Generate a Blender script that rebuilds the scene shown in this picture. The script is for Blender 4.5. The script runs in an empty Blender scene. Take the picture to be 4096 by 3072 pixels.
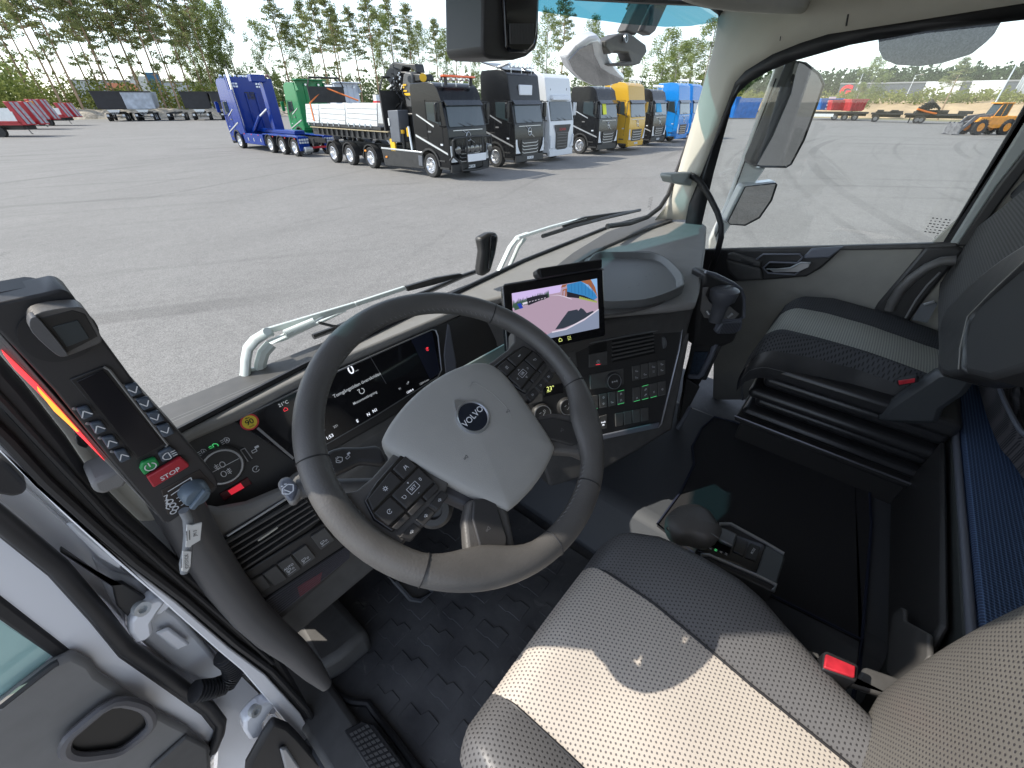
import bpy, math, random
from mathutils import Vector, Matrix
from math import sin, cos, pi, radians, sqrt, atan2
sc = bpy.context.scene
# ---------------------------------------------------------------- camera, sky, sun, exposure
CAMP = Vector((-0.9, 0.0, 3.0)); FPX = 1628.0; YAW = radians(50); PIT = radians(34.9)
FW = Vector((sin(YAW)*cos(PIT), cos(YAW)*cos(PIT), -sin(PIT)))
RT = Vector((cos(YAW), -sin(YAW), 0)); UP = RT.cross(FW)
cd = bpy.data.cameras.new('camera'); cam = bpy.data.objects.new('camera', cd); sc.collection.objects.link(cam)
mw = Matrix((RT, UP, -FW)).transposed().to_4x4(); mw.translation = CAMP; cam.matrix_world = mw
cd.sensor_width = 36; cd.lens = FPX/4096*36; cd.clip_start = 0.02; cd.clip_end = 3000; sc.camera = cam
SUN_EL = radians(45); SUN_D = Vector((-.643, .766, 0))          # horizontal direction towards the sun
sd = SUN_D*cos(SUN_EL) + Vector((0, 0, sin(SUN_EL)))
w = bpy.data.worlds.new('World'); sc.world = w; w.use_nodes = True
nt = w.node_tree; bg = nt.nodes['Background']
sky = nt.nodes.new('ShaderNodeTexSky'); sky.sky_type = 'NISHITA'; sky.sun_disc = False
sky.sun_elevation = SUN_EL; sky.sun_rotation = atan2(SUN_D.x, SUN_D.y); sky.altitude = 300; sky.dust_density = .6; sky.air_density = .9; sky.ozone_density = 1.5
hs = nt.nodes.new('ShaderNodeHueSaturation'); hs.inputs['Saturation'].default_value = .58; nt.links.new(sky.outputs[0], hs.inputs['Color']); nt.links.new(hs.outputs[0], bg.inputs[0]); bg.inputs[1].default_value = 0.15
sl = bpy.data.lights.new('sun', 'SUN'); sl.energy = 2.5; sl.angle = radians(0.55); sl.color = (1, .93, .83)
so = bpy.data.objects.new('sun', sl); sc.collection.objects.link(so)
so.rotation_euler = sd.to_track_quat('Z', 'Y').to_euler(); so.location = (-20, 20, 40)
sc.view_settings.view_transform = 'Standard'; sc.view_settings.look = 'None'; sc.view_settings.exposure = 1.12
sc.render.engine = 'CYCLES'; sc.cycles.max_bounces = 9; sc.cycles.diffuse_bounces = 5; sc.cycles.transparent_max_bounces = 16
# ---------------------------------------------------------------- helpers
col = sc.collection
V = Vector
def ray(px, py): return FW + (px-2048)/FPX*RT - (py-1536)/FPX*UP
def on(ax, px, py, v):
    d = ray(px, py); return CAMP + d*((v-CAMP[ax])/d[ax])
def onz(px, py, z): return on(2, px, py, z)
def ony(px, py, y): return on(1, px, py, y)
def onx(px, py, x): return on(0, px, py, x)
class Plane:
    def __init__(s, p, n, u=None):
        s.p = V(p); s.n = V(n).normalized()
        if (CAMP-s.p).dot(s.n) < 0: s.n = -s.n
        s.u = V(u).normalized() if u else V((0,0,1)).cross(s.n).normalized()
        s.v = s.n.cross(s.u)
    def at(s, px, py, h=0.0):
        d = ray(px, py); return CAMP + d*(((s.p+s.n*h-CAMP).dot(s.n))/d.dot(s.n))
    def P(s, a, b, h=0.0): return s.p + s.u*a + s.v*b + s.n*h
def plane3(a, b, c, u=None):
    a, b, c = V(a), V(b), V(c); return Plane(a, (b-a).cross(c-a), u)
def ground(px, D, z=0.0):
    d = ray(px, 440); h = V((d.x, d.y, 0)).normalized()*D; return V((CAMP.x+h.x, CAMP.y+h.y, z))
def toppx(g, py):                                   # height of a point above g seen at row py
    lo, hi = 0.0, 60.0
    for _ in range(30):
        m = (lo+hi)/2; q = V((g.x, g.y, m))-CAMP; y = 1536-FPX*q.dot(UP)/q.dot(FW)
        if y > py: lo = m
        else: hi = m
    return lo
MATS = {}
def M(name, c, rough=.5, metal=0.0, noise=None, bump=None, spec=.5, coat=0.0, emit=None, alpha=None, c2=None, coord='Object', sheen=0):
    if name in MATS: return MATS[name]
    m = bpy.data.materials.new(name); m.use_nodes = True; n = m.node_tree; b = n.nodes['Principled BSDF']
    c = tuple(c) if hasattr(c, '__len__') else (c, c, c)
    b.inputs['Base Color'].default_value = (*c, 1); b.inputs['Roughness'].default_value = rough; b.inputs['Metallic'].default_value = metal
    b.inputs['Specular IOR Level'].default_value = spec; b.inputs['Coat Weight'].default_value = coat; b.inputs['Coat Roughness'].default_value = .05
    if sheen: b.inputs['Sheen Weight'].default_value = sheen
    if emit: b.inputs['Emission Color'].default_value = (*emit[0], 1); b.inputs['Emission Strength'].default_value = emit[1]
    tc = n.nodes.new('ShaderNodeTexCoord')
    if noise:
        t = n.nodes.new('ShaderNodeTexNoise'); t.inputs['Scale'].default_value = noise[0]; t.inputs['Detail'].default_value = 6
        n.links.new(tc.outputs[coord], t.inputs['Vector'])
        r = n.nodes.new('ShaderNodeMapRange'); r.inputs[1].default_value = .3; r.inputs[2].default_value = .7; n.links.new(t.outputs[0], r.inputs[0])
        mx = n.nodes.new('ShaderNodeMix'); mx.data_type = 'RGBA'; n.links.new(r.outputs[0], mx.inputs[0])
        k = noise[1]; mx.inputs[6].default_value = (*[v*(1-k) for v in c], 1)
        cc = c2 or tuple(min(1, v*(1+k)) for v in c); mx.inputs[7].default_value = (*cc, 1)
        n.links.new(mx.outputs[2], b.inputs['Base Color'])
        rr = n.nodes.new('ShaderNodeMapRange'); rr.inputs[3].default_value = max(.03, rough-.07); rr.inputs[4].default_value = min(1, rough+.07)
        n.links.new(t.outputs[0], rr.inputs[0]); n.links.new(rr.outputs[0], b.inputs['Roughness'])
    if bump:
        t = n.nodes.new('ShaderNodeTexNoise'); t.inputs['Scale'].default_value = bump[0]; t.inputs['Detail'].default_value = 3
        n.links.new(tc.outputs[coord], t.inputs['Vector'])
        bp = n.nodes.new('ShaderNodeBump'); bp.inputs['Strength'].default_value = bump[1]; bp.inputs['Distance'].default_value = bump[2] if len(bump) > 2 else .001
        n.links.new(t.outputs[0], bp.inputs['Height']); n.links.new(bp.outputs[0], b.inputs['Normal'])
    MATS[name] = m; return m
def glassm(name, tint=(.93,.97,.96), refl=1.0, rough=0.0):
    if name in MATS: return MATS[name]
    m = bpy.data.materials.new(name); m.use_nodes = True; n = m.node_tree; n.nodes.clear()
    o = n.nodes.new('ShaderNodeOutputMaterial'); mx = n.nodes.new('ShaderNodeMixShader'); tr = n.nodes.new('ShaderNodeBsdfTransparent'); gl = n.nodes.new('ShaderNodeBsdfGlossy')
    fr = n.nodes.new('ShaderNodeFresnel'); fr.inputs[0].default_value = 1.5; mu = n.nodes.new('ShaderNodeMath'); mu.operation = 'MULTIPLY'; mu.inputs[1].default_value = refl
    geo = n.nodes.new('ShaderNodeNewGeometry'); mr = n.nodes.new('ShaderNodeMapRange'); mr.inputs[3].default_value = 1.5; mr.inputs[4].default_value = 1/1.5
    n.links.new(geo.outputs['Backfacing'], mr.inputs[0]); n.links.new(mr.outputs[0], fr.inputs[0])
    tr.inputs[0].default_value = (*tint, 1); gl.inputs[1].default_value = rough
    n.links.new(fr.outputs[0], mu.inputs[0]); n.links.new(mu.outputs[0], mx.inputs[0]); n.links.new(tr.outputs[0], mx.inputs[1]); n.links.new(gl.outputs[0], mx.inputs[2]); n.links.new(mx.outputs[0], o.inputs[0])
    MATS[name] = m; return m
def dotm(name, c, dot, pitch, r, axes=(0,1), rough=.6, stagger=True, bump=.6, asp=1.0):
    """leather or cloth with rows of small holes"""
    if name in MATS: return MATS[name]
    m = bpy.data.materials.new(name); m.use_nodes = True; n = m.node_tree; b = n.nodes['Principled BSDF']
    tc = n.nodes.new('ShaderNodeTexCoord'); sx = n.nodes.new('ShaderNodeSeparateXYZ'); n.links.new(tc.outputs['Object'], sx.inputs[0])
    def math(op, a, b2=None, c3=None):
        q = n.nodes.new('ShaderNodeMath'); q.operation = op
        for i, x in enumerate((a, b2, c3)):
            if x is None: continue
            if hasattr(x, 'is_output'): n.links.new(x, q.inputs[i])
            else: q.inputs[i].default_value = x
        return q.outputs[0]
    U = math('DIVIDE', sx.outputs[axes[0]], pitch); W = math('DIVIDE', sx.outputs[axes[1]], pitch*asp)
    row = math('FLOOR', W)
    if stagger: U = math('ADD', U, math('MULTIPLY', math('FLOORED_MODULO', row, 2.0), .5))
    a = math('SUBTRACT', math('FRACT', U), .5); d = math('MULTIPLY', math('SUBTRACT', math('FRACT', W), .5), asp)
    dist = math('SQRT', math('ADD', math('MULTIPLY', a, a), math('MULTIPLY', d, d)))
    mr = n.nodes.new('ShaderNodeMapRange'); mr.inputs[1].default_value = r*.8; mr.inputs[2].default_value = r*1.2; n.links.new(dist, mr.inputs[0])
    t = n.nodes.new('ShaderNodeTexNoise'); t.inputs['Scale'].default_value = 9; t.inputs['Detail'].default_value = 5; n.links.new(tc.outputs['Object'], t.inputs['Vector'])
    m0 = n.nodes.new('ShaderNodeMix'); m0.data_type = 'RGBA'; m0.inputs[6].default_value = (*[v*.88 for v in c], 1); m0.inputs[7].default_value = (*[min(1, v*1.1) for v in c], 1); n.links.new(t.outputs[0], m0.inputs[0])
    mx = n.nodes.new('ShaderNodeMix'); mx.data_type = 'RGBA'; mx.inputs[6].default_value = (*dot, 1); n.links.new(m0.outputs[2], mx.inputs[7]); n.links.new(mr.outputs[0], mx.inputs[0])
    n.links.new(mx.outputs[2], b.inputs['Base Color']); b.inputs['Roughness'].default_value = rough
    bp = n.nodes.new('ShaderNodeBump'); bp.inputs['Strength'].default_value = bump; bp.inputs['Distance'].default_value = .001
    n.links.new(mr.outputs[0], bp.inputs['Height']); n.links.new(bp.outputs[0], b.inputs['Normal'])
    MATS[name] = m; return m
OFF = {}
class MB:
    def __init__(s): s.v = []; s.f = []; s.mi = []; s.m = 0
    def add(s, vs, fs):
        k = len(s.v); s.v += [V(p) for p in vs]; s.f += [tuple(i+k for i in f) for f in fs]; s.mi += [s.m]*len(fs); return s
    def box(s, x0, x1, y0, y1, z0, z1):
        return s.add([(x0,y0,z0),(x1,y0,z0),(x1,y1,z0),(x0,y1,z0),(x0,y0,z1),(x1,y0,z1),(x1,y1,z1),(x0,y1,z1)],
                     [(3,2,1,0),(4,5,6,7),(0,1,5,4),(1,2,6,5),(2,3,7,6),(3,0,4,7)])
    def obox(s, c, a, b, n, ha, hb, hn):
        c, a, b, n = V(c), V(a), V(b), V(n)
        return s.prism([c-a*ha-b*hb-n*hn, c+a*ha-b*hb-n*hn, c+a*ha+b*hb-n*hn, c-a*ha+b*hb-n*hn], n*2*hn)
    def prism(s, pts, vec):
        pts = [V(p) for p in pts]; n = len(pts); vec = V(vec)
        nn = V((0,0,0))
        for i in range(n): nn += pts[i].cross(pts[(i+1) % n])
        if nn.dot(vec) < 0: pts = pts[::-1]
        return s.add(pts+[p+vec for p in pts], [tuple(range(n-1, -1, -1)), tuple(range(n, 2*n))]+[(i, (i+1) % n, n+(i+1) % n, n+i) for i in range(n)])
    def poly(s, pts): return s.add(pts, [tuple(range(len(pts)))])
    def rings(s, rs, cap=True, closed=False):
        n = len(rs[0]); k = len(rs); vs = [p for r in rs for p in r]; fs = []
        for i in range(k if closed else k-1):
            a = i*n; b = ((i+1) % k)*n
            for j in range(n): fs.append((a+j, a+(j+1) % n, b+(j+1) % n, b+j))
        if cap and not closed: fs += [tuple(range(n-1, -1, -1)), tuple(range((k-1)*n, k*n))]
        return s.add(vs, fs)
    def tube(s, path, r, n=8, closed=False, cap=True, flat=1.0, upv=None):
        path = [V(p) for p in path]; k = len(path); rs = []; prev = None
        for i, p in enumerate(path):
            a = path[(i-1) % k] if (closed or i > 0) else p; b = path[(i+1) % k] if (closed or i < k-1) else p
            t = (b-a).normalized()
            if upv: x = V(upv).cross(t)
            elif prev is None: x = t.cross(V((0,0,1)) if abs(t.z) < .9 else V((1,0,0)))
            else: x = prev - t*prev.dot(t)
            x.normalize(); prev = x; y = t.cross(x); rr = r[i] if hasattr(r, '__len__') else r
            rs.append([p + x*cos(2*pi*j/n)*rr + y*sin(2*pi*j/n)*rr*flat for j in range(n)])
        return s.rings(rs, cap, closed)
    def cyl(s, a, b, r, n=16, r2=None): return s.tube([a, b], [r, r if r2 is None else r2], n)
    def lathe(s, c, ax, prof, n=24, cap=True):
        c, ax = V(c), V(ax).normalized(); x = ax.cross(V((0,0,1)) if abs(ax.z) < .9 else V((1,0,0))).normalized(); y = ax.cross(x)
        return s.rings([[c+ax*h+(x*cos(2*pi*j/n)+y*sin(2*pi*j/n))*r for j in range(n)] for h, r in prof], cap)
    def ball(s, c, r, n=12, m=8):
        c = V(c); r = V(r) if hasattr(r, '__len__') else V((r,r,r))
        return s.rings([[c+V((r.x*sin(pi*(i+.02)/(m+.04))*cos(2*pi*j/n), r.y*sin(pi*(i+.02)/(m+.04))*sin(2*pi*j/n), -r.z*cos(pi*(i+.02)/(m+.04)))) for j in range(n)] for i in range(m+1)])
    def grid(s, fn, nu, nv):
        return s.add([fn(i/nu, j/nv) for i in range(nu+1) for j in range(nv+1)], [(i*(nv+1)+j, (i+1)*(nv+1)+j, (i+1)*(nv+1)+j+1, i*(nv+1)+j+1) for i in range(nu) for j in range(nv)])
    def text(s, t, c, ux, uy, h, bold=0.0, ext=0.0):
        cu = bpy.data.curves.new('t', 'FONT'); cu.body = t; cu.align_x = 'CENTER'; cu.align_y = 'CENTER'; cu.size = 1.0; cu.resolution_u = 3; cu.offset = bold; cu.extrude = ext
        ob = bpy.data.objects.new('t', cu); me = bpy.data.meshes.new_from_object(ob); ux, uy, c = V(ux).normalized(), V(uy).normalized(), V(c); nz = ux.cross(uy); kk = h/.7
        s.add([c+ux*v.co.x*kk+uy*v.co.y*kk+nz*v.co.z*h for v in me.vertices], [tuple(p.vertices) for p in me.polygons])
        bpy.data.meshes.remove(me); bpy.data.objects.remove(ob); bpy.data.curves.remove(cu); return s
    def line(s, pts, wd, n):                       # a flat painted stroke through points, facing n
        n = V(n); pts = [V(p) for p in pts]
        for a, b in zip(pts, pts[1:]):
            q = (b-a).cross(n).normalized()*wd/2; s.add([a-q, b-q, b+q, a+q], [(0,1,2,3)])
        return s
    def ring(s, c, u, v, r, wd, n=20, a0=0, a1=2*pi):
        c, u, v = V(c), V(u), V(v); s.line([c+u*cos(a0+(a1-a0)*i/n)*r+v*sin(a0+(a1-a0)*i/n)*r for i in range(n+1)], wd, u.cross(v)); return s
    def build(s, name, mat, parent=None, bevel=0, smooth=True, sub=0, solid=0, seg=2, ang=40, label=None):
        me = bpy.data.meshes.new(name); off = OFF.get(parent, V((0,0,0)))
        if parent is None and s.v:
            xs = [p.x for p in s.v]; ys = [p.y for p in s.v]; zs = [p.z for p in s.v]; off = V(((min(xs)+max(xs))/2, (min(ys)+max(ys))/2, min(zs)))
        me.from_pydata([p-off for p in s.v], [], s.f)
        ms = mat if isinstance(mat, (list, tuple)) else [mat]
        for m in ms: me.materials.append(m)
        if len(ms) > 1: me.polygons.foreach_set('material_index', s.mi)
        o = bpy.data.objects.new(name, me); col.objects.link(o)
        if parent is None: o.location = off; OFF[o] = off
        else: o.parent = parent; OFF[o] = off
        if smooth:
            me.polygons.foreach_set('use_smooth', [True]*len(me.polygons)); me.set_sharp_from_angle(angle=radians(ang))
        if solid: q = o.modifiers.new('thick', 'SOLIDIFY'); q.thickness = solid; q.offset = -1
        if bevel: q = o.modifiers.new('bevel', 'BEVEL'); q.width = bevel; q.segments = seg; q.limit_method = 'ANGLE'; q.angle_limit = radians(35)
        if sub: q = o.modifiers.new('sub', 'SUBSURF'); q.levels = sub; q.render_levels = sub
        me.update()
        if label: o['label'] = label
        return o
def tag(o, label, cat=None, group=None, kind=None):
    if label: o['label'] = label
    if cat: o['category'] = cat
    if group: o['group'] = group
    if kind: o['kind'] = kind
    return o
def thing(name, label, cat, loc=(0,0,0), rz=0, group=None, local=False):
    o = bpy.data.objects.new(name, None); col.objects.link(o); o.location = loc; o.rotation_euler = (0,0,rz); o.empty_display_size = .1
    OFF[o] = V((0,0,0)) if local else V(loc); return tag(o, label, cat, group)
def dup(root, loc, rz=None, scale=None, label=None, group=None):
    def cp(o, par):
        c = o.copy(); col.objects.link(c); c.parent = par
        for ch in KIDS.get(o, []): cp(ch, c)
        return c
    r = cp(root, None); r.location = loc
    if rz is not None: r.rotation_euler = (0,0,rz)
    if scale: r.scale = scale
    if label: r['label'] = label
    if group: r['group'] = group
    return r
KIDS = {}
def reg(root):
    for o in root.children_recursive if False else [x for x in bpy.data.objects if x.parent]: KIDS.setdefault(o.parent, [])
    KIDS.clear()
    for o in bpy.data.objects:
        if o.parent: KIDS.setdefault(o.parent, []).append(o)
def smo(P_, n=4):
    k = len(P_); out = []
    for i in range(k):
        a_, b_, c_, d_ = P_[i-1], P_[i], P_[(i+1) % k], P_[(i+2) % k]
        for j in range(n): t_ = j/n; out.append(.5*((2*b_)+(c_-a_)*t_+(2*a_-5*b_+4*c_-d_)*t_*t_+(3*b_-a_-3*c_+d_)*t_**3))
    return out
# ---------------------------------------------------------------- exterior materials
def asphalt_mat():
    m = bpy.data.materials.new('asphalt'); m.use_nodes = True; n = m.node_tree; b = n.nodes['Principled BSDF']; L = n.links.new
    tc = n.nodes.new('ShaderNodeTexCoord')
    def noise(sc_, det=4, vec=None, rough=.6):
        t = n.nodes.new('ShaderNodeTexNoise'); t.inputs['Scale'].default_value = sc_; t.inputs['Detail'].default_value = det; t.inputs['Roughness'].default_value = rough
        L(vec or tc.outputs['Object'], t.inputs['Vector']); return t.outputs[0]
    def ramp(x, a, b2, lo, hi):
        q = n.nodes.new('ShaderNodeMapRange'); q.inputs[1].default_value = a; q.inputs[2].default_value = b2; q.inputs[3].default_value = lo; q.inputs[4].default_value = hi; L(x, q.inputs[0]); return q.outputs[0]
    def mul(x, y):
        q = n.nodes.new('ShaderNodeMath'); q.operation = 'MULTIPLY'; L(x, q.inputs[0]); L(y, q.inputs[1]); return q.outputs[0]
    vo = n.nodes.new('ShaderNodeTexVoronoi'); vo.inputs['Scale'].default_value = 95; L(tc.outputs['Object'], vo.inputs['Vector'])
    sx = n.nodes.new('ShaderNodeSeparateColor'); L(vo.outputs['Color'], sx.inputs[0])
    sp = ramp(sx.outputs[0], 0, 1, .66, 1.34)
    big = ramp(noise(.35, 6), .3, .7, .94, 1.06); mid = ramp(noise(4, 5), .3, .7, .93, 1.06)
    def streak(rot, sc_, dist, lo):
        mp = n.nodes.new('ShaderNodeMapping'); mp.inputs['Rotation'].default_value = (0, 0, rot); mp.inputs['Scale'].default_value = (.035, 1.0, 1); L(tc.outputs['Object'], mp.inputs[0])
        t = n.nodes.new('ShaderNodeTexNoise'); t.inputs['Scale'].default_value = sc_; t.inputs['Detail'].default_value = 3; t.inputs['Distortion'].default_value = dist; L(mp.outputs[0], t.inputs['Vector'])
        return ramp(t.outputs[0], .56, .72, 1.0, lo)
    s1 = streak(.3, 1.2, 1.2, .93); s2 = streak(-.8, .9, 2.0, .94)
    def arcs(cx, cy, per, lo, sc2):
        mp = n.nodes.new('ShaderNodeMapping'); mp.inputs['Location'].default_value = (-cx, -cy, 0); L(tc.outputs['Object'], mp.inputs[0]); ln = n.nodes.new('ShaderNodeVectorMath'); ln.operation = 'LENGTH'; L(mp.outputs[0], ln.inputs[0])
        q = n.nodes.new('ShaderNodeMath'); q.operation = 'DIVIDE'; q.inputs[1].default_value = per; L(ln.outputs['Value'], q.inputs[0]); w1 = n.nodes.new('ShaderNodeTexNoise'); w1.noise_dimensions = '1D'; w1.inputs['Scale'].default_value = 1.0; w1.inputs['Detail'].default_value = 3; L(q.outputs[0], w1.inputs['W'])
        k = ramp(w1.outputs[0], .60, .68, 1.0, lo); g2 = ramp(noise(sc2, 2), .45, .6, 0, 1); z = n.nodes.new('ShaderNodeMix'); z.inputs[2].default_value = 1.0; L(g2, z.inputs[0]); L(k, z.inputs[3]); return z.outputs[0]
    s3 = mul(arcs(-22, 30, 1.1, .80, .09), arcs(48, -14, .9, .80, .07))
    spots = ramp(noise(1.7, 3), .68, .73, 1.0, .8); patch = ramp(noise(.12, 4), .55, .6, 1.0, .97)
    x = mul(mul(mul(mul(sp, big), mul(mid, s1)), mul(s2, s3)), mul(spots, patch))
    mx = n.nodes.new('ShaderNodeMix'); mx.data_type = 'RGBA'; mx.inputs[6].default_value = (0,0,0,1); mx.inputs[7].default_value = (.225,.218,.208,1); mx.clamp_factor = False
    L(x, mx.inputs[0]); L(mx.outputs[2], b.inputs['Base Color']); b.inputs['Roughness'].default_value = .85; b.inputs['Specular IOR Level'].default_value = .35
    bp = n.nodes.new('ShaderNodeBump'); bp.inputs['Strength'].default_value = .7; bp.inputs['Distance'].default_value = .004; L(sx.outputs[1], bp.inputs['Height']); L(bp.outputs[0], b.inputs['Normal'])
    return m
def leafm(name, a, b2, sc_=.6):
    m = bpy.data.materials.new(name); m.use_nodes = True; n = m.node_tree; n.nodes.clear(); L = n.links.new; o = n.nodes.new('ShaderNodeOutputMaterial'); mx = n.nodes.new('ShaderNodeMixShader'); d = n.nodes.new('ShaderNodeBsdfDiffuse'); t = n.nodes.new('ShaderNodeBsdfTranslucent')
    tc = n.nodes.new('ShaderNodeTexCoord'); ns = n.nodes.new('ShaderNodeTexNoise'); ns.inputs['Scale'].default_value = sc_; ns.inputs['Detail'].default_value = 5; L(tc.outputs['Object'], ns.inputs['Vector']); r = n.nodes.new('ShaderNodeMapRange'); r.inputs[1].default_value = .32; r.inputs[2].default_value = .68; L(ns.outputs[0], r.inputs[0])
    c = n.nodes.new('ShaderNodeMix'); c.data_type = 'RGBA'; c.inputs[6].default_value = (*a, 1); c.inputs[7].default_value = (*b2, 1); L(r.outputs[0], c.inputs[0]); L(c.outputs[2], d.inputs[0]); L(c.outputs[2], t.inputs[0]); mx.inputs[0].default_value = .45; L(d.outputs[0], mx.inputs[1]); L(t.outputs[0], mx.inputs[2]); L(mx.outputs[0], o.inputs[0]); return m
PINE = leafm('pine needles', (.16,.205,.085), (.36,.38,.18)); BIRCH = leafm('birch leaves', (.16,.215,.07), (.34,.39,.15)); SPRUCE = leafm('spruce needles', (.07,.11,.055), (.15,.19,.09))
SHRUB = leafm('shrub leaves', (.12,.16,.04), (.28,.3,.1), .25); DRY = M('dry grass', (.42,.36,.2), .9, noise=(.8,.3)); SAND = M('sand', (.5,.37,.23), .95, noise=(.25,.18), bump=(3,.8,.1)); STONE = M('gravel bank', (.40,.35,.28), .95, noise=(1.8,.4), bump=(4,1,.2))
BARKP = M('pine bark', (.36,.25,.17), .9, noise=(2,.35)); BARKB = M('birch bark', (.36,.34,.3), .9, noise=(3,.5))
RUB = M('tyre rubber', .03, .85, noise=(6,.3)); RIM = M('polished alloy', (.75,.76,.78), .28, .9); HUBM = M('wheel hub metal', (.3,.3,.32), .4, .7); CHAS = M('chassis black', .03, .6, noise=(4,.3)); BLKPL = M('black plastic outside', .025, .55)
CHR = M('bright silver trim', (.7,.72,.74), .3, .7); LAMP = M('lamp lens', (.75,.8,.85), .12, .2, coat=.5); AMB = M('amber lens', (.9,.3,.03), .3); REDP = M('red lens', (.7,.03,.03), .35); WHT = M('white plate', (.75,.77,.8), .5)
TGL = M('dark truck glass', (.03,.045,.05), .04, 0, spec=.6, coat=.5); GRAYB = M('grey box steel', (.11,.12,.14), .5, noise=(2,.15))
# ---------------------------------------------------------------- ground
g = MB(); g.poly([(-900,-900,0), (1400,-900,0), (1400,1400,0), (-900,1400,0)]); tag(g.build('ground', M('rough grass ground', (.2,.2,.1), .95, noise=(.05,.3), c2=(.36,.31,.18))), None, None, None, 'structure')
lot = MB(); pts = [(-120,-260), (90,-260)] + [tuple(ground(p, D).xy) for p, D in ((4700,112),(4090,108),(3700,112),(3300,118),(2950,122),(2500,128),(1900,130),(1300,126),(900,122),(500,121),(200,122),(-300,126),(-1500,140))] + [(-120,60)]
lot.poly([(x, y, .012) for x, y in pts]); a = lot.build('parking_lot', asphalt_mat()); tag(a, None, None, None, 'structure')
rnd = random.Random(5)
def bank(name, pxs, D0, prof, mat, amp, seed, kind='structure'):
    r = random.Random(seed); b = MB(); n = len(pxs)-1; ph = [r.random()*9 for _ in range(5)]
    def fn(u, v):
        i = min(n-1, int(u*n)); t = u*n-i; px = pxs[i]*(1-t)+pxs[i+1]*t; k = v*(len(prof)-1); j = min(len(prof)-2, int(k)); s = k-j
        d = prof[j][0]*(1-s)+prof[j+1][0]*s; z = prof[j][1]*(1-s)+prof[j+1][1]*s
        D00 = D0(px) if callable(D0) else D0
        z *= 1+amp*(sin(px*.011+ph[0])+sin(px*.037+ph[1])+.6*sin(px*.09+ph[2]))/2.6
        q = ground(px, D00+d+.8*sin(px*.05+ph[3])); return (q.x, q.y, z+.0)
    b.grid(fn, 120, 10); return tag(b.build(name, mat), None, None, None, kind)
bank('gravel_bank', [-900,0,500,1000,1500,2000,2600], 123, [(0,-.05),(1.5,.9),(4,1.3),(9,1.5),(14,.9),(20,-.1)], STONE, .18, 2)
bank('sand_bank', [2500,3000,3500,4000,4700], 124, [(0,-.05),(3,.9),(7,1.3),(12,2.1),(17,2.3),(30,2.9),(70,3.9)], SAND, .12, 4)
def leafcloud(b, pts, size, r, flat=.6):
    for c, rad, n in pts:
        c = V(c)
        for _ in range(n):
            d = V((r.gauss(0,1), r.gauss(0,1), r.gauss(0,1)*flat)); d = d/max(.001, d.length)*rad*(r.random()**.45); d.z *= flat if flat < 1 else 1
            p = c+d; s = size*(.55+r.random()*.9); a = V((r.uniform(-1,1), r.uniform(-1,1), r.uniform(-.6,.6))).normalized()*s; e = V((r.uniform(-1,1), r.uniform(-1,1), r.uniform(-1,1))).cross(a).normalized()*s*.6
            b.add([p-a*.5-e*.35, p+a*.5-e*.2, p+e*.8], [(0,1,2)])
def make_tree(kind, seed, H=20.0):
    r = random.Random(seed); nm = {'pine': 'pine_tree', 'birch': 'birch_tree', 'spruce': 'spruce_tree'}[kind]
    t = thing(nm, 'tree', 'tree', (0,0,0), local=True); tr = MB(); bend = [r.uniform(-.5,.5), r.uniform(-.5,.5)]
    r0 = .2 if kind == 'pine' else .15
    ax = lambda k: V((bend[0]*sin(k*3), bend[1]*sin(k*2.3), H*k))
    tr.tube([ax(i/8) for i in range(9)], [r0*(1-.85*i/8)+.02 for i in range(9)], 6)
    cl = []
    if kind == 'pine':
        lo = r.uniform(.42,.55)
        for i in range(58):
            k = lo+(1-lo)*(i/57)**.9 if i > 7 else r.uniform(.25,lo); a = r.uniform(0,2*pi); ln = (3.0*(1-((k-lo)/(1-lo))**1.6)+.5)*r.uniform(.5,1.15) if i > 7 else r.uniform(.8,2.2)
            p0 = ax(k); p1 = p0+V((cos(a)*ln, sin(a)*ln, r.uniform(-.3,1.0))); tr.tube([p0, (p0+p1)/2+V((0,0,.15)), p1], [.05,.035,.015], 4)
            if i > 7 or r.random() < .5:
                cl.append((p1, r.uniform(.6,1.15), 55)); cl.append((p0*.4+p1*.6, r.uniform(.5,.9), 24))
        cl.append((ax(1.0), .8, 60)); size = .30; flat = .6; m = PINE; bk = BARKP
    elif kind == 'birch':
        for i in range(54):
            k = .22+.78*(i/53); a = r.uniform(0,2*pi); ln = 2.9*sin(pi*min(1, (k-.12)/.88*.95))**.8*r.uniform(.4,1.1)+.3
            p0 = ax(k-.04); p1 = p0+V((cos(a)*ln, sin(a)*ln, ln*r.uniform(.2,.8))); tr.tube([p0, p1], [.04,.01], 4)
            cl.append((p1, r.uniform(.6,1.1), 75)); cl.append((p1+V((cos(a)*.3, sin(a)*.3, -.9)), .7, 36)); cl.append(((p0+p1)/2, .6, 26))
        size = .27; flat = 1.2; m = BIRCH; bk = BARKB
    else:
        for i in range(60):
            k = .1+.9*(i/59); a = r.uniform(0,2*pi); ln = 2.6*(1-k)**.85*r.uniform(.7,1.1)+.2; p0 = ax(k); p1 = p0+V((cos(a)*ln, sin(a)*ln, -.25*ln))
            cl.append((p1, .55, 18)); cl.append(((p0+p1)/2, .55, 16))
        size = .4; flat = .5; m = SPRUCE; bk = BARKP
    tr.build('trunk', bk, t); cr = MB(); leafcloud(cr, cl, size, r, flat); cr.build('crown', m, t, smooth=False); return t
PROTO = {k: [make_tree(k, s) for s in ss] for k, ss in (('pine', (1,2,3,4)), ('birch', (11,12,13)), ('spruce', (21,)))}
reg(None); used = set()
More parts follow.
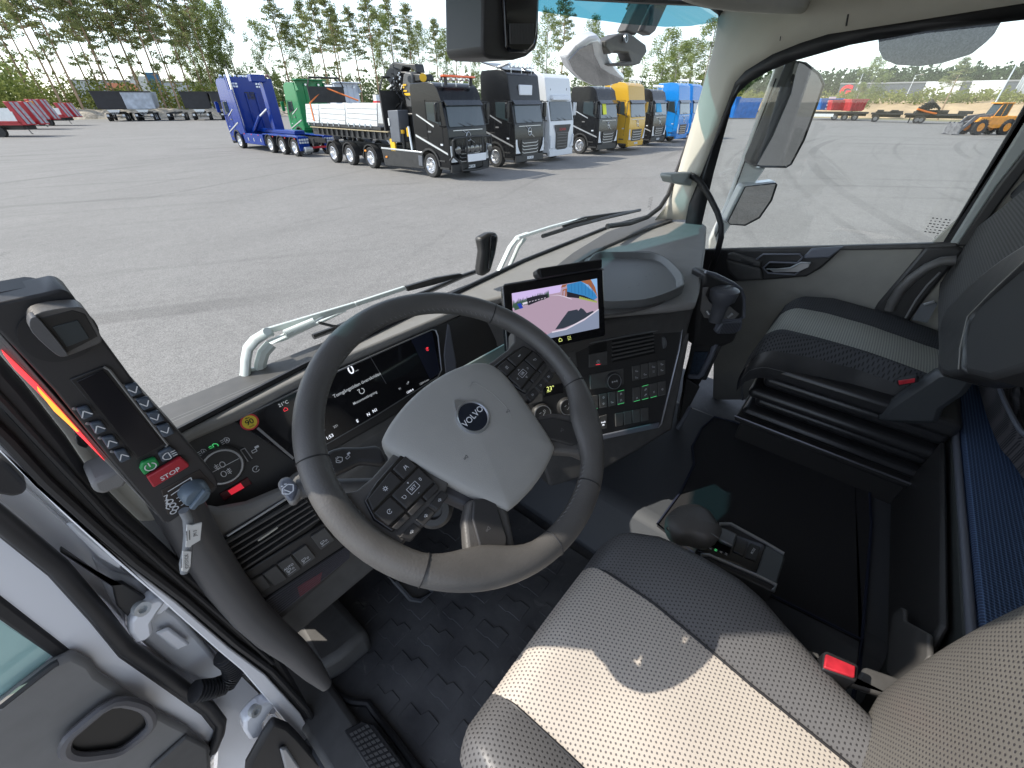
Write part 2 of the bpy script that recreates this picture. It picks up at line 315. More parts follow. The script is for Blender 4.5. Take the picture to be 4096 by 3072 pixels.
def tree(kind, px, D, top=None, H=None, label='', group=None, sx=1.0):
    gp = ground(px, D); H = H or toppx(gp, top); i = rnd.randrange(len(PROTO[kind])); fr = [q for q in PROTO[kind] if q not in used]; p = fr[0] if fr else PROTO[kind][i]; s = H/20.0; q = s*sx*(1.15 if H < 14 else 1.0)
    if p not in used:
        used.add(p); p.location = gp; p.scale = (q,q,s); p.rotation_euler = (0,0,rnd.uniform(0,6.28)); o = p; o['label'] = label
    else: o = dup(p, gp, rnd.uniform(0,6.28), (q,q,s), label)
    if group: o['group'] = group
    return o
GL = 'tall bare-trunked pine in the row behind the red and tipper trailers'
SEG = [(0,'standing over the left edge of the red trailers'),(200,'behind the red trailers'),(420,'left of the tipper row'),(520,'behind the leftmost black tipper'),(640,'behind the silver grey tipper'),(740,'behind the bare tipper chassis'),(850,'behind the tipper right of the bare chassis'),(2000,'just left of the blue hooklift truck')]
ORD = ['first','second','third','fourth','fifth','sixth','seventh','eighth']
def seglab(pxs, px, what): 
    s = next(i for i, (lim, _) in enumerate(SEG) if px < lim) if px < 2000 else len(SEG)-1; lo = SEG[s-1][0] if s else -999; grp = sorted(p for p in pxs if lo <= p < SEG[s][0]); k = grp.index(px)
    return (what+' '+SEG[s][1]+(', %s from left' % ORD[k] if len(grp) > 1 else ''))
PXL = [46,106,262,290,338,435,470,490,546,580,648,668,690,722,745,782,836,880,150,395,600,-60,210]
for px, D in ((46,150),(106,158),(262,131),(290,134),(338,130),(435,135),(470,133),(490,140),(546,138),(580,134),(648,137),(668,133),(690,141),(722,132),(745,146),(782,138),(836,142),(880,144),(150,150),(395,146),(600,150),(-60,140),(210,139)):
    tree('pine', px+rnd.uniform(-6,6), D, H=rnd.uniform(21,27), sx=.85, label=seglab(PXL, px, 'bare-trunked pine'), group='pines behind the trailers on the left')
for px, D, tp in ((815,150,30),(860,155,20),(905,150,15),(925,158,-30),(960,150,10),(990,152,-20)):
    tree('birch', px, D, tp, label='slim leafy birch in the clump left of the blue hooklift truck, %s from the left' % ORD[[815,860,905,925,960,990].index(px)], group='birches left of the blue truck', sx=.9)
for k, px, D, tp, lb in (('birch',1112,140,70,'light green birch rising behind the blue hooklift truck'),('pine',1185,150,-30,'pine with a full crown behind the green truck cab'),('birch',1235,150,60,'thin birch between the green cab pine and its neighbour'),
    ('pine',1330,140,-10,'pine crown with a leaning trunk above the white cab'),('pine',1378,150,-10,'sparse pine with bare side twigs above the white cab'),('pine',1395,160,40,'short-crowned pine just right of the sparse pine'),
    ('pine',1530,150,-25,'left one of the two dense pines left of the crane'),('birch',1560,158,20,'birch mixed between the two dense pines by the crane'),('pine',1660,150,30,'dense pine right above the loading crane'),('birch',1700,155,80,'bushy birch right of the loading crane'),
    ('birch',1800,150,110,'round birch left of the black sensor box'),('pine',1840,150,100,'pine beside the round birch near the sensor box'),
    ('pine',1290,160,20,'pine half behind the leaning-trunk pine above the white cab'),('pine',1455,155,40,'slim pine left of the two dense pines by the crane'),('pine',1600,165,10,'tall pine close behind the lamp post at the crane'),('pine',1760,165,90,'pine between the crane birch and the round birch'),('birch',1890,160,130,'small birch at the left edge of the sensor box'),('birch',2180,130,30,'large leafy birch just right of the black sensor box'),('pine',2231,140,-30,'thin bare pine stem right of the large leafy birch'),('birch',2345,150,60,'hanging birch seen left of the front mirror'),('spruce',2470,150,10,'dark narrow tree seen through the teal visor above the front mirror'),
    ('birch',2470,140,90,'pale birch behind the front mirror bracket'),('birch',2630,120,110,'big broad birch left of the right windscreen pillar'),('birch',2680,110,160,'bushy lower tree in front of the broad birch by the pillar'),('birch',2790,120,70,'tall birch cut by the right windscreen pillar'),('birch',2740,130,150,'open thin birch between the two big ones by the pillar'),
    ('birch',3440,118,225,'leafy lone tree left of the light pole in front of the dark hall'),('pine',3770,116,240,'lone pine in front of the white hall'),('birch',3410,110,330,'small round tree at the foot of the leafy lone tree')):
    tree(k, px, D, tp, label=lb, sx=1.12*1.5 if px > 2600 and px < 3000 else (1.35 if px > 3000 else 1.0))
def mass(name, px0, px1, step, D0, D1, h0, h1, mat, seed, per=26, size=.7, z0=0.0, rad=1.6, cone=False):
    r = random.Random(seed); b = MB(); px = px0
    while px < px1:
        g0 = ground(px+r.uniform(-step,step), r.uniform(D0,D1), z0); H = r.uniform(h0,h1); c = []
        if cone: c = [((g0.x, g0.y, z0+H*k), rad*(1.15-k)*1.1+.2, int(per*(1.2-k))) for k in (.15,.3,.45,.6,.75,.88,.97)]
        else: c = [((g0.x+r.gauss(0,.7), g0.y+r.gauss(0,.7), z0+H*k), rad, per) for k in (.25,.6,.85)]
        leafcloud(b, c, size, r, .9 if not cone else .8); px += step*r.uniform(.5,1.5)
    return tag(b.build(name, mat, smooth=False), None, None, None, 'stuff')
a = mass('far_forest', 1000, 2760, 5, 215, 270, 9, 14, SPRUCE, 31, per=26, size=.95, rad=2.3, cone=True); a['label'] = 'dark far-off wood along the horizon behind the row of trucks'
a = mass('hill_forest', 2780, 4500, 4, 215, 260, toppx(ground(3800,240),290), toppx(ground(3800,240),262), leafm('far pines', (.05,.085,.04), (.10,.14,.065)), 32, per=26, size=1.2, rad=2.4, cone=True); a['label'] = 'dense pine wood on the rise behind the grey hall'
a = mass('undergrowth', -300, 1000, 7, 131, 150, 2.0, 6.5, SHRUB, 33, per=22, size=.6, z0=1.0); a['label'] = 'light green bushes growing among the pine trunks on the left'
a = mass('bank_shrubs', 2900, 4500, 8, 138, 165, 1.0, 3.0, SHRUB, 34, per=16, size=.6, z0=2.2, rad=1.2); a['label'] = 'green shrubs along the top of the sand bank'
a = mass('young_trees', -200, 180, 9, 150, 175, 7, 13, BIRCH, 35, per=30, size=.8, rad=2.2); a['label'] = 'rounded young trees at the far left behind the red trailers'
a = mass('truck_side_bushes', 1000, 2700, 12, 150, 180, 1, 2.5, SHRUB, 36, per=22, size=.45); a['label'] = 'low bushes glimpsed between the trucks'
# ---------------------------------------------------------------- buildings
for i_, (x_, y_) in enumerate(((9,-52),(14,-60),(20,-55),(27,-63),(35,-58))): o_ = dup(PROTO['birch'][i_ % 3], (x_,y_,0), i_*1.3, (.7,.7,.5), 'leafy birch behind us, seen only in the passenger mirror, %s from the cab' % ORD[i_])
def hall(name, label, px0, px1, D, top, bot, mat, depth=25, cat='building'):
    a0 = ground(px0, D); a1 = ground(px1, D); zt = toppx(a0, top); zb = max(0, toppx(a0, bot)-.6) if bot < 400 else 0; zt2 = zt
    t = thing(name, label, cat, a0); u = (a1-a0); Lh = u.length; u.normalize(); n = V((-u.y, u.x, 0)); n = n if n.dot(a0-CAMP) > 0 else -n
    b = MB(); b.prism([a0+V((0,0,zb)), a1+V((0,0,zb)), a1+n*depth+V((0,0,zb)), a0+n*depth+V((0,0,zb))], (0,0,zt-zb)); b.build('wall', mat, t, bevel=.05)
    b = MB(); b.prism([a0-n*.15-u*.15+V((0,0,zt)), a1-n*.15+u*.15+V((0,0,zt)), a1+n*depth+V((0,0,zt)), a0+n*depth+V((0,0,zt))], (0,0,.35)); b.build('roof', M('roof edge grey', (.25,.26,.28), .6), t)
    return t, a0, u, n, Lh, zb, zt
DGW = M('dark cladding', (.085,.1,.125), .6, noise=(.4,.12)); WHW = M('white cladding', (.72,.74,.76), .6, noise=(.3,.06)); WINB = M('dark window band', (.02,.03,.035), .15)
t, a0, u, n, Lh, zb, zt = hall('warehouse', 'long dark grey hall with a red G sign below the wood', 3325, 4500, 185, 338, 410, DGW)
def face(t, nm, m, s0, s1, z0, z1, out=.12, th=.12):
    b = MB(); b.prism([a0+u*s0-n*out+V((0,0,z0)), a0+u*s1-n*out+V((0,0,z0)), a0+u*s1-n*out+V((0,0,z1)), a0+u*s0-n*out+V((0,0,z1))], -n*th); return b.build(nm, m, t)
def frac(px): q = ground(px, 185); d = ray(px, 440); d = V((d.x, d.y, 0)).normalized(); w0 = a0-CAMP; w0.z = 0; den = d.x*u.y-d.y*u.x; tt = (w0.x*u.y-w0.y*u.x)/den; return (d*tt-w0).dot(u)
H0 = zt-zb
for p0, p1 in ((3655,3795),(3832,3965)):
    face(t, 'white_front', WHW, frac(p0), frac(p1), zb, zt+.3); face(t, 'window', WINB, frac(p0)+.8, frac(p1)-.8, zb+H0*.3, zb+H0*.42, .3, .05)
for p0 in (3520, 3610): face(t, 'door', WINB, frac(p0), frac(p0)+2, zb, zb+H0*.35)
b = MB(); c = a0+u*(frac(3355))-n*.2+V((0,0,zb+H0*.72)); b.text('G', c, u, (0,0,1), H0*.42, .06); b.text('GUNNE', c-V((0,0,H0*.36)), u, (0,0,1), H0*.09, .02); b.build('sign_lettering', [M('sign red', (.75,.03,.05), .5)], t, smooth=False)
t, a0, u, n, Lh, zb, zt = hall('factory_hall', 'long pale industrial hall seen through the pine trunks', 330, 880, 205, 322, 420, M('pale cladding', (.5,.54,.6), .6, noise=(.3,.1)))
face(t, 'blue_panel', M('blue cladding', (.05,.16,.3), .5), frac(640), frac(690), zb+4, zt+2.5); face(t, 'white_panel', WHW, frac(570), frac(640), zb, zt+1.5); face(t, 'window', WINB, frac(400), frac(460), zt-4, zt-2.5)
t, a0, u, n, Lh, zb, zt = hall('office_block', 'white office block behind the blue hooklift truck', 985, 1090, 215, 300, 420, WHW, 14); face(t, 'window', WINB, 2, Lh-2, zt-3, zt-1.5)
t, a0, u, n, Lh, zb, zt = hall('storage_hall', 'low grey storage hall glimpsed beside the white cab', 1290, 1420, 190, 340, 420, M('pale cladding', .5), 14); face(t, 'door', WINB, 3, 7, 0, 3.5)
g0 = ground(525, 165); t = thing('red_cabin', 'small rust-red cabin among the pine trunks', 'cabin', g0)
b = MB(); b.box(g0.x-2.6, g0.x+2.6, g0.y-2, g0.y+2, 0, 5.2); b.build('wall', M('falu red', (.3,.06,.03), .8), t)
b = MB(); b.prism([(g0.x-3, g0.y-2.4, 5.15), (g0.x-3, g0.y+2.4, 5.15), (g0.x-3, g0.y, 6.6)], (6,0,0)); b.build('roof', M('clay tile', (.35,.12,.06), .8), t)
def pole(px, D, top, lb, double=False, arm=1.2):
    g0 = ground(px, D); H = toppx(g0, top); t = thing('lamp_post', lb, 'lamp post', g0); b = MB(); b.cyl(g0, g0+V((0,0,H)), .11, 8, .06); b.build('pole', M('galvanised pole', (.6,.63,.66), .5, .3), t)
    for s in ((1,-1) if double else (1,)):
        b = MB(); b.tube([g0+V((0,0,H-.1)), g0+RT*arm*s+V((0,0,H+.15))], .05, 6); b.build('arm', M('galvanised pole', .6), t); b = MB(); p = g0+RT*(arm+.3)*s+V((0,0,H+.16)); b.obox(p, RT, FW, V((0,0,1)), .4, .15, .06); b.build('lamp_head', M('lamp head grey', .35), t)
pole(1602, 128, 105, 'tall lamp post behind the loading crane'); pole(3395, 140, 272, 'double-arm lamp post in front of the grey hall', True); pole(3600, 170, 300, 'small lamp post near the white hall front'); pole(3965, 100, 150, 'tall lamp post near the wheel loader'); pole(2300, 190, 280, 'faint mast between the white truck and the front mirror')
for i, px in enumerate((4015, 4035, 4090)):
    g0 = ground(px, 150); H = toppx(g0, 300+i*8); t = thing('flagpole', ['flagpole with a white flag right of the tall lamp post', 'second white flagpole right of the tall lamp post', 'flagpole nearest the wheel loader cab'][i], 'flagpole', g0)
    b = MB(); b.cyl(g0, g0+V((0,0,H)), .09, 6, .04); b.build('pole', WHW, t); b = MB(); b.prism([g0+V((0,0,H-.2)), g0+RT*1.6+V((0,0,H-.8)), g0+RT*1.2+V((0,0,H-3)), g0+V((0,0,H-2.8))], (0,.03,0)); b.build('flag', WHW, t)
# ---------------------------------------------------------------- vehicle kit (front of the vehicle towards +Y locally, ground z = 0)
def wheel(t, x, y, side, R=.5, w=.32, rim=RIM, tyre=RUB, name='wheel', dual=False):
    s = side; a = V((s,0,0)); c = V((x, y, R)); xo = w
    b = MB(); b.lathe(c-a*w, a, [(0,R*.62),(0,R*.93),(.03,R*.985),(.06,R),(w-.06,R),(w-.03,R*.985),(w,R*.93),(w,R*.66),(w-.02,R*.6),(w-.14,R*.58)], 28, False); ty = b.build('tyre', tyre, t)
    if name: ty.name = name
    b = MB(); b.lathe(c-a*.06, a, [(.055,R*.66),(.065,R*.62),(.03,R*.57),(-.06,R*.5),(-.1,R*.42),(-.08,R*.3),(.02,R*.27),(.05,R*.24),(.06,R*.1),(.06,.001)], 28, False)
    for k in range(10):
        an = 2*pi*k/10; q = c+V((-s*.02, cos(an)*R*.36, sin(an)*R*.36)); b.cyl(q-a*.04, q+a*.03, R*.035, 6)
    b.build('rim', rim, ty)
    b = MB()
    for k in range(10):
        an = 2*pi*(k+.5)/10; q = c+V((-s*.115+s*0, cos(an)*R*.49, sin(an)*R*.49)); b.cyl(q, q+a*.012, R*.06, 8)
    b.build('vent_hole', M('deep black', .005, .9), ty)
def paint(c, rough=.25): return M('paint %.2f %.2f %.2f' % tuple(c), c, rough, 0.0, coat=.12, spec=.28)
def cabin(t, c, H, W=2.42, style='fh', L=2.3, lights=True, plate=True, visor=True, roofbar=True, glass_in=None):
    hw = W/2; P = paint(c); d = MB(); ya = -1.38; R = .62
    arch = [(ya+R*cos(a), .52+R*sin(a)) for a in [pi*k/8 for k in range(9)]]
    prof = [(-.06,.42),(0,.6),(0,1.25),(-.04,1.95),(-.05,2.0),(-.3,3.0),(-.5,H-.22),(-.75,H-.05),(-1.15,H),(-L+.1,H-.03),(-L,H-.2),(-L,.95)]+[(-L,.6)]*(0)+[(ya-R-.02,.95),(ya-R,.6)]+[(y,z) for y,z in reversed(arch) if z > .53]+[(ya+R,.42)]
    d.prism([(-hw,y,z) for y, z in prof], (W,0,0)); d.build('cab', P, t, bevel=.07, seg=3)
    gl = TGL
    d = MB(); d.prism([(-hw+.12,-.075,2.03),(hw-.12,-.075,2.03),(hw-.16,-.285,2.93),(-hw+.16,-.285,2.93)], (0,.05,.01)); ws = d.build('windscreen', gl, t, bevel=.02)
    d = MB()
    for s in (-1,1): d.cyl((s*.25-.1,-.02,2.05), (s*.25+.45,-.09,2.22), .018, 6)
    d.build('wiper', BLKPL, t)
    for s in (-1,1):
        x = s*(hw+.004); d = MB(); d.prism([(x,-.42,2.12),(x,-1.28,2.3),(x,-1.3,2.92),(x,-.62,2.92)], (s*.012,0,0)); d.build('side_window', gl, t, bevel=.01)
        d = MB(); d.prism([(x,-.1,1.0),(x,-.13,1.08),(x,-2.2,1.72),(x,-2.2,1.64)], (s*.02,0,0)); d.prism([(x,-.9,2.08),(x,-2.0,2.5),(x,-2.0,2.45),(x,-.9,2.02)], (s*.02,0,0)); d.build('trim_strip', CHR if sum(c) < .3 else P, t)
        d = MB(); d.tube([(s*(hw-.05),-.25,2.95),(s*(hw+.3),-.2,2.93),(s*(hw+.32),-.2,2.1),(s*(hw-.02),-.25,2.05)], .03, 6); d.build('mirror_arm', BLKPL, t)
        d = MB(); d.box(s*(hw+.32)-.12, s*(hw+.32)+.12, -.32,-.18, 2.25,2.9); d.build('mirror', paint(c), t, bevel=.04)
        d = MB(); d.prism([(s*(hw-.02),.03,.72),(s*(hw-.38),.035,.72),(s*(hw-.28),.035,.82),(s*(hw-.14),.035,1.05),(s*(hw-.1),.03,1.35),(s*(hw-.02),.02,1.35)], (0,.03,0)); d.build('headlight', LAMP, t, bevel=.01)
        d = MB(); d.box(s*hw-.02, s*hw+.02, -.55,-.4, 1.35,1.42); d.build('side_lamp', LAMP, t)
        d = MB(); d.prism([(x-s*.03,ya+.62*cos(a),.52+.62*sin(a)) for a in [pi*k/10 for k in range(11)]]+[(x-s*.03,ya+.7*cos(a),.52+.7*sin(a)) for a in [pi*k/10 for k in range(10,-1,-1)]], (s*.07,0,0)); d.build('wheel_arch', CHAS if sum(c) < .3 else P, t)
    d = MB(); d.box(-hw+.02,hw-.02,-.12,.05,.3,.62); d.build('bumper', CHAS if c[0] < .3 and style == 'fh' and sum(c) < .4 else P, t, bevel=.03)
    grc = M('grille black', .02, .45)
    if style == 'fh':
        d = MB(); d.box(-.72,.72,-.02,.03,.62,1.32)
        d.build('grille', grc, t); d = MB()
        for z in (.7,.85,1.0,1.15): d.prism([(-.66,.032,z+.06),(-.55,.032,z),(.55,.032,z),(.66,.032,z+.06),(.66,.032,z+.085),(.55,.032,z+.025),(-.55,.032,z+.025),(-.66,.032,z+.085)], (0,.012,0))
        d.build('grille_bar', CHR, t)
        d = MB(); d.box(-hw+.3,hw-.3,-.03,-.0,1.9,1.925); d.build('trim_line', CHR, t)
        d = MB(); q = [(V((cos(2*pi*k/20)*.13, -.012, 1.66+sin(2*pi*k/20)*.17))) for k in range(20)]; d.tube(q, .018, 5, closed=True); d.tube([(.33,-.012,1.9),(.09,-.005,1.76)], .015, 5); d.tube([(-.33,.01,1.42),(-.09,.0,1.56)], .015, 5); d.box(-.1,.1,-.03,.005,1.64,1.68); d.build('emblem', CHR, t)
    else:
        d = MB(); d.prism([(-.8,.01,1.85),(.8,.01,1.85),(.62,.01,1.45),(.6,.01,.7),(.4,.01,.62),(-.4,.01,.62),(-.6,.01,.7),(-.62,.01,1.45)], (0,.03,0)); d.build('grille', grc, t, bevel=.01)
        d = MB()
        for z in (.75,.9,1.05,1.2,1.35): d.box(-.5,.5,.04,.055,z,z+.02)
        d.tube([(-.78,.05,1.83),(-.6,.05,1.45),(.6,.05,1.45),(.78,.05,1.83)], .015, 5); d.build('grille_bar', M('dark chrome', .2, .3, .8), t)
        d = MB(); d.text('SCANIA', (0,.048,1.62), (-1,0,0), (0,0,1), .13, .012); d.build('lettering', M('red lettering', (.5,.03,.03), .5), t, smooth=False)
        d = MB(); d.prism([(-.9,-.32,3.05),(.9,-.32,3.05),(.85,-.42,3.25),(-.85,-.42,3.25)], (0,.25,-.05)); d.build('sun_visor', paint(c), t, bevel=.03)
        for s in (-1,1): d = MB(); d.prism([(s*.75,-.42,3.45),(s*.95,-.45,3.4),(s*.93,-.48,3.65),(s*.78,-.47,3.6)], (0,.04,0)); d.build('roof_lamp', M('dark lamp', .05, .2), t)
    if style == 'fh':
        d = MB(); d.prism([(-hw+.1,-.3,2.98),(hw-.1,-.3,2.98),(hw-.1,-.12,2.8),(-hw+.1,-.12,2.8)], (0,.03,.02)); d.build('sun_visor', M('smoked visor', (.02,.025,.03), .1, coat=.5), t)
    if lights:
        d = MB(); d.tube([(-hw+.25,-.62,H+.08),(hw-.25,-.62,H+.08)], .03, 6)
        for k in range(3): d.cyl((-.8+.8*k,-.62,H-.15),(-.8+.8*k,-.62,H+.08),.02,6)
        for k in range(6): x = -.8+.32*k; d.lathe((x,-.62,H+.16),(0,1,0),[(-.06,.03),(-.03,.09),(.03,.1),(.04,.09),(.04,.001)],10)
        d.build('roof_light_bar', M('spot lamp chrome', (.6,.62,.65), .2, .8), t)
    if plate:
        d = MB(); d.box(-.26,.26,.05,.065,.42,.54); pl = d.build('licence_plate', WHT, t); d = MB(); d.text(plate if isinstance(plate, str) else 'JAE 53K', (0,.067,.48), (-1,0,0), (0,0,1), .085, .008); d.build('lettering', M('plate ink', .01), pl, smooth=False)
    for s in (-1,1):
        x = s*(hw+.003); d = MB(); L_ = [(-.38,.95),(-.36,2.0),(-.55,2.98),(-1.35,3.0),(-1.38,1.2)]; d.tube([(x,y,z) for y,z in L_], .012, 4); d.tube([(x,-1.38,1.6),(x,-2.25,1.6)], .010, 4); d.build('door_seam', M('seam black', .004, .6), t); d = MB(); d.box(min(x,x+s*.03),max(x,x+s*.03),-1.3,-1.1,1.82,1.88); d.build('door_handle', BLKPL if c[0] > .1 else M('dark chrome', .2), t)
        d = MB(); d.box(s*hw-.03,s*hw+.025,-.7,-.1,.42,.5); d.box(s*hw-.03,s*hw+.02,-.72,-.35,.72,.78); d.build('step', CHAS, t)
    for s in (-1,1): wheel(t, s*hw, ya, s, name='front_wheel')
def chassis(t, L, axles, lowskirt=False, W=2.42, fend=True, y0=-2.3):
    hw = W/2; d = MB()
    for s in (-1,1): d.box(s*.4-.05,s*.4+.05,-L,y0+1.2,.72,1.0)
    for y in (-3,-4.5,-6): 
        if y > -L: d.box(-.4,.4,y-.06,y+.06,.75,.95)
    d.build('chassis_frame', CHAS, t)
    for y in axles:
        for s in (-1,1):
            wheel(t, s*(hw-.02), y, s, name='rear_wheel')
            if fend:
                d = MB(); pa = [(y+.58*cos(a), .5+.58*sin(a)) for a in [pi*k/10 for k in range(11)]]; pb = [(y+.63*cos(a), .5+.63*sin(a)) for a in [pi*k/10 for k in range(10,-1,-1)]]
                d.prism([(s*hw,p,q) for p, q in pa+pb], (-s*.4,0,0)); d.build('mudguard', CHAS, t)
def tractor(x, y, c, H, label, style='fh', lights=True, rz=pi, W=2.42, cat='truck', plate=True, group='trucks parked in a row', sc_=1.0):
    t = thing('parked_truck', label, cat, (0,0,0), local=True, group=group); cabin(t, c, H, W, style, lights=lights, plate=plate); chassis(t, 6.6, (-4.6,-5.95))
    d = MB()
    for s in (-1,1): d.box(s*1.0-.2,s*1.0+.2,-3.7,-2.35,.4,.95)
    d.build('fuel_tank', CHAS, t, bevel=.06); t.location = (x,y,0); t.rotation_euler = (0,0,rz); t.scale = (sc_,sc_,1); return t
# ---------------------------------------------------------------- the row of parked trucks
BLK = (.005,.0055,.007); 
def xf(b, cx, yf): b.v = [V((cx-p.x, yf-p.y, p.z)) for p in b.v]; return b
CX_, YF_ = 14.2, 15.2
t = thing('crane_truck', 'black four-axle truck with loading crane, white drop sides and orange roof beacon', 'truck', (0,0,0), local=True, group='trucks parked in a row')
cabin(t, BLK, 3.62, lights=True, plate='JME 53K'); chassis(t, 11.2, (-6.2,-8.2,-9.9)); t.location = (CX_, YF_, 0); t.rotation_euler = (0,0,pi)
XS = CX_-1.23
def TX(px, py, x=XS): return onx(px, py, x)
def part(nm, m, f, **k): b = MB(); f(b); xf(b, CX_, YF_); return b.build(nm, m, t, **k)
def sidebox(nm, m, pts, dep, x=XS, bev=.01, **k): return part(nm, m, lambda b: b.prism([TX(px,py,x) for px,py in pts], (dep,0,0)), bevel=bev, **k)
BOARD = M('white aluminium board', (.72,.74,.74), .4, .1, noise=(3,.06))
xs_ = [(1221,1273),(1275,1378),(1380,1506)]
for i, (p0, p1) in enumerate(xs_):
    f = lambda p, a, c: a+(c-a)*(p-1221)/(1506-1221)
    bo = sidebox('drop_side', BOARD, [(p0,f(p0,416,413)),(p1,f(p1,416,413)),(p1+3,f(p1,489,506)),(p0+6,f(p0,489,506))], .06)
    part('board_groove', M('groove grey', .35), lambda b: [b.tube([TX(p0+5,f(p0,414,412)+k*19,XS-.01), TX(p1,f(p1,414,412)+k*23,XS-.01)], .012, 4) for k in (1,2,3)])
    part('latch', CHR, lambda b: [b.tube([TX(p0+12+j*22,f(p0,486,496)+j*1.0,XS-.03), TX(p0+15+j*22,f(p0,500,510)+j,XS-.03)], .03, 4) for j in range(max(1, int((p1-p0)/24)))])
y0 = TX(1221,420).y; y1 = TX(1506,420).y; zb = TX(1506,508).z; zt = TX(1506,413).z
part('platform_deck', CHAS, lambda b: b.box(XS+.02, XS+2.4, y1, y0, zb-.12, zb)); part('drop_side', BOARD, lambda b: b.box(XS+2.35, XS+2.4, y1, y0, zb, zt))
part('subframe', CHAS, lambda b: [b.box(XS+.1, XS+2.2, y1-.6, y0, zb-.55, zb-.14)]+[b.box(XS+.0, XS+.1, y1+k*.5, y1+k*.5+.1, zb-.5, zb-.14) for k in range(int((y0-y1)/.5))])
part('subframe_rail', M('yellowed rail', (.4,.33,.2), .6), lambda b: b.box(XS-.02, XS+.1, y1-.6, y0, zb-.2, zb-.16))
part('tailboard', CHAS, lambda b: (b.box(XS+.1, XS+2.3, y0-.5, y0-.45, zt, zt+.75), b.tube([(XS+.1,y0-.5,zt+.7),(XS+.3,y0-.5,zt+1.15),(XS+2.1,y0-.5,zt+1.15),(XS+2.3,y0-.5,zt+.7)], .05, 4)))
part('strap', M('orange strap', (.75,.2,.05), .7), lambda b: (b.prism([TX(1237,414,XS-.03),TX(1241,414,XS-.03),TX(1258,484,XS-.03),TX(1254,484,XS-.03)], (.02,0,0)), b.tube([TX(1238,414,XS-.02), (XS+1.2, y0-.4, zt+.7)], .04, 4), b.tube([(XS+1.2, y0-.4, zt+.7), (XS+2.3,y0-1.8,zt+.1)], .04, 4)))
part('headboard', CHAS, lambda b: (b.box(XS+.05, XS+2.35, y1-.35, y1-.25, zb-.4, zt+.5), b.tube([(XS+.05,y1-.3,zt+.45),(XS+.35,y1-.3,zt+1.0),(XS+2.0,y1-.3,zt+1.0),(XS+2.35,y1-.3,zt+.45)], .05, 4)))
sidebox('tool_cabinet', GRAYB, [(1549,442),(1590,440),(1602,570),(1566,568)], .6, XS-.02, .03)
part('cabinet_handle', CHR, lambda b: b.box(XS-.05, XS-.02, TX(1556,470).y-.05, TX(1556,470).y+.05, 2.0, 2.3))
sidebox('side_skirt', CHAS, [(1524,590),(1690,612),(1698,677),(1540,662)], .1, XS, .03); sidebox('skirt_trim', CHR, [(1524,588),(1692,607),(1692,613),(1524,595)], .03, XS-.02)
for px, py in ((1460,602),(1545,627)): sidebox('marker_lamp', AMB, [(px-3,py-3),(px+4,py-3),(px+4,py+4),(px-3,py+4)], .03, XS-.03)
sidebox('step_box', GRAYB, [(1672,622),(1688,624),(1690,665),(1676,662)], .05, XS-.03)
yc = TX(1630,400,XS+.9).y; XM = XS+1.2
KB = M('crane black', .02, .4, noise=(5,.3)); KG = M('crane dark grey', .1, .45); YEL = M('warning yellow', (.85,.5,.02), .5)
part('crane_column', KG, lambda b: b.prism([TX(1609,330,XM-.3),TX(1612,300,XM-.3),TX(1622,288,XM-.3),TX(1640,288,XM-.3),TX(1648,300,XM-.3),TX(1652,365,XM-.3),TX(1656,432,XM-.3),TX(1626,430,XM-.3)], (.7,0,0)), bevel=.06)
part('crane_base', KB, lambda b: (b.box(XM-.5,XM+.5,yc-.5,yc+.5,.9,2.5), b.box(XS+.1,XS+2.3,yc-.3,yc+.15,.75,1.05)), bevel=.05)
part('crane_boom', KB, lambda b: (b.prism([TX(1555,262,XM),TX(1572,247,XM),TX(1600,252,XM),TX(1660,255,XM),TX(1668,292,XM),TX(1640,272,XM),TX(1612,268,XM),TX(1600,300,XM),TX(1625,430,XM),TX(1600,440,XM),TX(1562,350,XM)], (.5,0,0)),
    b.prism([TX(1632,294,XM-.2),TX(1690,296,XM-.2),TX(1698,322,XM-.2),TX(1636,330,XM-.2)], (.6,0,0))), bevel=.04)
part('crane_core', KB, lambda b: b.prism([TX(1560,285,XM-.1),TX(1625,285,XM-.1),TX(1660,330,XM-.1),TX(1662,560,XM-.1),TX(1600,560,XM-.1),TX(1578,450,XM-.1),TX(1556,350,XM-.1)], (.8,0,0)), bevel=.05)
rr = random.Random(3)
def hoses(b):
    for k in range(26): p = TX(1562+rr.random()*50, 275+rr.random()*150, XM-.25); q = p+V((rr.uniform(-.2,.1), rr.uniform(-.5,.5), rr.uniform(-.9,.2))); b.tube([p, (p+q)/2+V((-.12,.1,0)), q], .03, 5)
part('crane_hose', M('hose black', .008, .35), hoses)
part('crane_fitting', CHR, lambda b: [b.ball(TX(1560+rr.random()*48, 290+rr.random()*110, XM-.3), .05, 6, 4) for _ in range(14)]+[b.prism([TX(1545,352,XM-.2),TX(1575,328,XM-.2),TX(1578,333,XM-.2),TX(1548,358,XM-.2)], (.1,0,0))])
part('crane_knuckle', KG, lambda b: (b.cyl(TX(1642,317,XM-.32), TX(1642,317,XM-.2), .14, 14), b.cyl(TX(1586,289,XM-.32), TX(1586,289,XM-.2), .14, 14), b.cyl(TX(1570,305,XM-.35),TX(1570,305,XM-.2),.3,14)))
for k, (a0_, b0_) in enumerate(((1611,336),(1618,336),(1611,346),(1614,360),(1621,360),)): part('warning_label', YEL, lambda b: b.prism([TX(a0_,b0_,XM-.34),TX(a0_+6,b0_,XM-.34),TX(a0_+6,b0_+7,XM-.34),TX(a0_,b0_+7,XM-.34)], (.02,0,0)))
part('crane_nameplate', YEL, lambda b: b.prism([TX(1617,372,XM-.34),TX(1643,372,XM-.34),TX(1643,382,XM-.34),TX(1617,382,XM-.34)], (.02,0,0))); part('crane_badge', YEL, lambda b: b.cyl(TX(1692,310,XM-.28), TX(1692,310,XM-.2), .16, 14))
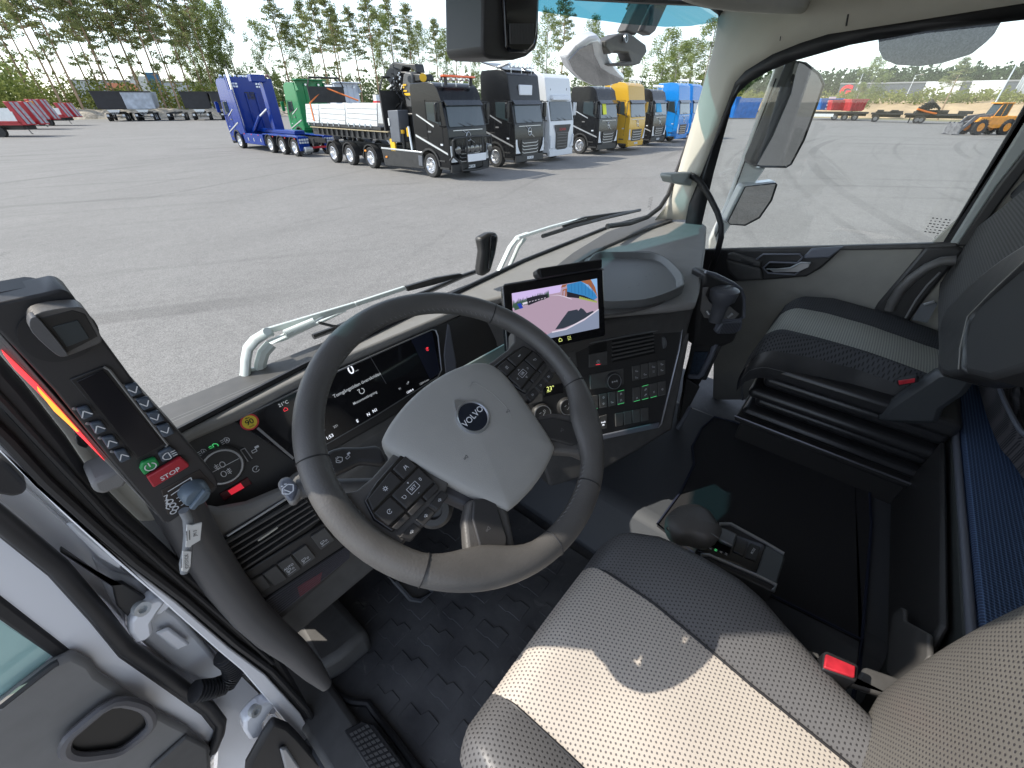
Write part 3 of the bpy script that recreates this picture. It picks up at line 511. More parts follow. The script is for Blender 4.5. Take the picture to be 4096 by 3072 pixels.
part('stabiliser_leg', KB, lambda b: (b.cyl((XS+.15,yc-.3,1.9),(XS+.15,yc-.3,.9),.09,10), b.prism([(XS+.05,yc-.9,.62),(XS+.05,yc+.2,.62),(XS+.05,yc-.1,.95),(XS+.05,yc-.5,.95)], (.25,0,0))), bevel=.02)
part('stabiliser_band', YEL, lambda b: (b.cyl((XS+.15,yc-.3,1.85),(XS+.15,yc-.3,1.7),.1,10), b.box(XS,XS+.08,yc+.25,yc+.6,.95,1.45), b.cyl((XS+.1,yc-.8,1.95),(XS+.1,yc-.8,1.6),.08,8)))
part('silver_pipe', CHR, lambda b: b.cyl((XS+.1,yc-.85,2.0),(XS+.05,yc-1.0,.9),.05,8))
part('beacon_bar', M('orange beacon', (.9,.12,.02), .2, coat=.5), lambda b: b.box(CX_-.95,CX_+.95,YF_+.35,YF_+.55,3.78,3.86), bevel=.03); part('beacon_foot', CHAS, lambda b: [b.cyl((CX_+s,YF_+.45,3.5),(CX_+s,YF_+.45,3.8),.07,8) for s in (-.75,.75)])
def bull(b):
    y = YF_-.35
    for s in (-1,1): b.tube([(CX_+s*.5,y+.3,.35),(CX_+s*.5,y,.5),(CX_+s*.5,y,1.68)], .05, 8); b.tube([(CX_+s*1.25,y+.35,.8),(CX_+s*1.22,y+.12,1.0),(CX_+s*1.22,y+.12,1.55),(CX_+s*1.15,y+.05,1.65),(CX_,y-.02,1.68)], .045, 8); b.tube([(CX_+s*1.2,y+.12,.95),(CX_+s*.9,y,.7),(CX_+s*.85,y,.4),(CX_,y,.36)], .045, 8)
    for k in range(14): b.tube([(CX_-1.1+k*.16,y+.04,1.05),(CX_-1.0+k*.16,y+.04,1.62)], .012, 4); b.tube([(CX_-1.0+k*.16,y+.04,1.05),(CX_-1.1+k*.16,y+.04,1.62)], .012, 4)
part('bull_bar', BLKPL, bull); part('spot_lamp', M('dark lamp', .06, .15, coat=1), lambda b: [b.lathe((CX_+s,YF_-.28,1.2),(0,-1,0),[(0,.02),(0,.14),(.06,.15),(.07,.12),(.07,.001)],14) for s in (-1.0,-.45,-.15,.15,.45,1.0)])
part('light_panel', WHT, lambda b: b.box(CX_-.55,CX_+.6,YF_-.47,YF_-.4,.72,1.02), bevel=.02); t['label'] = t['label']
# other trucks of the row
a = tractor(18.8, 15.3, BLK, 4.22, 'very tall black truck with a white sign box above its windscreen, beside the crane truck')
b = MB(); b.box(-.5,.5,-.42,-.3,3.2,3.62); b.build('sign_box', WHT, a, bevel=.03); b = MB(); b.prism([(-1.15,-.7,4.15),(1.15,-.7,4.15),(1.1,-2.3,4.5),(-1.1,-2.3,4.5)], (0,0,.05)); b.build('roof_deflector', paint(BLK), a, bevel=.04)
b = MB(); [b.tube([(s*.9,-1.4,4.3),(s*.95,-.6,4.45)], .06, 8, cap=True) for s in (-1,1)]; b.build('air_horn', CHR, a)
tractor(22.2, 15.6, (.72,.74,.76), 4.2, 'white truck with a black grille and red lettering, between two black trucks', style='scania', plate=None, lights=False)
a = tractor(27.3, 15.4, BLK, 3.72, 'black truck with a yellow vest hanging behind its windscreen', plate=None)
b = MB(); b.prism([(.85,-.03,2.25),(.4,-.03,2.25),(.38,-.2,2.85),(.8,-.2,2.85)], (0,.012,0)); b.build('safety_vest', M('hi-vis yellow', (.75,.8,.05), .7), a)
a = tractor(30.7, 15.0, (.62,.36,.03), 3.98, 'golden yellow truck between two black trucks', plate='ABH 61F')
a = tractor(35.4, 15.4, BLK, 3.7, 'black truck between the yellow truck and the bright blue one')
b = MB(); b.prism([(.9,-.03,2.25),(-.1,-.03,2.25),(-.0,-.2,2.8),(.85,-.2,2.8)], (0,.012,0)); b.build('seat_cover', M('cyan cloth', (.05,.4,.7), .7), a)
tractor(39.6, 15.1, (.01,.22,.62), 4.15, 'bright blue truck with a row of roof lamps near the end of the row', plate=None)
tractor(44.0, 15.6, (.01,.16,.5), 4.2, 'blue truck farthest along the row, half hidden by the pillar', plate=None)
# blue hooklift truck, seen from behind
BLU = (0,.03,.24); PB = paint(BLU)
t = thing('hooklift_truck', 'blue hooklift truck with chrome exhaust stacks, seen from behind', 'truck', (14.3,39.7,0), local=True); cabin(t, BLU, 4.25, plate=None); chassis(t, 11.0, (-6.4,-8.1,-9.8))
def pt(nm, m, f, **k): b = MB(); f(b); return b.build(nm, m, t, **k)
pt('rear_wall', PB, lambda b: (b.box(-1.2,1.2,-2.55,-2.3,.95,4.3), b.box(-1.22,-1.16,-2.9,-2.3,.95,3.6), b.box(.35,.5,-2.64,-2.5,1,3.4), b.box(-.3,-.2,-2.64,-2.5,1,3.4)), bevel=.03)
pt('vent_grille', CHAS, lambda b: [b.box(-.3+.35*i,-.02+.35*i,-2.6,-2.54,3.05+.09*k,3.1+.09*k) for i in (0,1) for k in range(5)])
pt('work_lamp', LAMP, lambda b: [b.box(s*.85+i*.17-.07,s*.85+i*.17+.07,-2.6,-2.54,3.72+.16*k,3.83+.16*k) for s in (-1,1) for i in (-1,0,1) for k in (0,1)], bevel=.02)
for s in (-1,1): pt('exhaust_stack', M('exhaust chrome', (.8,.82,.85), .12, 1), lambda b: b.tube([(s*1.1,-2.5,1.0),(s*1.13,-2.75,1.15),(s*1.13,-2.78,1.5),(s*1.13,-2.78,4.7)], .085, 12))
pt('roof_light_bar', LAMP, lambda b: [b.lathe((x,-2.35,4.36),(0,0,1),[(-.05,.03),(0,.09),(.06,.08),(.07,.001)],8) for x in (-.9,-.5,-.1,.3,.7)])
pt('side_locker', PB, lambda b: (b.box(-1.22,-.85,-5.6,-2.4,.4,1.05), b.box(.85,1.22,-5.6,-2.4,.4,1.05), b.box(-1.2,-.6,-10.5,-5.6,1.05,1.14), b.box(.6,1.2,-10.5,-5.6,1.05,1.14)), bevel=.03)
pt('locker_latch', CHR, lambda b: [b.box(-1.24,-1.22,y-.05,y+.05,.6,.8) for y in (-3.2,-4.1,-5.2)]); pt('marker_lamp', REDP, lambda b: [b.box(-1.235,-1.22,y-.05,y+.05,.98,1.04) for y in (-2.7,-3.9,-5.0,-7.2,-8.9,-10.2)])
pt('hook_arm', PB, lambda b: (b.box(-.35,.35,-8.6,-2.7,1.1,1.35), b.box(-.32,.32,-5.9,-5.3,1.3,4.15), b.box(-1.0,-.1,-6.0,-5.5,3.95,4.35)), bevel=.05)
pt('hook', M('worn steel', (.3,.2,.18), .5, .6), lambda b: b.tube([(-.1,-5.75,4.2),(.2,-5.75,4.35),(.3,-5.75,4.15),(.2,-5.75,4.0)], .07, 8))
pt('hydraulic_ram', PB, lambda b: [b.cyl((x,-3.2,1.15),(x,-5.0,2.1),.13,12) for x in (-.7,.6)]); pt('ram_rod', RIM, lambda b: [b.cyl((x,-5.0,2.1),(x*.6,-5.7,2.5),.07,10) for x in (-.7,.6)])
pt('rear_lamp_board', PB, lambda b: (b.box(-1.2,-.5,-10.55,-10.45,.35,1.1), b.box(.5,1.2,-10.55,-10.45,.35,1.1)), bevel=.02)
pt('rear_lamp', LAMP, lambda b: [b.box(s*.85+(i-1.5)*.16-.06,s*.85+(i-1.5)*.16+.06,-10.58,-10.54,.75+k*.15,.86+k*.15) for s in (-1,1) for i in range(4) for k in (0,1)]); pt('steel_tank', M('brushed steel', (.6,.62,.62), .35, .7), lambda b: b.cyl((-1.0,-10.7,.42),(-.5,-10.7,.42),.16,12), bevel=.02)
pt('tow_bar', M('red steel', (.5,.02,.03), .5), lambda b: b.box(-.5,.9,-10.6,-10.5,.45,.55)); pt('mud_flap_lettering', WHT, lambda b: b.text('VOLVO', (-.85,-10.6,.22), (1,0,0), (0,0,1), .1, .012), smooth=False); pt('mud_flap', CHAS, lambda b: (b.box(-1.2,-.5,-10.58,-10.56,.12,.35), b.box(.5,1.2,-10.58,-10.56,.12,.35)))
# cabs seen from behind
def backcab(px0, X, H, c, label):
    y = onx(px0, 405, X).y; t = thing('parked_truck', label, 'truck', (X+1.21, y+2.4, 0), local=True, group='trucks seen from behind'); cabin(t, c, H, plate=None, lights=False); P = paint(c)
    b = MB(); b.box(-1.21,1.21,-2.42,-2.3,1.1,H+.15); b.prism([(-1.21,-2.9,H-.5),(-1.21,-2.3,H+.2),(-1.21,-2.3,H-.6)], (.05,0,0)); b.prism([(1.16,-2.9,H-.5),(1.16,-2.3,H+.2),(1.16,-2.3,H-.6)], (.05,0,0)); b.build('rear_wall', P, t, bevel=.03)
    b = MB(); b.box(-1.25,1.25,-2.95,-2.3,H+.12,H+.2); b.build('roof_spoiler', P, t, bevel=.02)
    b = MB(); [b.box(x-.02,x+.02,-2.46,-2.42,1.2,H) for x in (-.5,.1,.7)]; [b.box(-.9,.9,-2.45,-2.42,z,z+.03) for z in (2.2,2.8)]; b.build('rib', P, t)
    b = MB(); [b.lathe((x,-2.55,H-.15),(0,-1,0),[(-.1,.03),(0,.09),(.05,.08),(.05,.001)],8) for x in (-.4,.7)]; b.build('work_lamp', LAMP, t); chassis(t, 7, (-4.8,-6.2)); return t
backcab(1193, 18.3, 4.15, (.004,.22,.075), 'green truck cab seen from behind, left of the white drop sides'); backcab(1345, 22.7, 4.1, (.6,.64,.72), 'white truck cab seen from behind, left of the loading crane')
b = MB(); g0 = ground(1518, 36); 
t = thing('site_pillar', 'narrow red and white post standing behind the crane truck headboard', 'post', g0); b.box(g0.x-.25,g0.x+.25,g0.y-.2,g0.y+.2,0,3.3); b.build('post_body', WHT, t, bevel=.03); b = MB(); b.box(g0.x-.27,g0.x+.27,g0.y-.22,g0.y+.22,2.6,2.95); b.build('red_band', REDP, t)
# ---------------------------------------------------------------- tipper trailers far left
def tipper(px, D, c, label, body=True):
    g0 = ground(px, D); t = thing('tipper_trailer', label, 'trailer', g0, local=True, group='tipper trailers parked at the edge of the lot', rz=-YAW+.5); t.scale = (1.12,1.12,1.18)
    if body:
        b = MB(); hw = 1.9; b.prism([(-hw,-1.2,3.55),(-hw+.25,-1.2,1.8),(-hw+.6,-1.2,1.45),(hw-.6,-1.2,1.45),(hw-.25,-1.2,1.8),(hw,-1.2,3.55),(hw-.08,-1.2,3.55),(hw-.33,-1.2,1.85),(hw-.65,-1.2,1.55),(-hw+.65,-1.2,1.55),(-hw+.33,-1.2,1.85),(-hw+.08,-1.2,3.55)], (0,6,0)); b.box(-hw+.1,hw-.1,-1.25,-1.15,1.5,3.6); b.box(-hw-.02,hw+.02,-1.3,4.8,3.5,3.62) if False else None; b.build('tipper_body', M('tipper paint %.2f' % c[0], c, .5, noise=(1.5,.25)), t, bevel=.04)
        b = MB(); b.box(-hw-.05,hw+.05,-1.32,-1.2,3.45,3.6); b.build('rim_rail', CHAS, t)
        b = MB(); b.prism([(-.8,-1.4,1.4),(.8,-1.4,1.4),(.3,-1.4,.8),(-.3,-1.4,.8)], (0,.2,0)); b.build('underframe', BOARD, t)
    b = MB(); b.box(-.5,.5,-1.4,4.5,.85,1.1); b.box(-1.2,1.2,-1.45,-1.35,.5,.6); b.cyl((0,-1.4,.9),(0,-3.2,.5),.07,6); b.build('chassis_frame', CHAS, t)
    b = MB()
    for s in (-1,1): b.box(s*.95-.15,s*.95+.15,-1.46,-1.4,.6,.85)
    b.build('rear_lamp', LAMP, t)
    for y in (-.4,1.0,3.6):
        for s in (-1,1): wheel(t, s*1.25, y, s, name='wheel')
    return t
tipper(462, 108, (.02,.02,.024), 'black tipper trailer at the left end of the tipper row'); tipper(575, 107, (.42,.46,.52), 'silver grey tipper trailer second from the left'); tipper(700, 106, CHAS, 'bare tipper chassis with no body between the tippers', False)
a = tipper(800, 105, (.02,.02,.02), 'dark tipper trailer right of the bare chassis'); tipper(912, 104, (.025,.025,.03), 'black tipper trailer just left of the blue hooklift truck')
# ---------------------------------------------------------------- red trailers far left
RED = M('trailer red', (.42,.02,.03), .5, noise=(2,.15)); RG = M('ramp tread grey', (.35,.34,.36), .7, noise=(5,.3))
def redtrailer(px, D, hr, label, yel=False, panel=True):
    g0 = ground(px, D); t = thing('red_trailer', label, 'trailer', g0, local=True, rz=-YAW, group='red low-loader trailers')
    b = MB(); b.box(-13,-.3,-.0,2.5,1.0,1.25); b.build('deck', RED, t)
    if panel: b = MB(); b.box(-13,-.6,-.05,.0,1.3,2.1); b.build('side_panel', BOARD, t); b = MB(); b.box(-13,-.5,-.1,-.04,1.22,1.34); b.build('red_stripe', RED, t)
    for s in (0,1):
        b = MB(); b.prism([(-.5,s*1.4,1.0),(.1,s*1.4,1.0),(-.55,s*1.4,hr),(-1.0,s*1.4,hr)], (0,1.0,0)); rp = b.build('ramp', RED, t, bevel=.04)
        b = MB(); [b.prism([(.0+.12-.03,s*1.4+y,1.1),(.0+.12,s*1.4+y,1.1),(-.52,s*1.4+y,hr-.05),(-.56,s*1.4+y,hr-.05)], (0,.3,0)) for y in (.1,.6)]; b.build('tread', RG, rp)
    if yel: b = MB(); b.box(-1.3,-.9,-.2,.3,2.2,2.8); b.box(-.7,-.3,-.2,.3,2.3,2.9); b.build('yellow_box', YEL, t, bevel=.05)
    b = MB(); b.box(-12,-1,.6,1.9,.6,1.0); b.build('chassis_frame', CHAS, t)
    for y in (-3.0,-4.4): 
        for s in (0,1):
            b = MB(); b.cyl((y,.1+s*2.2,.45),(y,.4+s*1.9,.45),.45,20); b.build('wheel', RUB, t, bevel=.03)
    b = MB(); b.tube([(-.3,.2,.9),(-.1,.2,.3),(.0,.2,.3)], .04, 5); b.build('stand', CHAS, t)
redtrailer(70, 66, 2.9, 'red trailer nearest the left edge with raised striped ramps'); redtrailer(150, 82, 3.1, 'red trailer with yellow boxes and raised ramps', True, False); redtrailer(255, 92, 2.7, 'red trailer farthest right of the three, white side panel')
# ---------------------------------------------------------------- right side: skips, flatbeds, wheel loader
def skip(px, D, wd, h, c, label, cat='skip', z=0.0, extra=None):
    g0 = ground(px, D, z); t = thing('steel_skip', label, cat, g0, local=True, rz=-YAW); b = MB(); m = M('skip paint %.2f%.2f%.2f' % c, c, .55, noise=(1.5,.2))
    b.prism([(-wd/2,0,h),(wd/2,0,h),(wd/2-.35,0,.15),(-wd/2+.35,0,.15)], (0,2.3,0)); b.build('tub', m, t, bevel=.04); b = MB(); [b.box(x-.06,x+.06,-.1,.02,.3,h) for x in [wd*(k/5-.4) for k in range(5)]]; b.box(-wd/2-.05,wd/2+.05,-.12,.0,h-.15,h+.02); b.build('rib', m, t)
    if extra: b = MB(); [b.box(-wd*.2+.0,wd*.1,-.14,-.1,.2+k*.55,.5+k*.55) for k in range(4)]; b.build('white_mark', WHT, t)
    return t
SB = (.02,.16,.5); skip(2900, 104, 5.0, 3.5, SB, 'blue steel container left of the big mirror arm', 'container'); skip(2985, 104, 5.0, 3.3, SB, 'blue steel container behind the big mirror arm', 'container')
skip(3315, 108, 4.2, 1.9, SB, 'blue skip with white squares standing on a flatbed', z=1.35, extra=True); skip(3378, 108, 5.6, 1.7, (.55,.05,.06), 'long red skip standing on a flatbed', z=1.3); skip(3425, 107, 3.0, 1.9, (.5,.04,.05), 'short red skip at the right end of the red pair', z=1.25)
def flatbed(px0, px1, D, label, wheels, junk=0, board=False):
    a0 = ground(px0, D); a1 = ground(px1, D); L = (a1-a0).length; u_ = (a1-a0).normalized(); t = thing('flatbed_trailer', label, 'trailer', a0, local=True, rz=atan2(u_.y, u_.x), group='flatbed trailers along the sand bank')
    b = MB(); b.box(0,L,0,2.5,1.05,1.3); b.box(.2,L-.2,.8,1.7,.7,1.05); b.build('deck', CHAS, t)
    for k in wheels: 
        for s in (0,1): 
            b = MB(); b.cyl((L*k,-.02+s*2.2,.5),(L*k,.32+s*2.2,.5),.5,20); ty = b.build('wheel', RUB, t, bevel=.03); b = MB(); b.cyl((L*k,-.04,.5),(L*k,.0,.5),.26,14); b.build('rim', M('dusty rim', .35, .5, .5), ty)
    if board: b = MB(); b.box(L*.35,L*.6,-.06,.0,.55,1.0); b.build('side_guard', BOARD, t)
    r = random.Random(px0)
    if junk: 
        b = MB()
        for _ in range(junk): x = r.uniform(.1,.9)*L; b.box(x,x+r.uniform(.4,2),.2,2.2,1.3,1.3+r.uniform(.1,.5))
        b.build('stacked_beams', CHAS, t)
    b = MB(); b.cyl((L*.12,.3,1.0),(L*.12,.3,.05),.07,6); b.cyl((L*.12,2.2,1.0),(L*.12,2.2,.05),.07,6); b.build('landing_leg', CHAS, t); return t
flatbed(3150, 3480, 104, 'dark flatbed under the skips with three wheels in a row', (.82,.88,.94) if False else (.62,.74,.86), 0, True); flatbed(3490, 3620, 100, 'short flatbed with orange frame parts', (.2,), 5); flatbed(3625, 3880, 98, 'dark flatbed stacked with steel beams near the wheel loader', (.25,.32), 12); flatbed(3030, 3145, 107, 'dark flatbed partly hidden behind the big mirror', (.7,.82), 6)
g0 = ground(3720, 97); t = thing('grapple', 'black steel grapple lying on the flatbed by the orange frame', 'grapple', g0, local=True, rz=-YAW); b = MB()
for k in range(9): b.tube([(-1.6+k*.35,.5,1.3+.1*k),(-1.4+k*.35,.4,2.1+.25*(4-abs(k-4))),(-1.0+k*.35,.5,1.9+.2*(4-abs(k-4)))], .16, 6)
b.build('claw', CHAS, t); b = MB(); b.tube([(-1.8,.2,1.9),(-.2,.2,1.55),(1.4,.2,1.3)], .12, 6); b.build('orange_beam', M('orange steel', (.8,.2,.03), .5), t)
# wheel loader
g0 = ground(3962, 69); t = thing('wheel_loader', 'orange-yellow wheel loader with forks lowered, at the right edge', 'wheel loader', g0, local=True, rz=-YAW); t.scale = (.82,.82,.86)
LY = M('loader yellow', (.78,.30,.03), .45, noise=(2,.2)); LG = M('loader steel grey', (.16,.16,.17), .6, noise=(4,.4))
for x, s in ((0,0),(3.3,0),(0,1),(3.3,1)):
    b = MB(); y = s*1.9; b.lathe((x,y,.82),(0,-1,0),[(-.55,.45),(-.55,.75),(-.45,.82),(-.05,.82),(.03,.76),(.03,.46),(-.05,.42)],26)
    [b.box(x+.8*cos(a)-.05,x+.8*cos(a)+.05,y-.05,y+.45,.82+.8*sin(a)-.05,.82+.8*sin(a)+.05) for a in [2*pi*k/18 for k in range(18)]]
    ty = b.build('tyre', RUB, t); b = MB(); b.lathe((x,y,.82),(0,-1,0),[(-.1,.46),(.0,.42),(-.05,.3),(.02,.2),(.02,.001)],20); b.build('rim', LY, ty)
b = MB(); b.prism([(.6,.1,1.0),(1.4,.1,.7),(4.6,.1,.8),(4.8,.1,1.9),(2.6,.1,2.0),(2.5,.1,1.9),(.8,.1,1.9)], (0,1.7,0)); b.build('body', LY, t, bevel=.08)
b = MB(); b.prism([(1.1,.3,1.9),(2.7,.3,1.9),(2.7,.3,3.15),(1.5,.3,3.15)], (0,1.3,0)); b.build('cab', TGL, t, bevel=.05); b = MB(); b.box(1.25,2.85,.2,1.7,3.15,3.28); [b.cyl(p0, p1, .05, 6) for p0, p1 in (((1.1,.28,1.9),(1.5,.28,3.15)),((2.7,.28,1.9),(2.7,.28,3.15)),((2.0,.28,1.9),(2.0,.28,3.15)))]; b.build('cab_roof', LY, t, bevel=.03)
b = MB(); [b.prism([(-2.4,y,.35),(-2.0,y,.3),(-.9,y,1.5),(1.0,y,1.8),(1.0,y,2.2),(-1.1,y,1.95)], (0,.18,0)) for y in (.3,1.4)]; b.cyl((-1.5,.9,1.3),(.8,.9,1.9),.1,8); b.build('lift_arm', LG, t, bevel=.03)
b = MB(); b.box(-2.6,-2.4,-.1,2.0,.1,1.2); [b.box(-3.1,-2.5,y,y+.15,.05,.13) for y in (.2,1.5)]; [b.box(-2.62,-2.4,y,y+.1,.1,1.35) for y in (0,.6,1.2,1.8)]; b.build('fork_carriage', LG, t); b = MB(); b.prism([(-.9,.0,1.35),(.9,.0,1.55),(.95,.0,1.75),(.4,0,1.85),(-.5,.0,1.8)], (0,.5,0)); b.build('mudguard', LY, t, bevel=.03)
b = MB(); b.box(1.6,2.0,.5,.9,2.2,2.9); b.build('safety_vest', M('hi-vis yellow', (.6,.8,.1), .7), t)
# ---------------------------------------------------------------- interior materials
DK = M('dark soft plastic', (.088,.086,.084), .55, noise=(40,.12), bump=(900,.25,.0004), coord='Object'); DK2 = M('black panel', (.04,.039,.039), .45, bump=(900,.2,.0003))
MG = M('mid grey soft plastic', (.21,.205,.20), .6, noise=(30,.06), bump=(800,.35,.0005)); TG = M('grey dash top skin', (.25,.245,.235), .62, noise=(25,.06), bump=(700,.45,.0006))
HUBG = M('grey hub skin', (.37,.365,.345), .55, noise=(20,.04), bump=(900,.5,.0005)); BEI = M('beige trim', (.52,.5,.43), .65, noise=(12,.04), bump=(700,.2,.0004)); BGL = M('gloss black', (.012,.012,.014), .12, coat=.4)
LEA = M('black leather', (.10,.096,.092), .45, noise=(25,.1), bump=(420,.55,.0007)); SEAL = M('black rubber seal', (.018,.018,.02), .5, noise=(15,.2)); WPT = M('white body paint', (.82,.83,.87), .22, coat=.6, spec=.6)
SIL = M('satin silver', (.55,.57,.6), .3, .8); DSL = M('thin dark silver', (.35,.36,.38), .35, .7); INK = M('white symbol', (.75,.77,.8), .6); DINK = M('embossed symbol', (.12,.12,.125), .6)
LIT = M('lit white symbol', .6, .5, emit=((.85,.9,1), .55)); LITD = M('lit dim symbol', .4, .5, emit=((.7,.75,.8), .22)); LITG = M('lit green bar', (.05,.4,.12), .5, emit=((.1,.8,.25), .35)); LITR = M('lit red symbol', (.6,.03,.03), .5, emit=((1,.05,.08), .6)); LITY = M('lit yellow digits', (.5,.5,.1), .5, emit=((.85,.95,.3), .6))
FLM = M('rubber floor mat', (.075,.075,.082), .7, noise=(9,.3), c2=(.12,.12,.122), bump=(60,.3,.002))
def scuff(m, c, lo=.60, hi=.72, amt=.55):
    n = m.node_tree; b = n.nodes['Principled BSDF']; tc = n.nodes.new('ShaderNodeTexCoord'); t = n.nodes.new('ShaderNodeTexNoise'); t.inputs['Scale'].default_value = 7; t.inputs['Detail'].default_value = 9; t.inputs['Roughness'].default_value = .7; t.inputs['Distortion'].default_value = 3.5
    n.links.new(tc.outputs['Object'], t.inputs['Vector']); r = n.nodes.new('ShaderNodeMapRange'); r.inputs[1].default_value = lo; r.inputs[2].default_value = hi; r.inputs[4].default_value = amt; n.links.new(t.outputs[0], r.inputs[0])
    x = n.nodes.new('ShaderNodeMix'); x.data_type = 'RGBA'; src = b.inputs['Base Color'].links[0].from_socket; n.links.new(src, x.inputs[6]); x.inputs[7].default_value = (*c, 1); n.links.new(r.outputs[0], x.inputs[0]); n.links.new(x.outputs[2], b.inputs['Base Color'])
scuff(FLM, (.26,.25,.24))
CAR = M('black tunnel carpet', (.02,.02,.023), .95, bump=(900,.6,.001), sheen=.05); TUN = M('tunnel cover plastic', (.075,.08,.09), .6, bump=(700,.2,.0004))
SEATL = dotm('light perforated leather', (.62,.56,.49), (.17,.155,.15), .0070, .21, (0,1), .5, asp=.9); SEATD = dotm('charcoal perforated leather', (.13,.128,.13), (.035,.034,.036), .0070, .21, (0,1), .45, asp=.9)
SEATG = dotm('grey perforated backrest', (.165,.155,.14), (.05,.047,.05), .0068, .22, (0,2), .5, asp=.9); PSL = dotm('light knitted cloth', (.52,.53,.48), (.16,.165,.16), .0075, .26, (0,1), .75); PSD = dotm('dark knitted cloth', (.07,.074,.082), (.02,.02,.022), .0075, .26, (0,1), .75); PBK = dotm('charcoal knitted back', (.085,.083,.082), (.02,.02,.02), .0085, .28, (0,2), .75)
BLUC = dotm('blue woven bunk cloth', (.10,.17,.31), (.025,.045,.10), .0075, .42, (1,0), .8, False); BLKT = dotm('dark ribbed throw', (.075,.07,.075), (.02,.02,.025), .008, .35, (0,1), .9)
def pts3(ax, v, pts): return [on({'x':0,'y':1,'z':2}[ax], px, py, v) for px, py in pts] if isinstance(ax, str) else [ax.at(px, py, v) for px, py in pts]
def slab(nm, m, ax, v, pts, th, parent, bevel=.004, **k):
    P = pts3(ax, v, pts); b = MB()
    vec = (V((th,0,0)) if ax == 'x' else V((0,th if v > 0 else -th,0)) if ax == 'y' else V((0,0,-th))) if isinstance(ax, str) else -ax.n*th
    b.prism(P, vec); return b.build(nm, m, parent, bevel=bevel, **k)
R1 = lambda x0, y0, s: (lambda *p: [(x0+x*s, y0+y*s) for x, y in p])
# ---------------------------------------------------------------- cab shell
cab = thing('truck_cab', 'the cab we sit in: beige pillars, dark floor, white door opening and big windscreen', 'truck cab', (.08,0,1.7))
b = MB(); b.box(-.985,1.3,-1.5,1.0,1.6,1.70); b.build('floor', FLM, cab)
b = MB(); b.box(-.96,1.3,-1.5,.95,3.55,3.65); b.build('roof', BEI, cab)
b = MB(); b.box(-.985,1.3,-1.5,-1.42,1.7,3.56); b.build('rear_wall', M('dark wall cloth', (.06,.058,.055), .9), cab)
b = MB(); b.box(-1.02,-.985,-1.5,-.55,1.7,3.56); b.build('left_rear_wall', M('dark wall cloth', .06), cab)
b = MB(); b.box(-1.0,1.3,.93,1.0,1.0,2.47); b.build('front_wall', DK, cab); b = MB(); b.box(-1.0,1.3,1.0,1.03,1.0,2.44); b.build('front_panel', WPT, cab)
b = MB(); b.box(-.98,1.2,.74,.93,3.36,3.56); b.build('windscreen_header', BEI, cab)
# tunnel and its cover
b = MB(); b.prism([(-.10,.9,1.70),(.72,.9,1.70),(.72,.9,1.885),(.03,.9,1.885)], (0,-1.5,0)); b.build('engine_tunnel', TUN, cab, bevel=.03)
mp = R1(2300,1400,.422)((780,1650),(1000,1350),(1130,1080),(1110,920),(1200,740),(1320,635),(1500,680),(1896,850))+[(3300,1845),(3420,1905),(3478,1965),(3485,2100),(3465,2350),(3440,2650),(3400,2850)]
P = [onz(px,py,1.895) for px,py in mp]+[V((.02,-.37,1.895)), V((-.02,.0,1.895))]
b = MB(); b.prism(P[::1], (0,0,-.012)); a = b.build('tunnel_carpet', CAR, None, bevel=.003); tag(a, 'black carpet mat with a bound edge lying on the engine tunnel', 'floor mat')
b = MB(); b.tube([p+V((0,0,.001)) for p in P], .004, 6, closed=True); b.build('binding', M('navy binding', (.015,.02,.045), .7), a)
# floor mat of the driver: raised brick-like bars and scuffs
fm = thing('rubber_floor_mat', 'dark rubber mat with a raised block pattern in the driver footwell', 'floor mat', (-.5,.3,1.7)); b = MB(); b.prism([(-.93,.85,1.701),(-.12,.85,1.701),(-.12,.0,1.701),(-.80,.0,1.701),(-.86,.40,1.701),(-.90,.44,1.701)], (0,0,.014)); b.build('mat', FLM, fm, bevel=.005)
b = MB(); r = random.Random(4)
for i in range(8):
    for j in range(7):
        x = -.84+i*.095+(j % 2)*.03; y = .02+j*.115; w_ = .045+.018*r.random(); h_ = .07+.025*r.random()
        if x+w_ < -.14: b.prism([(x,y,1.714),(x+w_,y,1.714),(x+w_,y+h_*.45,1.714),(x+w_*.7,y+h_*.55,1.714),(x+w_*.7,y+h_,1.714),(x-w_*.1,y+h_,1.714),(x-w_*.1,y+h_*.6,1.714),(x,y+h_*.5,1.714)], (0,0,.004))
b.build('raised_blocks', FLM, fm, bevel=.0015)
b = MB(); b.tube([onz(px,py,1.735) for px,py in [(1327,2757),(1365,2790),(1409,2808),(1472,2814),(1504,2858),(1590,2965),(1668,3072),(1760,3200)]], .009, 8); b.build('mat_ridge', SEAL, fm)
# pedals base / boxes near driver's feet
b = MB(); b.prism([onz(px,py,1.73) for px,py in R1(1200,2200,.633)((60,280),(180,290),(480,620),(300,780),(170,860),(30,600))], (0,0,.10)); a = b.build('foot_rest', DK, None, bevel=.02); tag(a, 'dark moulded foot rest at the left of the driver footwell', 'foot rest')
pg = Plane((-.5,.62,1.80), (0,-.6,.8)); q = R1(1200,2200,.633)((545,160),(600,200),(700,310),(760,320),(840,260),(700,130)); a = slab('pedal', DK2, pg, 0, q, .02, None, .006); tag(a, 'dark pedal with a rounded raised border under the wheel', 'pedal')
b = MB(); b.tube([pg.at(px,py,.006) for px,py in q], .007, 6, closed=True); b.build('border', TUN, a)
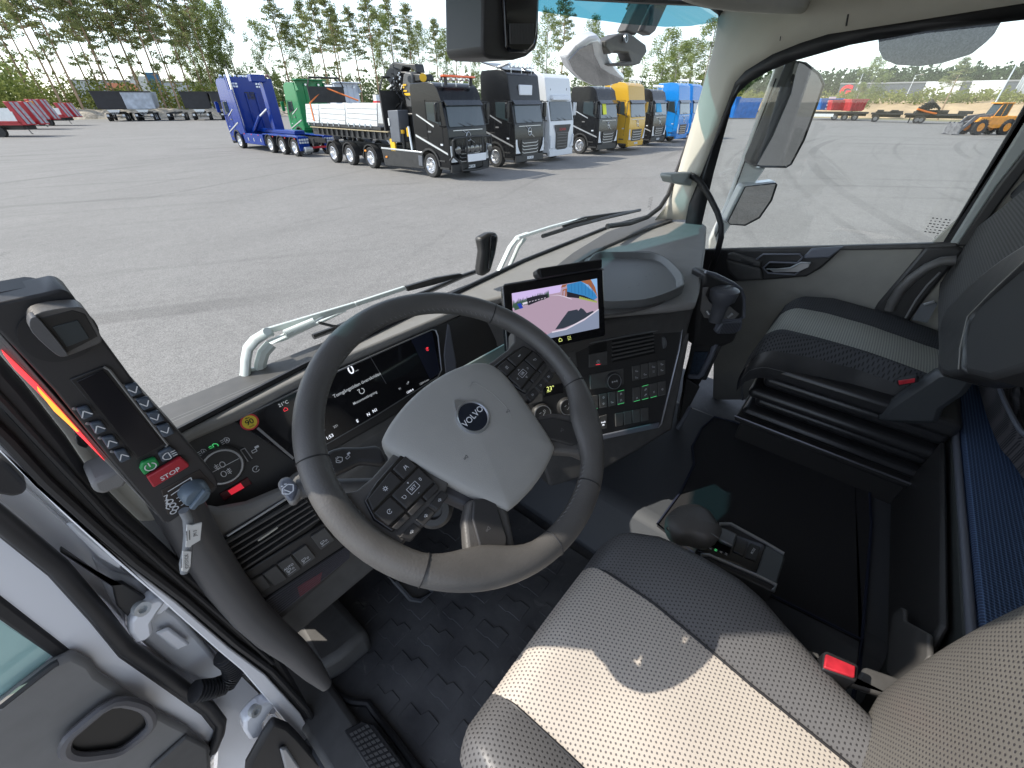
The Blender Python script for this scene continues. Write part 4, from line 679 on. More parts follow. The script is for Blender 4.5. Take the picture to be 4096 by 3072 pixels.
# driver side sill, pillar and door opening
sill = [(700,2240),(961,2451),(1130,2642),(1166,2733),(1330,2790),(1409,2840),(1472,2850),(1660,3072),(1760,3200),(1420,3200),(1321,3072),(1201,2854),(1060,2698),(918,2592),(706,2409)]
b = MB(); b.prism([(-.975,.9,1.70),(-.88,.9,1.70),(-.87,-.5,1.70),(-.975,-.5,1.70)], (0,0,.065)); b.build('door_sill', DK, cab, bevel=.015)
gp = [(1377,2925),(1450,2885),(1500,2900),(1640,3090),(1600,3180),(1500,3120)]; b = MB(); b.prism([onz(px,py,1.768) for px,py in gp], (0,0,.006)); sg = b.build('step_plate', SEAL, cab, bevel=.003)
A, Bq, Cq, D_ = onz(1395,2935,1.776), onz(1470,2895,1.776), onz(1640,3110,1.776), onz(1530,3150,1.776); b = MB()
for i in range(5):
    for j in range(11):
        f = lambda s, t_: (A*(1-s)+Bq*s)*(1-t_)+(D_*(1-s)+Cq*s)*t_
        s0, s1, t0, t1 = (i+.12)/5, (i+.88)/5, (j+.15)/11, (j+.7)/11; b.prism([f(s0,t0), f(s1,t0), f(s1,t1), f(s0,t1)], (0,0,.003))
b.build('grip_bars', DK, sg)
WR = [(-90,1690),(0,1775),(151,1938),(362,2131),(513,2263),(706,2409),(918,2592),(1060,2698),(1201,2854),(1321,3072),(1350,3160)]; WL = [(-90,1725),(0,1811),(121,1929),(241,2046),(446,2233),(636,2394),(706,2458),(883,2613),(968,2684),(1060,2790),(1201,2960),(1257,3072),(1280,3160)]
slab('door_flange', WPT, 'y', .60, WR+WL[::-1], .03, cab, .006)
TR = [(-90,1340),(0,1440),(109,1563),(275,1773),(362,1903),(427,1975),(506,2055),(724,2258),(961,2451),(1130,2642),(1200,2760),(1330,3000),(1400,3160)]
slab('pillar_seal', SEAL, 'y', .605, TR+WR[::-1], .03, cab, .008); b = MB(); b.tube([ony(px+28,py-16,.60) for px,py in WR], .006, 8); b.tube([ony(px*.5+q_*.5+10,py*.5+p_*.5,.602) for (px,py),(q_,p_) in zip(WR[:9],TR[:9])], .004, 8); b.build('seal_bead', SEAL, cab)
BR = [(-90,1180),(300,1200),(700,1700),(870,1960),(800,2080),(640,2120),(506,2055)]; slab('left_pillar_trim', BEI, 'y', .64, [(-90,1330),(0,1435),(109,1560),(275,1770),(362,1900),(430,1978),(560,2100),(640,2090),(800,1900),(300,1250),(0,1200)], .05, cab, .01)
a = slab('pillar_clip', DK2, 'y', .632, [(300,1745),(330,1735),(360,1780),(350,1800),(310,1785)], .01, cab, .004)
a = slab('pillar_bracket', MG, 'y', .56, [(362,1930),(480,1880),(520,1920),(500,1950),(410,1982),(375,1970)], .05, cab, .015)
slab('pillar_cap', SEAL, 'y', .61, [(-120,1800),(-20,1825),(40,1865),(100,1930),(112,1955),(95,1980),(50,1990),(0,1982),(-120,1960)], .03, cab, .01)
b = MB(); b.box(-1.10,-1.0,.735,.9,1.2,3.6); b.build('outer_pillar', WPT, cab, bevel=.02)
# the white jamb seen in the gap, with hinges and the corrugated cable tube
JP = [(-90,1800),(0,1870),(300,2130),(640,2400),(900,2640),(1060,2800),(1257,3072),(1280,3200),(860,3200),(880,2900),(600,2600),(420,2400),(0,2060),(-90,1990)]
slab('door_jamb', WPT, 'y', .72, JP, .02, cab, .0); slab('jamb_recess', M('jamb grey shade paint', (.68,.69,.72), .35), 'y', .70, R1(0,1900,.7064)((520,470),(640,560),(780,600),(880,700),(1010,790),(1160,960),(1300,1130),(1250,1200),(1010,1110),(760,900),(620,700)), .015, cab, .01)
slab('jamb_plate', DK2, 'y', .68, R1(0,1900,.7064)((350,420),(640,620),(700,615),(870,725),(740,820),(660,740),(640,640),(340,440)), .01, cab, .004)
slab('jamb_slot', WPT, 'y', .685, R1(0,1900,.7064)((880,900),(960,870),(1080,960),(1000,1000)), .008, cab, .006); slab('jamb_slot', WPT, 'y', .69, R1(0,1900,.7064)((370,280),(430,280),(700,500),(680,540),(560,470)), .008, cab, .004)
def hinge(par, x0, y0, s, yv, lb):
    b = MB(); b.prism([ony(x0+px*s, y0+py*s, yv) for px, py in ((-60,60),(0,-10),(60,-60),(120,-80),(150,-60),(100,10),(70,60),(80,120),(40,160),(-20,180),(-60,120))], (0,.03,0)); h_ = b.build('door_hinge', WPT, par, bevel=.006, label=lb)
    b = MB(); c = ony(x0-5*s, y0-25*s, yv-.004); b.lathe(c, V((.35,-.9,.3)), [(0,.001),(0,.011),(.012,.011),(.012,.006),(.004,.005),(.004,.001)], 14); b.build('hinge_pin', M('zinc', (.6,.62,.62), .4, .5), h_)
    b = MB(); b.prism([ony(x0+px*s, y0+py*s, yv+.01) for px, py in ((60,-60),(230,-170),(260,-140),(230,-80),(120,20),(80,20))], (0,.03,0)); b.build('hinge_bracket', WPT, h_, bevel=.006)
hinge(cab, 560, 2450, .72, .665, 'upper white door hinge'); hinge(cab, 1015, 2855, .62, .60, 'lower white door hinge')
b = MB(); cp = [ony(*p, .64) for p in ((780,2765),(850,2755),(905,2735),(935,2690),(925,2650),(890,2620))]; b.tube(cp, .014, 12)
for i in range(len(cp)-1):
    for k in range(5): q = cp[i].lerp(cp[i+1], k/5); d = (cp[i+1]-cp[i]).normalized(); b.lathe(q, d, [(-.0015,.013),(0,.0185),(.0015,.0185),(.003,.013)], 12)
a = b.build('cable_conduit', SEAL, None); tag(a, 'black corrugated cable tube running from pillar to open door', 'cable')
st = thing('entry_steps', 'dark entry step housing seen under the lower door hinge', 'step', (-1.1,.5,1.5)); slab('step_housing', SEAL, 'y', .56, R1(0,1900,.7064)((1400,1659),(1500,1480),(1560,1390),(1640,1420),(1700,1480),(1800,1600),(1860,1700),(1860,1900),(1380,1900)), .02, st, .01)
slab('step_tread', M('step alloy', (.5,.51,.53), .4, .6), 'y', .55, R1(0,1900,.7064)((1590,1560),(1625,1545),(1700,1659),(1700,1800),(1650,1800)), .01, st, .004)
# opened driver door
dr = thing('driver_door', 'opened driver door at the lower left with white edge and grey trim', 'door', (-1.15,.68,1.8)); q3 = R1(0,1900,.7064); DY = .68
slab('door_shell', WPT, 'y', DY, [(-150,1990)]+q3((0,215),(350,520),(560,760),(700,950),(1000,1150),(1200,1300),(1290,1440),(1250,1560),(1180,1659),(1100,1800),(-200,1800)), .05, dr, .01)
b = MB(); sp = [(-150,1960)]+q3((0,250),(330,520),(560,780),(720,980),(1000,1180),(1180,1310),(1250,1400),(1240,1470),(1200,1560)); b.tube([ony(px,py,DY-.012) for px,py in sp], .011, 10); b.tube([ony(px-14,py+22,DY-.006) for px,py in sp], .007, 8); b.build('door_seal', SEAL, dr)
slab('window_frame', SEAL, 'y', DY-.004, [(-150,2280)]+q3((0,690),(400,1000),(370,1065),(330,1060),(0,830))+[(-150,2400)], .02, dr, .004)
slab('window', glassm('tinted door glass', (.75,.92,.88), 1.6), 'y', DY-.002, [(-150,2400)]+q3((0,830),(290,1020),(200,1110),(0,1290))+[(-150,2900)], .004, dr, 0)
slab('door_trim', MG, 'y', DY-.02, [(-150,2940)]+q3((0,1310),(150,1190),(300,1080),(420,1020),(520,1070),(560,1130),(850,1330),(1060,1440),(1200,1560),(1200,1700))+[(850,3250),(-150,3250)], .02, dr, .008)
slab('lower_trim', DK, 'y', DY-.03, q3((860,1659),(1060,1480),(1180,1540),(1190,1659),(1190,1800),(800,1800)), .01, dr, .006)
b = MB(); hp = q3((640,1290),(800,1310),(855,1370),(840,1440),(690,1560),(560,1590),(440,1600),(370,1570),(380,1500),(450,1430)); b.tube(smo([ony(px,py,DY-.035) for px,py in hp], 3), .008, 8, closed=True); b.build('handle_rim', M('handle rim', (.13,.125,.13), .4), dr)
b = MB(); b.prism(smo([ony(px,py,DY-.03) for px,py in hp], 3), (0,.005,0)); b.build('handle_recess', M('handle recess black', .008, .3), dr)
b = MB(); b.tube([ony(px,py,DY-.03) for px,py in q3((0,1310),(150,1190),(300,1075),(330,1060))], .005, 6); b.build('trim_edge', SEAL, dr)
# grab handle
b = MB()
gpx = [(560,1760),(680,1960),(800,2180),(900,2330),(1000,2455),(1080,2530),(1170,2600),(1250,2680),(1305,2740)]; b.tube([ony(px,py,.655-.018*i) for i,(px,py) in enumerate(gpx)], [.030,.030,.030,.029,.028,.027,.024,.020,.012], 16); b.build('grab_handle', M('handle skin', (.085,.082,.082), .42, bump=(600,.3,.0005)), cab)
# windscreen glass, surround, right pillar
def wsy(x): return .90-.13*((x-.05)/1.05)**2 if x > 0 else .90-.08*((x-.05)/1.05)**2
b = MB(); N = 20
b.grid(lambda u, v: (-1.0+2.12*u, wsy(-1.0+2.12*u)-.07*v**1.3, 2.46+1.0*v), N, 8); b.build('windscreen', glassm('clear windscreen glass', (.965,.985,.98), .5), cab)
WE = [(2430,905),(2520,893),(2590,868),(2640,830),(2672,780),(2740,600),(2800,430),(2855,270),(2888,150),(2895,95),(2880,48),(2845,22),(2790,10),(2600,0),(2300,-20)]
b = MB(); b.tube([ony(px,py,.76) for px,py in WE], .010, 8); b.build('windscreen_seal', SEAL, cab)
FRM = [(2744,879),(2757,814),(2822,651),(2900,434),(2939,330),(2981,283),(3089,217),(3200,172),(3312,136),(3644,84),(4096,12),(4300,-20)]
INN = [(2600,905),(2660,830),(2745,610),(2835,350),(2880,220),(2898,130),(2895,50),(2880,-40),(2950,-90),(3350,-150),(4000,-260),(4300,-330)]
b = MB(); rings = []
for (fx,fy),(ix,iy),k in zip(FRM, INN, range(99)):
    p = onx(fx,fy,1.12); q = ony(ix,iy,.765) if k < 7 else onz(ix,iy,3.5)
    m = V((1.12, q.y, (p.z+q.z)/2)) if k < 7 else V((p.x-.02, (p.y+q.y)/2, q.z)); rings.append([p.lerp(m, 2*t_).lerp(m.lerp(q, 2*t_), 1) if False else (p*(1-t_)**2+m*2*t_*(1-t_)+q*t_*t_) for t_ in [j/8 for j in range(9)]])
b.add([v_ for r_ in rings for v_ in r_], [(i*9+j, (i+1)*9+j, (i+1)*9+j+1, i*9+j+1) for i in range(len(rings)-1) for j in range(8)]); b.build('right_pillar_trim', BEI, cab, solid=.01, ang=60)
GE = [(2790,995),(2806,904),(2854,693),(2921,422),(2950,370),(2999,326),(3080,280),(3174,241),(3403,175),(3704,115),(4096,72),(4300,50)]
F2 = [(2740,1010)]+FRM
b = MB(); rr_ = [onx(px,py,1.125) for px,py in F2[:12]]; ge = [onx(px,py,1.14) for px,py in GE]
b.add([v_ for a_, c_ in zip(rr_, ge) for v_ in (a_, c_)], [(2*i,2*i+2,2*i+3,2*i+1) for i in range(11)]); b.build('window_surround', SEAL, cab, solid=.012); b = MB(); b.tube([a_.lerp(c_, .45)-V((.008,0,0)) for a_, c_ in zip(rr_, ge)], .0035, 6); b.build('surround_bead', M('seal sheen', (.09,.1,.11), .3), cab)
slab('pillar_gap', SEAL, 'x', 1.118, [(3118,163),(3121,145),(3124,145),(3121,163)], .002, cab, 0)
b = MB(); b.tube([onx(px,py,1.10) for px,py in ((3385,104),(3386,95),(3393,57))], .0025, 6); b.build('trim_joint', SEAL, cab)
slab('rear_window_frame', SEAL, 'x', 1.12, [(3770,975),(4036,530),(4110,400),(4200,330),(4200,300),(4110,470),(3830,985)]+[(3800,985)], .02, cab, .003)
slab('rear_pillar_trim', M('pale green grey trim', (.4,.43,.42), .6), 'x', 1.11, [(3797,980),(4120,455),(4200,420),(4200,480),(3990,745),(3830,985)], .03, cab, .006); slab('belt_slot_trim', DK2, 'x', 1.10, [(3830,985),(3990,745),(4200,480),(4200,560),(4020,790),(3880,985)], .03, cab, .006)
slab('rear_side_trim', BEI, 'x', 1.13, [(3700,1000),(4020,700),(4500,300),(4600,1200),(3900,1400)], .03, cab, .0)
slab('side_window', glassm('clear side glass', (.95,.975,.965), 1.2), 'x', 1.16, [(2760,1010),(2780,800),(2900,380),(3174,200),(4300,20),(4250,200),(3790,1000)], .004, cab, 0)
b = MB(); b.box(1.14,1.17,-1.5,-.22,1.7,3.56); b.build('right_rear_wall', BEI, cab)
sh = [(2700,-60),(2800,5),(2880,28),(2980,42),(3120,52),(3260,53),(3370,46),(3440,30),(3490,-5),(3560,-80),(3200,-120)]; slab('overhead_shelf', BEI, 'y', .42, sh, .04, cab, .015)
for nm, ax, v, o0, s_ in (('glass_marking', 'x', 1.157, (3745,905), 1), ('glass_marking', 'y', .79, (2600,810), .8)):
    b = MB(); r = random.Random(9); pl = Plane(on(0,*o0,v) if ax == 'x' else on(1,*o0,v), (1,0,0) if ax == 'x' else (0,1,0)); o_ = on(0,*o0,v) if ax == 'x' else on(1,*o0,v); ux = V((0,-1,0)) if ax == 'x' else V((1,0,0)); nz_ = V((-1,0,0)) if ax == 'x' else V((0,-1,0))
    for i in range(5):
        for k in range(6): 
            c = o_+ux*(i-2)*.011*s_+V((0,0,(k-2.5)*.009*s_)); w2 = .003+.005*r.random(); b.add([c, c+ux*w2*s_, c+ux*w2*s_+V((0,0,.003*s_)), c+V((0,0,.003*s_))], [(0,1,2,3)])
    b.ring(o_+ux*.018*s_+V((0,0,-.034*s_)), ux, V((0,0,1)), .006*s_, .0015*s_, 12); b.build(nm, M('glass print', .05, .7), cab, smooth=False)
b = MB(); b.box(-.99,-.9,-.5,.0,1.7,1.71); 
# passenger door
pd = thing('passenger_door', 'closed passenger door with grey panel, silver handle and window switches', 'door', (1.15,.1,1.8)); q2 = R1(2700,900,.631)
slab('door_panel', M('door panel grey', (.29,.28,.25), .7, noise=(20,.05), bump=(800,.3,.0005)), 'x', 1.115, [(2860,1100),(2940,1100),(3375,986),(3703,988),(3420,1420),(3000,1600),(2850,1600)], .03, pd, .006)
slab('upper_panel', DK2, 'x', 1.10, [(2780,1003),(3240,993),(3375,988),(3322,1040),(3281,1075),(3224,1108),(3100,1118),(2940,1127),(2900,1140),(2830,1140)], .02, pd, .008)
slab('sill_trim', M('blue grey trim', (.14,.15,.18), .4), 'x', 1.09, [(3243,995),(3375,988),(3318,1032),(3205,1036)], .02, pd, .006); slab('window_sill', DK, 'x', 1.105, [(2780,1000),(3830,972),(3830,990),(3700,997),(2780,1012)], .03, pd, .006)
b = MB(); b.tube([onx(px,py,1.085) for px,py in q2((510,270),(520,215),(560,185),(790,185),(810,205),(775,240),(600,235),(560,270),(590,305),(760,315),(860,240))], .004, 8); b.build('recess_edge', M('blue grey trim', .1), pd)
slab('pull_recess', M('handle recess black', .008, .3), 'x', 1.095, q2((560,270),(600,230),(780,230),(760,265),(620,280),(640,305),(600,305)), .01, pd, .003)
b = MB(); b.tube([onx(px,py,1.075) for px,py in q2((580,278),(640,280),(730,272),(800,238),(860,240))], [.004,.005,.006,.007,.007], 8, flat=.6); b.prism([onx(px,py,1.08) for px,py in q2((600,284),(735,276),(800,243),(858,240),(845,268),(780,298),(625,300))], (.01,0,0)); b.build('door_handle', SIL, pd, bevel=.002)
sw = slab('switch_panel', DK, 'x', 1.07, q2((330,185),(360,180),(540,235),(540,265),(510,262),(330,215)), .03, pd, .004); slab('switch', DK2, 'x', 1.066, q2((420,215),(500,238),(495,252),(415,228)), .004, sw, .001)
slab('lower_step', DK, 'x', 1.07, q2((318,215),(540,275),(555,350),(400,360),(330,300)), .04, pd, .01)
slab('rear_trim', DK2, 'x', 1.10, [(3703,988),(3830,985),(3860,1000),(3700,1200),(3540,1420),(3400,1420),(3510,1215)], .02, pd, .01)
b = MB(); b.tube([onx(px,py,1.04) for px,py in q2((1780,225),(1690,232),(1600,270),(1500,340),(1430,410),(1380,490),(1360,540))], .016, 10); b.build('arm_rest_edge', LEA, pd)
sb = thing('seat_belt', 'grey seat belt webbing and buckle housing beside the passenger seat', 'seat belt', (1.05,-.2,2.3)); slab('webbing', M('belt webbing', (.16,.17,.18), .8, bump=(400,.5,.001)), 'x', 1.06, q2((1560,500),(1640,480),(1665,500),(1600,620),(1500,600)), .003, sb, 0); b = MB(); b.tube([onx(px,py,1.05) for px,py in q2((1460,590),(1530,470),(1600,380),(1680,300))], .003, 6); b.build('belt_guide', M('belt guide', .25, .4), sb)
slab('tongue', SIL, 'x', 1.05, q2((1570,500),(1640,480),(1650,492),(1580,512)), .006, sb, .001)
# black hose like stay in front of the passenger window
b = MB(); b.tube([onx(2760,700,1.10)]+[onx(px,py,1.06) for px,py in ((2775,708),(2800,725),(2840,790),(2870,850),(2885,900),(2885,950),(2870,1010),(2850,1060),(2830,1120))], .012, 12); a = b.build('grab_bar', SEAL, None); tag(a, 'slim black curved grab bar in front of the right windscreen pillar', 'grab bar')
b = MB(); b.prism([ony(px,py,.66) for px,py in ((2685,705),(2690,695),(2775,690),(2778,700),(2765,745),(2695,730))], (0,.05,0)); b.build('socket', M('pale green grey trim', .4), a, bevel=.012)
# exterior mirrors, arm, visor, wipers
ma = thing('passenger_mirror', 'tall white mirror arm outside the passenger window carrying two mirrors', 'mirror', (1.5,.9,2.8)); q5 = R1(2800,0,.603); MX = 1.45
PM = Plane(onx(3180,500,MX-.02), (-.60,-.79,-.10)); MH = M('mirror housing grey', (.07,.072,.076), .4)
slab('mirror_arm', M('mirror arm white', (.9,.9,.9), .3, coat=.3), Plane(onx(3180,500,MX-.02), (-.93,-.36,0)), .0, q5((505,440),(620,398),(640,400),(560,590),(470,790),(350,1050),(345,1095),(380,1112),(440,1112),(350,1240),(200,1500),(100,1659),(55,1659),(60,1590),(160,1390),(350,880),(480,520)), .06, ma, .012)
b = MB(); b.tube([Plane(onx(3180,500,MX-.02), (-.93,-.36,0)).at(px,py,.002) for px,py in q5((505,520),(345,940),(185,1380),(105,1570))], .003, 5); b.build('arm_seam', SEAL, ma)
PW = Plane(onx(3020,820,MX-.03), (-.60,-.79,-.12)); PK = Plane(onx(3700,150,1.42), (-.62,-.1,-.78))
slab('mirror_housing', MH, PM, .004, q5((640,400),(560,600),(350,1050),(340,1090),(380,1110),(580,1112),(600,1105),(700,920),(780,690),(825,560),(800,490),(690,410)), .06, ma, .012)
MIR = M('mirror glass', (.36,.365,.37), .01, 1.0)
mg = slab('mirror_glass', MIR, PM, .008, q5((655,408),(700,420),(790,490),(822,560),(775,700),(690,930),(605,1090),(575,1108),(400,1105),(375,1090),(480,900),(600,620),(625,500)), .004, ma, 0); 
slab('lower_housing', WPT, PW, 0, q5((170,1470),(290,1230),(500,1205),(516,1215),(480,1330),(400,1450),(300,1500),(200,1495)), .05, ma, .01); slab('wide_mirror_glass', MIR, PW, .003, q5((185,1470),(300,1240),(500,1215),(510,1225),(475,1330),(395,1445),(300,1495),(200,1488)), .004, ma, 0)
b = MB(); b.tube([PM.at(px,py,.009) for px,py in q5((655,408),(700,420),(790,490),(822,560),(775,700),(690,930),(605,1090),(575,1108),(400,1105),(375,1090),(480,900),(600,620),(625,500))], .004, 5, closed=True); b.tube([PW.at(px,py,.005) for px,py in q5((185,1470),(300,1240),(500,1215),(510,1225),(475,1330),(395,1445),(300,1495),(200,1488))], .003, 5, closed=True); b.build('glass_border', SEAL, ma)
km = thing('kerb_mirror', 'rounded kerb mirror hanging above the passenger window outside', 'mirror', (1.5,-.1,3.3)); slab('housing', M('mirror housing grey', .12), PK, 0, q5((1175,240),(1180,340),(1210,400),(1300,440),(1450,450),(1600,430),(1800,370),(1900,290),(1950,240),(2010,130)), .06, km, .01)
slab('mirror_glass', MIR, PK, .003, q5((1182,240),(1187,335),(1215,393),(1300,430),(1450,440),(1600,420),(1790,362),(1890,285),(1940,240),(1995,130)), .004, km, 0)
low = [V((-1.12,1.0,3.30)), V((-.8,1.18,3.30)), V((-.3,1.28,3.29)), V((.0,1.30,3.26))]
for px, py in ((1960,2),(2158,46),(2330,72),(2497,95),(2660,108),(2760,105),(2860,88),(2930,60)):
    y_ = 1.3
    for _ in range(6): q_ = ony(px, py, y_); y_ = max(.93, 1.30-.55*max(0, (q_.x-.1)/.8)**1.6)
    low.append(ony(px, py, y_))
vs = MB(); hi = [p+V((0,-.02,.105)) for p in low]; vs.add([p.lerp(q, j/2) for p, q in zip(low, hi) for j in range(3)], [(i*3+j,(i+1)*3+j,(i+1)*3+j+1,i*3+j+1) for i in range(len(low)-1) for j in range(2)])
vb = MB(); vb.add([p.lerp(V((p.x*.98, .80, 3.62)), j/4)+V((0, .04*sin(pi*j/4), 0)) for p in hi for j in range(5)], [(i*5+j,(i+1)*5+j,(i+1)*5+j+1,i*5+j+1) for i in range(len(hi)-1) for j in range(4)])
a = vs.build('sun_visor', glassm('teal visor acrylic', (.10,.31,.37), 1.0), None); tag(a, 'translucent teal sun visor outside the top of the windscreen', 'sun visor'); vb.build('roof_bracket', WPT, a, solid=.006)
fmr = thing('front_mirror', 'white front mirror on twin black arms outside the windscreen', 'mirror', (1.1,1.2,3.1)); q6 = R1(1900,0,.5426)
FMP = Plane(ony(2390,280,1.22), (.10,-.90,-.42))
slab('housing', WPT, FMP, 0, q6((683,440),(760,350),(860,280),(920,270),(960,330),(1000,430),(1060,510),(1110,560),(1100,610),(1060,610),(980,640),(880,640),(790,600),(720,530)), .06, fmr, .015)
slab('mirror_glass', MIR, FMP, .003, q6((693,445),(770,360),(868,320),(880,400),(930,500),(1000,545),(1095,585),(1050,612),(970,632),(880,632),(795,592),(728,525)), .004, fmr, 0)
b = MB(); 
for dx in (0, 105): b.prism([ony(px,py,1.18) for px,py in q6((1110+dx*1.2,230),(1240+dx*1.2,-40),(1330+dx*1.2,-40),(1215+dx*1.1,200+dx*.3),(1190+dx,260))], (0,.05,0))
b.build('mirror_arm', DK, fmr, bevel=.008)
b = MB(); b.prism([ony(px,py,1.16) for px,py in q6((965,300),(1060,250),(1130,240),(1180,270),(1260,330),(1270,380),(1230,440),(1220,470),(1170,485),(1060,485),(1030,470),(1150,450),(1130,390),(1030,380),(1000,400),(965,350))], (0,.06,0)); b.build('bracket', DK, fmr, bevel=.008)
b = MB(); c = ony(*q6((1105,285))[0], 1.155); b.lathe(c, (0,-1,.1), [(0,.016),(.008,.016),(.008,.011),(.004,.010),(.004,.001)], 18); b.build('pivot_cap', DSL, fmr)
sn = thing('sensor_housing', 'black sensor housing with vent slots hanging at the top of the windscreen', 'sensor housing', (.3,.78,3.2)); slab('housing', DK2, 'y', .66, [(1935,-60),(1930,200),(1940,225),(1965,236),(2060,240),(2110,225),(2145,195),(2155,150),(2160,-60)], .1, sn, .015)
slab('vent_panel', BGL, 'y', .652, [(2012,-60),(2028,190),(2045,210),(2110,212),(2140,180),(2150,130),(2158,-60)], .01, sn, .006); b = MB()
for k in range(16): b.prism([ony(2041+k*6.2,94,.648), ony(2044+k*6.2,94,.648), ony(2046+k*5.8,176,.648), ony(2043+k*5.8,176,.648)], (0,.003,0))
b.build('vent_slots', M('slot grey', .09, .5), sn)
# wipers
wp = thing('wiper', 'white wiper arm with a coil spring, nearest outside the windscreen', 'wiper', (-.7,.98,2.5)); q8 = R1(900,1100,.5426); WPY = 1.0
WW = M('white wiper paint', (.68,.74,.72), .35, coat=.3)
b = MB(); b.tube([ony(px,py,WPY) for px,py in q8((120,900),(150,720),(155,620),(170,540),(220,480),(300,430),(340,420))], .017, 10, flat=.6); b.tube([ony(px,py,WPY) for px,py in q8((255,770),(262,650),(285,570),(340,510))], .014, 8); b.tube([ony(px,py,WPY) for px,py in q8((120,880),(260,760))], .01, 6); b.tube([ony(px,py,WPY) for px,py in q8((160,700),(240,700))], .006, 6); b.tube([ony(px,py,WPY) for px,py in q8((215,750),(280,740))], .006, 6); b.build('arm_base', WW, wp)
b = MB(); b.prism([ony(px,py,WPY-.01) for px,py in q8((285,405),(640,300),(960,205),(975,235),(660,350),(300,440))], (0,.012,0)); b.prism([ony(px,py,WPY+.01) for px,py in q8((340,515),(440,490),(900,270),(900,255),(460,455))], (0,.02,0)); b.prism([ony(px,py,WPY) for px,py in q8((960,205),(1330,85),(1345,110),(975,235))], (0,.012,0)); b.build('arm', WW, wp, bevel=.003)
b = MB(); s0, s1 = ony(*q8((440,437))[0], WPY-.035), ony(*q8((660,345))[0], WPY-.035); ax = (s1-s0); x_ = ax.normalized().cross(V((0,1,0))).normalized(); y_ = ax.normalized().cross(x_); b.tube([s0+ax*k/220+x_*cos(2*pi*k/11)*.009+y_*sin(2*pi*k/11)*.010 for k in range(221)], .002, 5); b.tube([s1, ony(*q8((720,310))[0], WPY-.012)], .003, 5); b.tube([s0, ony(*q8((320,490))[0], WPY-.012)], .003, 5); b.build('spring', WW, wp)
b = MB(); b.cyl(ony(*q8((312,415))[0],WPY-.025), ony(*q8((312,415))[0],WPY), .009, 12); b.build('pivot', WW, wp)
b = MB(); b.tube([ony(px,py,WPY+.02) for px,py in q8((650,455),(800,400),(1200,230),(1500,120),(1750,10),(1950,-60))], .008, 6); b.tube([ony(px,py,WPY) for px,py in q8((690,350),(790,375),(850,380))], .004, 5); b.prism([ony(px,py,WPY) for px,py in q8((1340,85),(1560,20),(1740,-10),(1760,5),(1550,70),(1350,120))], (0,.01,0)); b.build('blade', SEAL, wp)
w2 = thing('wiper', 'far wiper on the passenger side, white arm behind the dash top', 'wiper', (.5,1.05,2.5)); b = MB(); b.tube([ony(px,py,1.04) for px,py in ((1995,1085),(2040,990),(2070,950),(2110,935))], .012, 8, flat=.6); b.tube([ony(px,py,1.04) for px,py in ((2035,1075),(2075,985),(2100,955))], .008, 8); b.tube([ony(px,py,1.02) for px,py in ((2070,952),(2200,910),(2340,872))], .011, 6, flat=.6); b.build('arm', WW, w2)
b = MB(); b.tube([ony(px,py,1.0) for px,py in ((2170,945),(2300,903),(2420,872),(2560,840))], .008, 6); b.prism([ony(px,py,1.01) for px,py in ((2250,900),(2340,868),(2430,855),(2560,838),(2440,868),(2350,888),(2260,915))], (0,.01,0)); b.build('blade', SEAL, w2)
# phone-like stick on the dash by the glass
a = slab('tablet_mount', DK2, 'y', .80, [(1925,955),(1960,935),(1990,930),(1998,950),(1985,1020),(1965,1090),(1930,1110),(1925,1080),(1935,1010)], .03, None, .012); tag(a, 'upright black antenna block on the dash top at the windscreen', 'dash holder'); slab('front_face', BGL, 'y', .795, [(1965,945),(1990,940),(1985,1000),(1965,1075),(1955,1080),(1960,1020)], .006, a, .003)
b = MB(); b.box(-.95,1.10,.40,.74,3.40,3.5); b.build('roof_shelf', BEI, cab, bevel=.03)
# ---------------------------------------------------------------- dashboard
def lerpx(tab, y):
    tab = sorted(tab); 
    if y <= tab[0][0]: return tab[0][1]
    for (y0,x0),(y1,x1) in zip(tab, tab[1:]):
        if y <= y1: t_ = (y-y0)/(y1-y0); return x0+(x1-x0)*t_
    return tab[-1][1]
da = thing('dashboard', 'wide dark dashboard with instrument cluster, switch panel and grey top', 'dashboard', (0,.7,2.2))
CL = plane3((-.9,.775,2.52), (0,.775,2.52), (-.9,.705,2.36), (1,0,0)); LO = plane3((-.9,.655,2.33), (0,.655,2.33), (-.9,.59,2.10), (1,0,0))
SP = plane3((-.047,.549,2.42), (.328,.332,2.42), (.162,.275,2.15), V((.375,-.217,0)))
topf = [(560,1800),(741,1708),(1204,1468),(1700,1228),(2093,1042),(2443,903),(2600,862),(2660,842)]; topb = [(2700,868),(2800,882),(2828,905),(2822,1000),(2800,1160),(2785,1210),(2690,1222),(2520,1236),(2420,1246),(2230,1296),(2130,1240),(2010,1185),(1850,1228),(1735,1280),(1300,1462),(935,1648),(760,1722),(600,1805)]
P = [onz(px,py,2.535) for px,py in topf+topb]; b = MB(); b.prism(P, (0,0,-.024)); b.build('dash_top', TG, da, bevel=.009, seg=3)
b = MB(); b.prism([V((-.96,.93,2.48)),V((1.12,.90,2.48)),V((1.12,.57,2.48)),onz(2775,1232,2.48),onz(2450,1280,2.48),onz(2240,1330,2.48),V((-.12,.75,2.48)),V((-.96,.77,2.48))], (0,0,-.40)); b.build('dash_body', DK, da, bevel=.01)
b = MB(); b.tube([onz(px,py,2.540) for px,py in topf[:-1]], .006, 6); b.build('glass_gap', SEAL, da)
slab('windscreen_ledge', DK, 'z', 2.545, [(2290,1010),(2430,925),(2600,868),(2693,858),(2690,880),(2560,925),(2420,985),(2300,1060),(2200,1110),(2150,1120)], .01, da, .004)
